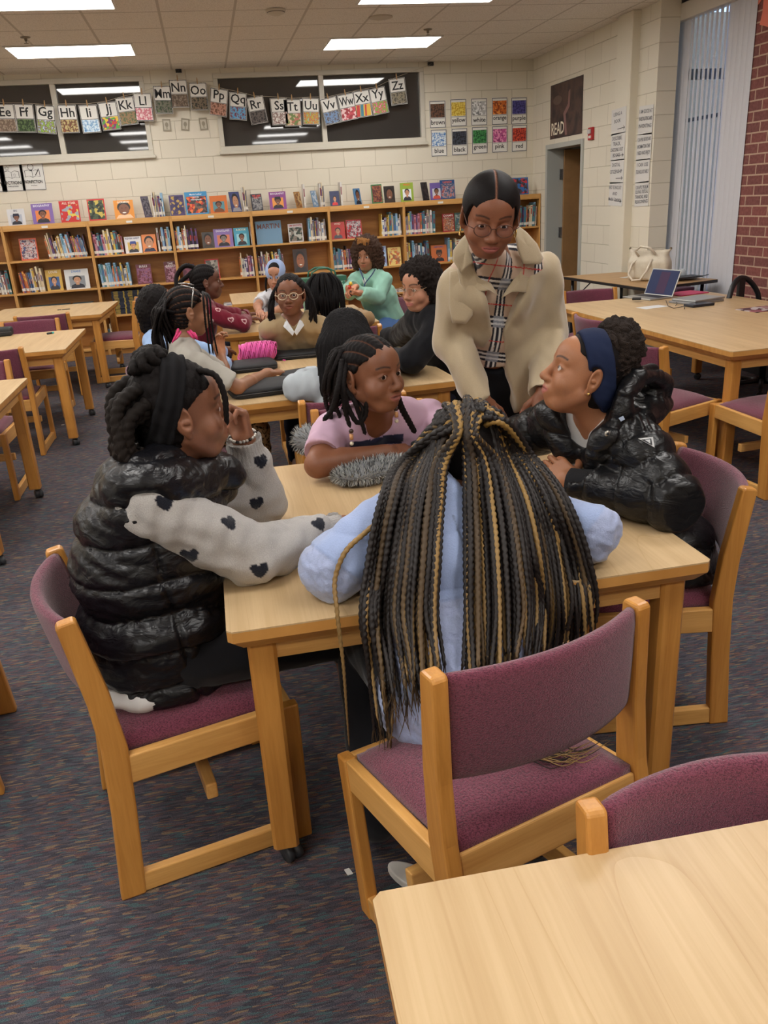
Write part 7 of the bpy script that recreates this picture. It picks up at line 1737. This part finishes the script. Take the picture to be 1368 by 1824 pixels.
def p7():   # girl in the grey tee with pink braid ends
    hd = Head(at(334, 556, Y=4.28), (.93, .28, -.08), (0, 0, 1), 1.04, 1.02, cheek=1.1); sk = (150, 104, 76)
    o, org, J = bgp('seated person in a light grey tee, dark braids ending in pink, hand raised, facing right', hd, sk, (-.27, 4.40), (1, .1), {'R': (at(425, 690, Z=.80), at(478, 664, Z=.785)), 'L': (at(400, 668, Z=.79), at(393, 632, Y=4.62))}, (172, 168, 158), sleeve=.80, pant=(170, 140, 100), pantpat=leopard,
        hands={'L': dict(f=(.02, 0, 1), p=(.6, -.75, 0), curl=.55, sc=.95), 'R': dict(f=(1, .35, -.1), p=(0, 0, -1), curl=.35, sc=.95)})
    cap(o, org, hd, rows=12, row_amp=.004, scalp=sk); rr = random.Random(7); sp = []; sp2 = []
    for k in range(30):
        a = k/29; p0 = Vector(hd.P(-.07+.14*rr.random(), -.06-.04*rr.random(), .10-.10*rr.random())); p1 = Vector(hd.P((-.06+.13*a), -.125-.02*rr.random(), .02)); x = 276+rr.uniform(-6, 44); p2 = at(x, 620+rr.uniform(-25, 10), Y=4.26+rr.uniform(-.03, .08)); p3 = p2+Vector((rr.uniform(-.01, .01), 0, -.05))
        sp.append(([p0, p1, p2, p3], .0075))
    for x0, x1 in ((372, 380), (377, 388), (366, 374)): sp.append(([Vector(hd.P(.03, .07, .095)), at(x0-4, 530, Y=4.16), at(x0, 575, Y=4.15), at(x1, 632, Y=4.17)], .0055))
    twists(o, org, hd, sp)
    for x, y0, x1, y1 in ((318, 585, 306, 612), (334, 590, 346, 605), (322, 590, 310, 608), (338, 588, 350, 604), (345, 592, 352, 606)): sp2.append(([at(x, y0, Y=4.16), at((x+x1)/2+1, (y0+y1)/2, Y=4.14), at(x1, y1, Y=4.14)], .0065))
    twists(o, org, hd, sp2, 'pink_braid_ends', (214, 64, 120), mat=col_mat('pink_hair', .5, .3, .3, 600))
    q = MB()
    for a, b in (((322, 508), (352, 518)), ((345, 512), (341, 548)), ((318, 505), (345, 508))): q.tube([at(*a, Y=4.15), at((a[0]+b[0])/2, (a[1]+b[1])/2-2, Y=4.13), at(*b, Y=4.15)], .0035, 6)
    mbchild(o, q, 'hair_clips', flat('clip_silver', (190, 190, 188), .25, metal=.8), org)
def p14():  # partly hidden
    hd = Head(at(284, 548, Y=4.98), (.97, .1, -.05), (0, 0, 1), 1.04, 1.0); sk = (120, 78, 56)
    o, org, J = bgp('seated person in a light blue shirt, mostly hidden behind the girl with pink braid ends', hd, sk, (-.30, 5.00), (1, 0), {'R': (at(394, 655, Z=.80), at(402, 644, Z=.80)), 'L': (at(388, 632, Z=.80), at(398, 622, Z=.80))}, (150, 176, 214), sleeve=1.6, mat=denim_mat())
    blob_hair(o, org, hd, [(hd.P(0, -.02, .035), hd.P(0, -.04, -.01), .094, .088), (hd.P(0, -.06, 0), hd.P(0, -.07, -.10), .065, .045)], (26, 22, 22), freq=140, cuts=[(hd.P(0, .10, -.04), (.07, .07, .09))])
def p8():   # girl facing the camera, beige polo
    hd = Head(at(517, 525, Y=5.12), (-.22, -.97, .02), (.0, 0, 1), 1.02, 1.05, cheek=1.15, lid=.0066); sk = (124, 80, 58)
    o, org, J = bgp('seated person facing the viewer in a beige polo with white collar and clear glasses', hd, sk, (.56, 5.52), (-.12, -1), {'R': (at(478, 598, Z=.83), at(497, 618, Z=.79)), 'L': (at(585, 598, Z=.81), at(566, 612, Z=.79))}, (168, 146, 112), sleeve=.92, mouth=.003, shw=.165,
        hands={'R': dict(f=(.9, -.4, 0), p=(0, .2, -1), curl=.5, sc=.92), 'L': dict(f=(-.8, -.5, 0), p=(0, .2, -1), curl=.5, sc=.92)}, res=(.012, .0038), shirt_kw=dict(neck_cut=.075))
    cap(o, org, hd, rows=14, row_amp=.003, scalp=None); rr = random.Random(9); sp = []
    for k in range(34):
        s_ = -1 if k % 2 else 1; a = rr.random(); sp.append(([Vector(hd.P(s_*.05, -.02-.05*a, .09)), Vector(hd.P(s_*(.095+.015*a), -.03-.03*rr.random(), .0)), Vector(hd.P(s_*(.105+.03*rr.random()), -.01+.02*rr.random(), -.08)), Vector(hd.P(s_*(.09+.05*rr.random()), .01*rr.random(), -.13-.05*rr.random()))], .0085))
    twists(o, org, hd, sp, col=(24, 20, 20)); glasses(o, hd, org, (196, 178, 150), .0, .0024, .0250, .0185, y=.110)
    q = MB(); nk = J['neck']; f = Vector((-.12, -1, 0)).normalized(); r = Vector((f.y, -f.x, 0))
    for s_ in (-1, 1): 
        P = [nk+r*s_*.055+f*.02+Vector((0, 0, .045)), nk+r*s_*.095+f*.045+Vector((0, 0, .015)), nk+r*s_*.055+f*.088+Vector((0, 0, -.022)), nk+r*s_*.012+f*.110+Vector((0, 0, -.068)), nk+r*s_*.0+f*.115+Vector((0, 0, -.045)), nk+r*s_*.032+f*.085+Vector((0, 0, .010))]
        q.add(P+[v-f*.008 for v in P], [tuple(range(6)), tuple(range(6, 12))[::-1]]+[(k, k+6, (k+1) % 6+6, (k+1) % 6) for k in range(6)])
    mbchild(o, q, 'polo_collar', flat('collar_white', (206, 208, 210), .8), org)
    w = J['wrR']; q = MB(); q.tube([w+Vector((.0, .032*math.cos(a), .032*math.sin(a))) for a in [2*PI*k/16 for k in range(16)]], .005, 6, close=True); mbchild(o, q, 'bracelet', flat('bracelet_white', (210, 206, 200), .5), org)
def p9():   # girl from behind, long hair, grey sweatshirt
    hd = Head(at(616, 606, Y=3.95), (-.1, .98, -.15), (0, .1, 1), 1.02, 1.0); sk = (140, 96, 70)
    o, org, J = bgp('seated person seen from behind, long loose black hair, light grey sweatshirt', hd, sk, (.60, 3.90), (0, 1), {'L': (at(526, 690, Z=.80), at(556, 668, Z=.79)), 'R': (at(690, 668, Z=.80), at(680, 652, Z=.79))}, (176, 184, 190), eyes=False, res=(.013, .006), mat=fleece_mat(), shirt_kw=dict(off=.026),
        hands={'L': dict(f=(.6, .8, 0), p=(0, 0, -1), curl=.4), 'R': dict(f=(-.6, .8, 0), p=(0, 0, -1), curl=.4)})
    blob_hair(o, org, hd, [(hd.P(0, -.02, .04), hd.P(0, -.04, -.02), .112, .120), (at(618, 620, Y=3.88), at(620, 700, Y=3.80), .135, .110), (at(598, 625, Y=3.88), at(588, 690, Y=3.84), .090, .050), (at(640, 625, Y=3.88), at(652, 690, Y=3.86), .090, .055)], (26, 24, 25), amp=.005, strands=True, res=.0055)
def p10():  # burgundy sweater with hearts
    hd = Head(at(368, 503, Y=6.55), (.97, .05, .0), (0, 0, 1), 1.10, 1.0, cheek=1.15); sk = (104, 66, 50)
    o, org, J = bgp('seated person in a burgundy sweater with pale heart outlines, braided ponytail, facing right', hd, sk, (-.17, 6.75), (1, 0), {'R': (at(432, 578, Z=.80), at(440, 568, Z=.79)), 'L': (at(428, 565, Z=.80), at(438, 560, Z=.79))}, (116, 30, 48), girth=1.2, mat=knit_mat(), hands={'R': dict(f=(1, .3, 0), p=(0, 0, -1), curl=.4), 'L': dict(f=(1, .0, 0), p=(0, 0, -1), curl=.4)},
        shirt_kw=dict(res=.006, pattern=lambda V, N, C: heart_pattern([ray_hit(V, *p) for p in ((391, 551), (412, 570), (385, 531), (437, 571), (375, 575))], (116, 30, 48), .017)(V, N, heart_pattern([ray_hit(V, *p) for p in ((391, 551), (412, 570), (385, 531), (437, 571), (375, 575))], (226, 190, 190), .026)(V, N, C))))
    cap(o, org, hd, rows=10, row_amp=.004); sp = []
    P = lambda x, y, z: Vector(hd.P(x, y, z))
    for k in range(4): a = k*.06; sp.append(([P(0, -.06, .10), P(.0, -.12+a*.2, .12-a), P(0.02*k-.03, -.19, .06-a), P(.01*k, -.205, -.03), P(.0, -.19, -.10)], .017))
    twists(o, org, hd, sp)
def p11():  # white tee, pale blue headband
    hd = Head(at(492, 492, Y=7.85), (-.30, -.93, -.12), (0, 0, 1), 1.10, 1.0); sk = (176, 126, 100)
    o, org, J = bgp('seated person in a white tee and pale blue twisted headband at the farthest table', hd, sk, (.62, 8.15), (-.1, -1), {'R': (at(458, 545, Y=7.68), at(462, 555, Z=.80)), 'L': (at(505, 548, Y=7.68), at(484, 556, Z=.80))}, (206, 208, 214), sleeve=.6)
    cap(o, org, hd); rr = random.Random(2)
    S2 = Solid(hd.c-.2, hd.c+.2, .006); S2.ell(hd.P(0, -.016, .034), (.090*hd.sc, .108*hd.sc, .104*hd.sc), hd.R, 0); nn = hd.R@np.array([0, .80, .60]); S2.plane_cut(hd.P(0, .045, .085), nn); S2.plane_cut(hd.P(0, -.015, .07), -nn)
    V, F = S2.mesh(); child(o, 'headband', V, F, tee_mat(), org, np.tile(lin((150, 168, 206)), (len(V), 1)))
    twists(o, org, hd, [([Vector(hd.P(s*.085, .0, -.0)), Vector(hd.P(s*.095, .02, -.08)), Vector(hd.P(s*.09, .03, -.16))], .010) for s in (-1, 1)])
def p12():  # seen from behind, black locs, tan top
    hd = Head(at(577, 520, Y=5.98), (.1, .98, -.1), (0, 0, 1), 1.10, 1.05); sk = (110, 70, 50)
    o, org, J = bgp('seated person seen from behind with shoulder-length black twists and tan top', hd, sk, (.85, 6.12), (0, 1), {'L': (at(560, 575, Z=.80), at(590, 560, Z=.79)), 'R': (at(655, 568, Z=.82), at(640, 558, Z=.79))}, (150, 122, 88), eyes=False, res=(.014, .007))
    cap(o, org, hd); rr = random.Random(12); sp = []
    for k in range(70):
        x = rr.uniform(-1, 1); a = rr.uniform(.1, 1.0); sp.append(([Vector(hd.P(x*.05, -.02-.05*a, .115)), Vector(hd.P(x*.10, -.05-.065*math.sqrt(1-x*x*.8)*a, .06)), Vector(hd.P(x*.118, -.06-.07*math.sqrt(1-x*x*.8), -.04)), Vector(hd.P(x*.125+rr.uniform(-.01, .01), -.05-.05*rr.random(), -.13-.06*rr.random()))], .0085))
    twists(o, org, hd, sp, col=(20, 18, 19))
def p13():  # mint hoodie
    hd = Head(at(653, 457, Y=7.15), (-.52, -.85, -.06), (0, 0, 1), 1.0, 1.0); sk = (164, 112, 84)
    o, org, J = bgp('seated person in a mint green hoodie with curly blonde-tipped hair and a blue lanyard', hd, sk, (1.50, 7.28), (-.8, -.6), {'R': (at(622, 520, Y=7.05), at(632, 512, Y=6.85)), 'L': (at(672, 530, Y=6.95), at(640, 522, Y=6.82))}, (146, 192, 174), mat=fleece_mat(), shirt_kw=dict(off=.028, neck_cut=.07), pant=(84, 116, 168), hands={'R': dict(f=(-.8, -.4, -.2), p=(.2, -.3, -1), curl=.7), 'L': dict(f=(-1, .0, .1), p=(0, -.2, 1), curl=.6)}, pelz=.60)
    pr = [(hd.P(0, -.02, .05), hd.P(0, -.05, .0), .120, .115), (hd.P(.075, -.0, .05), hd.P(.085, -.02, -.06), .05, .05), (hd.P(-.075, -.0, .05), hd.P(-.085, -.02, -.06), .055, .055), (hd.P(-.03, .04, .11), hd.P(.04, .04, .11), .038, .038)]
    blob_hair(o, org, hd, pr, (74, 50, 36), freq=110, amp=.016, res=.006, mat=col_mat('curly_hair', .7, .3, .8, 260, kind='voronoi', dist=.008), cuts=[(hd.P(0, .115, -.025), (.070, .085, .105))])
    blob_hair(o, org, hd, [(hd.P(-.035, .070, .125), hd.P(.03, .060, .130), .024, .026)], (176, 122, 66), name='blonde_curls', freq=150, amp=.014, res=.006, mat=col_mat('curly_hair', .7, .3, .8, 260, kind='voronoi', dist=.008))
    q = MB(); q.tube([at(640, 478, Y=7.02), at(647, 495, Y=6.97), at(650, 505, Y=6.95), at(662, 490, Y=6.98), at(668, 480, Y=7.04)], .005, 6); q.tube([at(650, 505, Y=6.95), at(646, 520, Y=6.93)], .005, 6); mbchild(o, q, 'lanyard', flat('lanyard_blue', (44, 60, 104), .7), org)
    q = MB(); c = at(622, 512, Y=6.80); mm = [flat('toy_red', (200, 60, 44), .4), flat('toy_yellow', (224, 190, 60), .4), flat('toy_dark', (40, 40, 44), .4)]
    q.ball(list(c), .020, 10, 8); q.cur = 1; q.ball(list(c+Vector((.012, -.01, .03))), .016, 10, 8); q.cur = 2; q.tube([c+Vector((0, 0, -.015)), c+Vector((.01, 0, -.07))], .013, 8); tag(q.build('hand_toy', mm), 'small red and yellow toy held by the person in the mint hoodie', 'toy')
    S2 = Solid(_V(J['neck'])-.16, _V(J['neck'])+.16, .008); S2.cone(J['neck']+Vector((.03, .05, .03)), J['neck']+Vector((.07, .02, .01)), .05, .045, .03); V, F = S2.mesh(); child(o, 'hood', V, F, fleece_mat(), org, np.tile(lin((146, 192, 174)), (len(V), 1)))
    Jt = J['neck']; S3 = Solid(_V(Jt)-.14, _V(Jt)+.14, .006); S3.ell(_V(Jt)+np.array([-.025, -.045, -.03]), (.05, .045, .045), None, 0); V, F = S3.mesh(); child(o, 'white_tee', V, F, tee_mat(), org, np.tile(lin((214, 214, 212)), (len(V), 1)))
def p6():   # black hoodie, glasses, right of the second table
    hd = Head(at(748, 512, Y=4.40), (-.80, -.52, -.10), (0, 0, 1), 1.06, 1.0, cheek=1.15); sk = (186, 132, 104)
    o, org, J = bgp('seated person in a black hoodie with short curly hair and thin round glasses, facing left', hd, sk, (1.35, 4.72), (-1, -.15), {'R': (at(715, 598, Z=.82), at(690, 600, Z=.80)), 'L': (at(735, 640, Y=4.2), at(700, 640, Z=.80))}, (26, 26, 29), mat=fleece_mat(), shirt_kw=dict(off=.03), lips=(196, 120, 112), res=(.012, .0038), girth=1.05)
    pr = [(hd.P(0, -.025, .05), hd.P(0, -.05, -.0), .104, .100), (hd.P(.06, .02, .08), hd.P(-.06, .02, .08), .035, .035), (hd.P(-.075, -.02, .02), hd.P(-.075, -.03, -.05), .035, .03), (hd.P(.075, -.02, .02), hd.P(.075, -.03, -.05), .035, .03)]
    blob_hair(o, org, hd, pr, (44, 36, 33), freq=130, amp=.012, res=.005, mat=col_mat('coily_hair', .8, .2, .9, 420, kind='voronoi', dist=.006), cuts=[(hd.P(0, .11, -.03), (.062, .075, .090))])
    glasses(o, hd, org, (170, 140, 110), .5, .0014, .0245, .0210, y=.108)
for n_, f_ in (('p7', p7), ('p14', p14), ('p8', p8), ('p9', p9), ('p10', p10), ('p11', p11), ('p12', p12), ('p13', p13), ('p6', p6)):
    if want(n_): f_()
# ---------------------------------------------------------------- things on the tables
HT = .7412
def lap_case(px, py, rot, lab, w=.36, d=.26, h=.038, Z=HT):
    p = at(px, py, Z=Z); r = empty('tablet_case', p, rot); tag(r, lab, 'case', 'black zip cases on the table behind')
    b = MB(); n = 20
    def ringp(k, z, s): 
        out = []
        for i in range(32):
            a = 2*PI*i/32; c, s_ = math.cos(a), math.sin(a); out.append((math.copysign(abs(c)**.35, c)*(w/2-s), math.copysign(abs(s_)**.35, s_)*(d/2-s), z))
        return out
    rings = [ringp(0, 0, .008), ringp(0, .004, .001), ringp(0, h*.5-.002, 0), ringp(0, h*.5, .003), ringp(0, h*.5+.002, 0), ringp(0, h-.006, .001), ringp(0, h, .010), ringp(0, h+.001, w*.3)]
    vs = sum(rings, []); m = 32; fs = [(j*m+i, j*m+(i+1) % m, (j+1)*m+(i+1) % m, (j+1)*m+i) for j in range(len(rings)-1) for i in range(m)]+[tuple(range(m))[::-1], tuple((len(rings)-1)*m+i for i in range(m))]
    b.add(vs, fs, True); b.build('shell', flat('case_nylon', (30, 31, 34), .7, bump=.4, bscale=500), r)
    MB().tube([(w/2*.9, -d/2-.001, h*.5), (w/2*.2, -d/2-.002, h*.5), (-w/2*.9, -d/2-.001, h*.5)], .003, 6).build('zipper', flat('zip_dark', (60, 60, 62), .4), r)
    MB().box((w*.18, -d/2-.016, h*.42), (w*.30, -d/2-.002, h*.58)).build('zip_pull', flat('zip_dark', (60, 60, 62), .4), r)
lap_case(441, 657, .10, 'black zip case lying beside the pink yarn, left of the table behind', .34, .25)
lap_case(470, 697, .15, 'black zip case nearest the front edge, under the hand of the grey tee girl', .36, .27, .045)
lap_case(530, 634, .02, 'black zip case in front of the girl in the beige polo', .30, .24)
lap_case(541, 672, .35, 'small black zip case by the sleeve of the light grey sweatshirt', .24, .18)
# yarn
p = at(461, 644, Z=HT); r = empty('yarn_skein', p+Vector((0, .0, .062)), -.05); tag(r, 'fat skein of bright pink yarn on the table behind', 'yarn')
M_y = flat('pink_yarn', (228, 92, 168), .9, bump=.6, bscale=120, sheen=.3); b = MB(); rr = random.Random(4)
for k in range(46):
    t = -1+2*k/45; R_ = .060*(1-.30*abs(t)**4); x = t*.105; b.tube([(x+.010*math.sin(a*2+k)+.012*math.sin(a), R_*math.cos(a), R_*math.sin(a)) for a in [2*PI*j/20 for j in range(20)]], .0042, 5, close=True)
b.lathe([(.001, -.10), (.035, -.104), (.052, -.09), (.056, 0), (.052, .09), (.035, .104), (.001, .10)], 20, Matrix.Rotation(PI/2, 4, 'Y'))
for j in range(4): b.tube([(-.108, .012*(j+1)*math.cos(a), .012*(j+1)*math.sin(a)) for a in [2*PI*i/16 for i in range(16)]], .004, 5, close=True)
b.build('yarn_windings', M_y, r)
b = MB(); b.tube([at(484, 634, Z=HT+.02), at(492, 634, Z=HT+.006), at(500, 640, Z=HT+.004), at(508, 642, Z=HT+.004)], .0035, 6); tag(b.build('yarn_strand', M_y), 'loose end of pink yarn trailing from the skein', 'yarn strand')
b = MB(); b.tube([at(488, 631, Z=HT+.006), at(502, 634, Z=HT+.006)], .005, 8); tag(b.build('marker', flat('marker_red', (206, 40, 60), .4)), 'short red marker between the pink yarn and the black case', 'marker')
# green tote bag on the third table
p = at(577, 532, Y=7.2); z0 = HT
r = empty('tote_bag', (p.x, 7.22, z0), .12); tag(r, 'green patterned tote bag standing behind the black twists', 'bag')
def bag_mat():
    t = NT('bag_print'); co = t.coord((1, 1, 1), (0, .78, 0)); c = t.n('ShaderNodeTexChecker', i_Scale=46.0); c.inputs['Color1'].default_value = sr((64, 122, 102)); c.inputs['Color2'].default_value = sr((150, 182, 166)); t.l(co, c.inputs['Vector']); t.base(c.outputs[0]); t.b.inputs['Roughness'].default_value = .6; return t.m
MB().prism([(-.165, 0), (.165, 0), (.195, .30), (-.195, .30)], 'y', -.07, .07).build('bag_body', bag_mat(), r, bevel=.01)
gm = flat('bag_leather', (52, 104, 84), .5)
b = MB(); b.box((-.198, -.074, .262), (.198, .074, .302)).box((.10, -.076, .16), (.135, -.0705, .30)).box((-.135, -.076, .16), (-.10, -.0705, .30)); b.build('bag_trim', gm, r)
for s in (-1, 1): MB().tube([(-.11, s*.06, .29), (-.10, s*.06, .345), (-.04, s*.06, .375), (.04, s*.06, .375), (.10, s*.06, .345), (.11, s*.06, .29)], .008, 8).build('handle', gm, r)
# left tables
p = at(8, 598, Z=HT); r = empty('pencil_case', p, .05); tag(r, 'black rounded case on the left middle table at the picture edge', 'case')
MB().box((-.10, -.06, 0), (.07, .06, .07)).build('shell', flat('case_nylon', (34, 38, 40), .6), r, bevel=.018, seg=3); MB().tube([(-.10, -.061, .035), (.07, -.061, .035)], .003, 6).build('zipper', flat('zip_dark', (60, 60, 62), .4), r)
p = at(90, 595, Z=HT); b = MB(); Mr = Matrix.Translation((0, 0, .008)) @ Matrix.Rotation(.7, 4, 'Z') @ Matrix.Rotation(PI/2, 4, 'Y'); b.lathe([(.001, -.03), (.008, -.03), (.008, .012)], 12, Mr); b.cur = 1; b.lathe([(.0085, .012), (.0085, .03), (.001, .032)], 12, Mr)
tag(b.build('glue_stick', [flat('cap_dark', (40, 50, 56), .4), flat('cap_teal', (60, 170, 170), .4)], loc=p), 'small teal and dark stick lying on the left middle table', 'glue stick')
for k, px in enumerate((106, 114, 121)):
    p = at(px, 552.5-k*.6, Z=HT); tag(MB().tube([(-.02, 0, .004), (.02, .004, .004)], .004, 8).build('crayon', flat('crayon_dark', (46, 42, 42), .5), loc=p), 'short dark crayon on the left rear table, %s of three' % ('leftmost', 'middle', 'rightmost')[k], 'crayon', 'crayons on the left rear table')
# window side: laptop, laptops, phone, paper, pencil, cable, handbag
p = at(1148, 545, Z=HT); r = empty('laptop', at(1152, 531, Z=HT), 0); tag(r, 'open silver laptop with dark screen on the large table', 'laptop')
M_al = flat('laptop_silver', (176, 176, 172), .35, metal=.6)
bs = MB().box((-.165, -.115, 0), (.165, .115, .014)).build('base', M_al, r, bevel=.004)
b = MB(); b.box((-.145, -.01, .0142), (.145, .10, .0152)).build('keyboard', flat('keys', (52, 52, 56), .5), bs); MB().box((-.045, -.105, .0142), (.045, -.03, .0148)).build('touchpad', flat('pad_grey', (140, 140, 138), .4), bs)
r.rotation_euler = (0, 0, math.radians(-76))
Ml = Matrix.Translation((0, .118, .008)) @ Matrix.Rotation(math.radians(-22), 4, 'X')
sc_ = MB().box((-.165, 0, 0), (.165, .006, .225), Ml).build('screen_lid', M_al, r, bevel=.003)
MB().box((-.155, -.0012, .012), (.155, -.0002, .216), Ml).build('display', flat('screen_navy', (48, 56, 88), .55, spec=.15), sc_); MB().box((-.045, -.002, .02), (.06, -.0013, .2), Ml).build('screen_window', flat('screen_plum', (70, 52, 78), .55, spec=.15), sc_)
def slab(name, px, py, rot, w, d, h, rgb, lab, cat, z=HT, metal=0, bevel=.004, rough=.4, group=None):
    p = at(px, py, Z=z); o = MB().box((-w/2, -d/2, 0), (w/2, d/2, h)).build(name, flat(name+'_surface', rgb, rough, metal=metal), loc=p, bevel=bevel); o.rotation_euler = (0, 0, rot); tag(o, lab, cat, group); return o
slab('closed_laptop', 1240, 538, .25, .34, .24, .018, (150, 150, 150), 'closed grey laptop at the bottom of the pile right of the open laptop', 'laptop', metal=.5, group='closed laptops')
slab('closed_laptop', 1244, 533, .30, .33, .235, .014, (180, 180, 178), 'closed silver laptop on top of the pile right of the open laptop', 'laptop', z=HT+.0185, metal=.6, group='closed laptops')
slab('folder', 1222, 523, .2, .30, .22, .008, (196, 70, 110), 'pink folder behind the closed laptops', 'folder', rough=.6); slab('pouch', 1213, 518, .2, .20, .12, .03, (66, 40, 60), 'dark plum pouch behind the open laptop', 'pouch', rough=.7, bevel=.01)
slab('tablet', 1245, 545, .15, .20, .11, .020, (34, 38, 48), 'small dark tablet in front of the closed laptops', 'tablet', rough=.3)
slab('note_paper', 1162, 547, .2, .22, .12, .001, (216, 218, 220), 'white sheet of paper in front of the open laptop', 'paper', bevel=0, rough=.7)
slab('red_pen', 1277, 537, .35, .15, .009, .009, (206, 50, 60), 'red pen beside the closed laptops', 'pen', bevel=.003); slab('small_device', 1134, 534, -.5, .07, .05, .018, (28, 28, 32), 'small black device lying on the keyboard side of the laptop', 'device', z=HT+.0155)
b = MB(); b.tube([at(1186, 535, Z=HT+.004), at(1190, 545, Z=HT+.004), at(1200, 549, Z=HT+.004), at(1212, 547, Z=HT+.004), at(1220, 545, Z=HT+.012), at(1219, 550, Z=HT+.004)], .0025, 6); b.tube([at(1204, 533, Z=HT+.004), at(1206, 541, Z=HT+.02), at(1203, 545, Z=HT+.004)], .0025, 6); tag(b.build('cable', flat('cable_black', (28, 28, 30), .5)), 'thin black cable curling between laptop and tablet', 'cable')
o = slab('magazine', 1356, 551, .15, .28, .21, .004, (120, 70, 80), 'glossy magazine at the right edge of the large table', 'magazine', bevel=0); o.data.materials[0] = pic_mat('magazine_cover', [(120, 60, 70), (190, 180, 180), (70, 50, 60), (150, 90, 100)], 20)
# handbag on the activity table
p = at(1157, 500, Z=.776); r = empty('handbag', p+Vector((0, .02, 0)), -.95); tag(r, 'large cream leather handbag with loop handles on the activity table', 'bag')
M_b = col_mat('cream_leather', .5, .4, .25, 120, dist=.002)
S_ = Solid((-.30, -.16, -.02), (.30, .16, .33), .007); 
S_.box((0, 0, .10), (.20, .07, .10), None, .04, .01); S_.box((0, 0, .20), (.175, .03, .08), None, .025, .07); S_.cone((-.16, 0, .24), (-.20, 0, .285), .014, .012, .03); S_.cone((.16, 0, .24), (.20, 0, .285), .014, .012, .03)
S_.box((0, 0, .285), (.13, .010, .045), None, .008, .01, 's')
V, F = S_.mesh(); V = smooth_mesh(V, F, 2); N = vnormals(V, F); V = V+N*(wobble(V*np.array([1, 1, .5]), 24, 3, 2)*.006)[:, None]; V[:, 2] = np.maximum(V[:, 2], .001)
o = np_obj('bag_body', V, F, M_b, r, np.tile(lin((206, 196, 176)), (len(V), 1)))
M_bh = flat('cream_strap', (212, 202, 184), .5)
MB().tube([(-.09, -.045, .20), (-.13, -.085, .16), (-.15, -.115, .07), (-.10, -.13, .012), (-.02, -.13, .02), (.03, -.11, .10), (.05, -.06, .20)], .010, 10).build('handle', M_bh, r)
MB().tube([(-.09, -.04, .22), (-.12, -.06, .27), (-.06, -.075, .315), (.03, -.07, .30), (.08, -.05, .24)], .010, 10).build('handle', M_bh, r)
b = MB()
for x in (-.20, .20): b.ball((x, 0, .29), .012, 10, 8)
b.build('stud', flat('stud_metal', (140, 130, 110), .3, metal=.8), r)
slab('binder', 1205, 497, .2, .30, .22, .022, (186, 190, 190), 'grey binder behind the handbag on the activity table', 'binder', z=.776); slab('tablet', 1222, 494, .15, .26, .16, .012, (40, 42, 48), 'black tablet on the activity table beside the window', 'tablet', z=.80)
b = MB().tube([at(1235, 495, Z=.80)-Vector((.0, 0, 0)), at(1262, 489, Z=.815)], .004, 6); tag(b.build('stylus', flat('stylus_dark', (50, 50, 54), .4)), 'dark stylus sticking out past the tablet by the window', 'stylus')
slab('white_envelope', 1118, 494, .3, .14, .08, .003, (214, 214, 210), 'white envelope left of the handbag', 'envelope', z=.776, bevel=0)
b = MB(); p = at(1215, 491, Z=.80); b.lathe([(.03, 0), (.034, .03), (.022, .06), (.001, .066)], 16); tag(b.build('glass_dome', flat('clear_plastic', (190, 196, 200), .1, spec=.7), loc=p), 'small clear dome on the binder behind the handbag', 'ornament')
# black office chair behind the large table, cut by the right edge
r = empty('office_chair', (4.20, 6.05, 0), .3); tag(r, 'black plastic-backed office chair behind the large table at the right edge', 'office chair')
b = MB(); n = 14
b.tube([(-.20+.4*k/n, .05*math.sin(PI*k/n)-.0, .62+.26*math.sin(PI*k/n)**.5) for k in range(n+1)], .022, 10); b.box((-.035, .03, .48), (.035, .06, .87)); b.build('backrest', M_blackpl, r, bevel=.006)
MB().box((-.23, -.46, .44), (.23, -.02, .50)).build('seat', flat('seat_black', (28, 28, 30), .8), r, bevel=.03, seg=3); MB().tube([(0, -.24, .44), (0, -.24, .08)], .025, 12).build('gas_lift', M_blackpl, r); MB().box((-.03, -.06, .42), (.03, .06, .52)).build('back_bracket', M_blackpl, r)
for k in range(5):
    a = 2*PI*k/5; l = MB().tube([(0, -.24, .09), (.26*math.cos(a), -.24+.26*math.sin(a), .065)], [.024, .014], 8).build('leg', M_blackpl, r); MB().ball((.26*math.cos(a), -.24+.26*math.sin(a), .028), .027, 12, 8).build('caster', M_blackpl, l)
# litter on the carpet
for k, (px, py) in enumerate(((112, 757), (34, 880), (621, 1554))):
    p = at(px, py, Z=.0); tag(MB().prism([(-.012, -.006), (.010, -.008), (.013, .005), (-.008, .008)], 'z', 0.0005, .003, rz(k)).build('paper_scrap', flat('paper', (210, 208, 204), .8), loc=p), 'tiny white paper scrap on the carpet, ' + ('between the left table rows', 'near the left edge of the picture', 'under the front table')[k], 'paper scrap', 'paper scraps on the carpet')
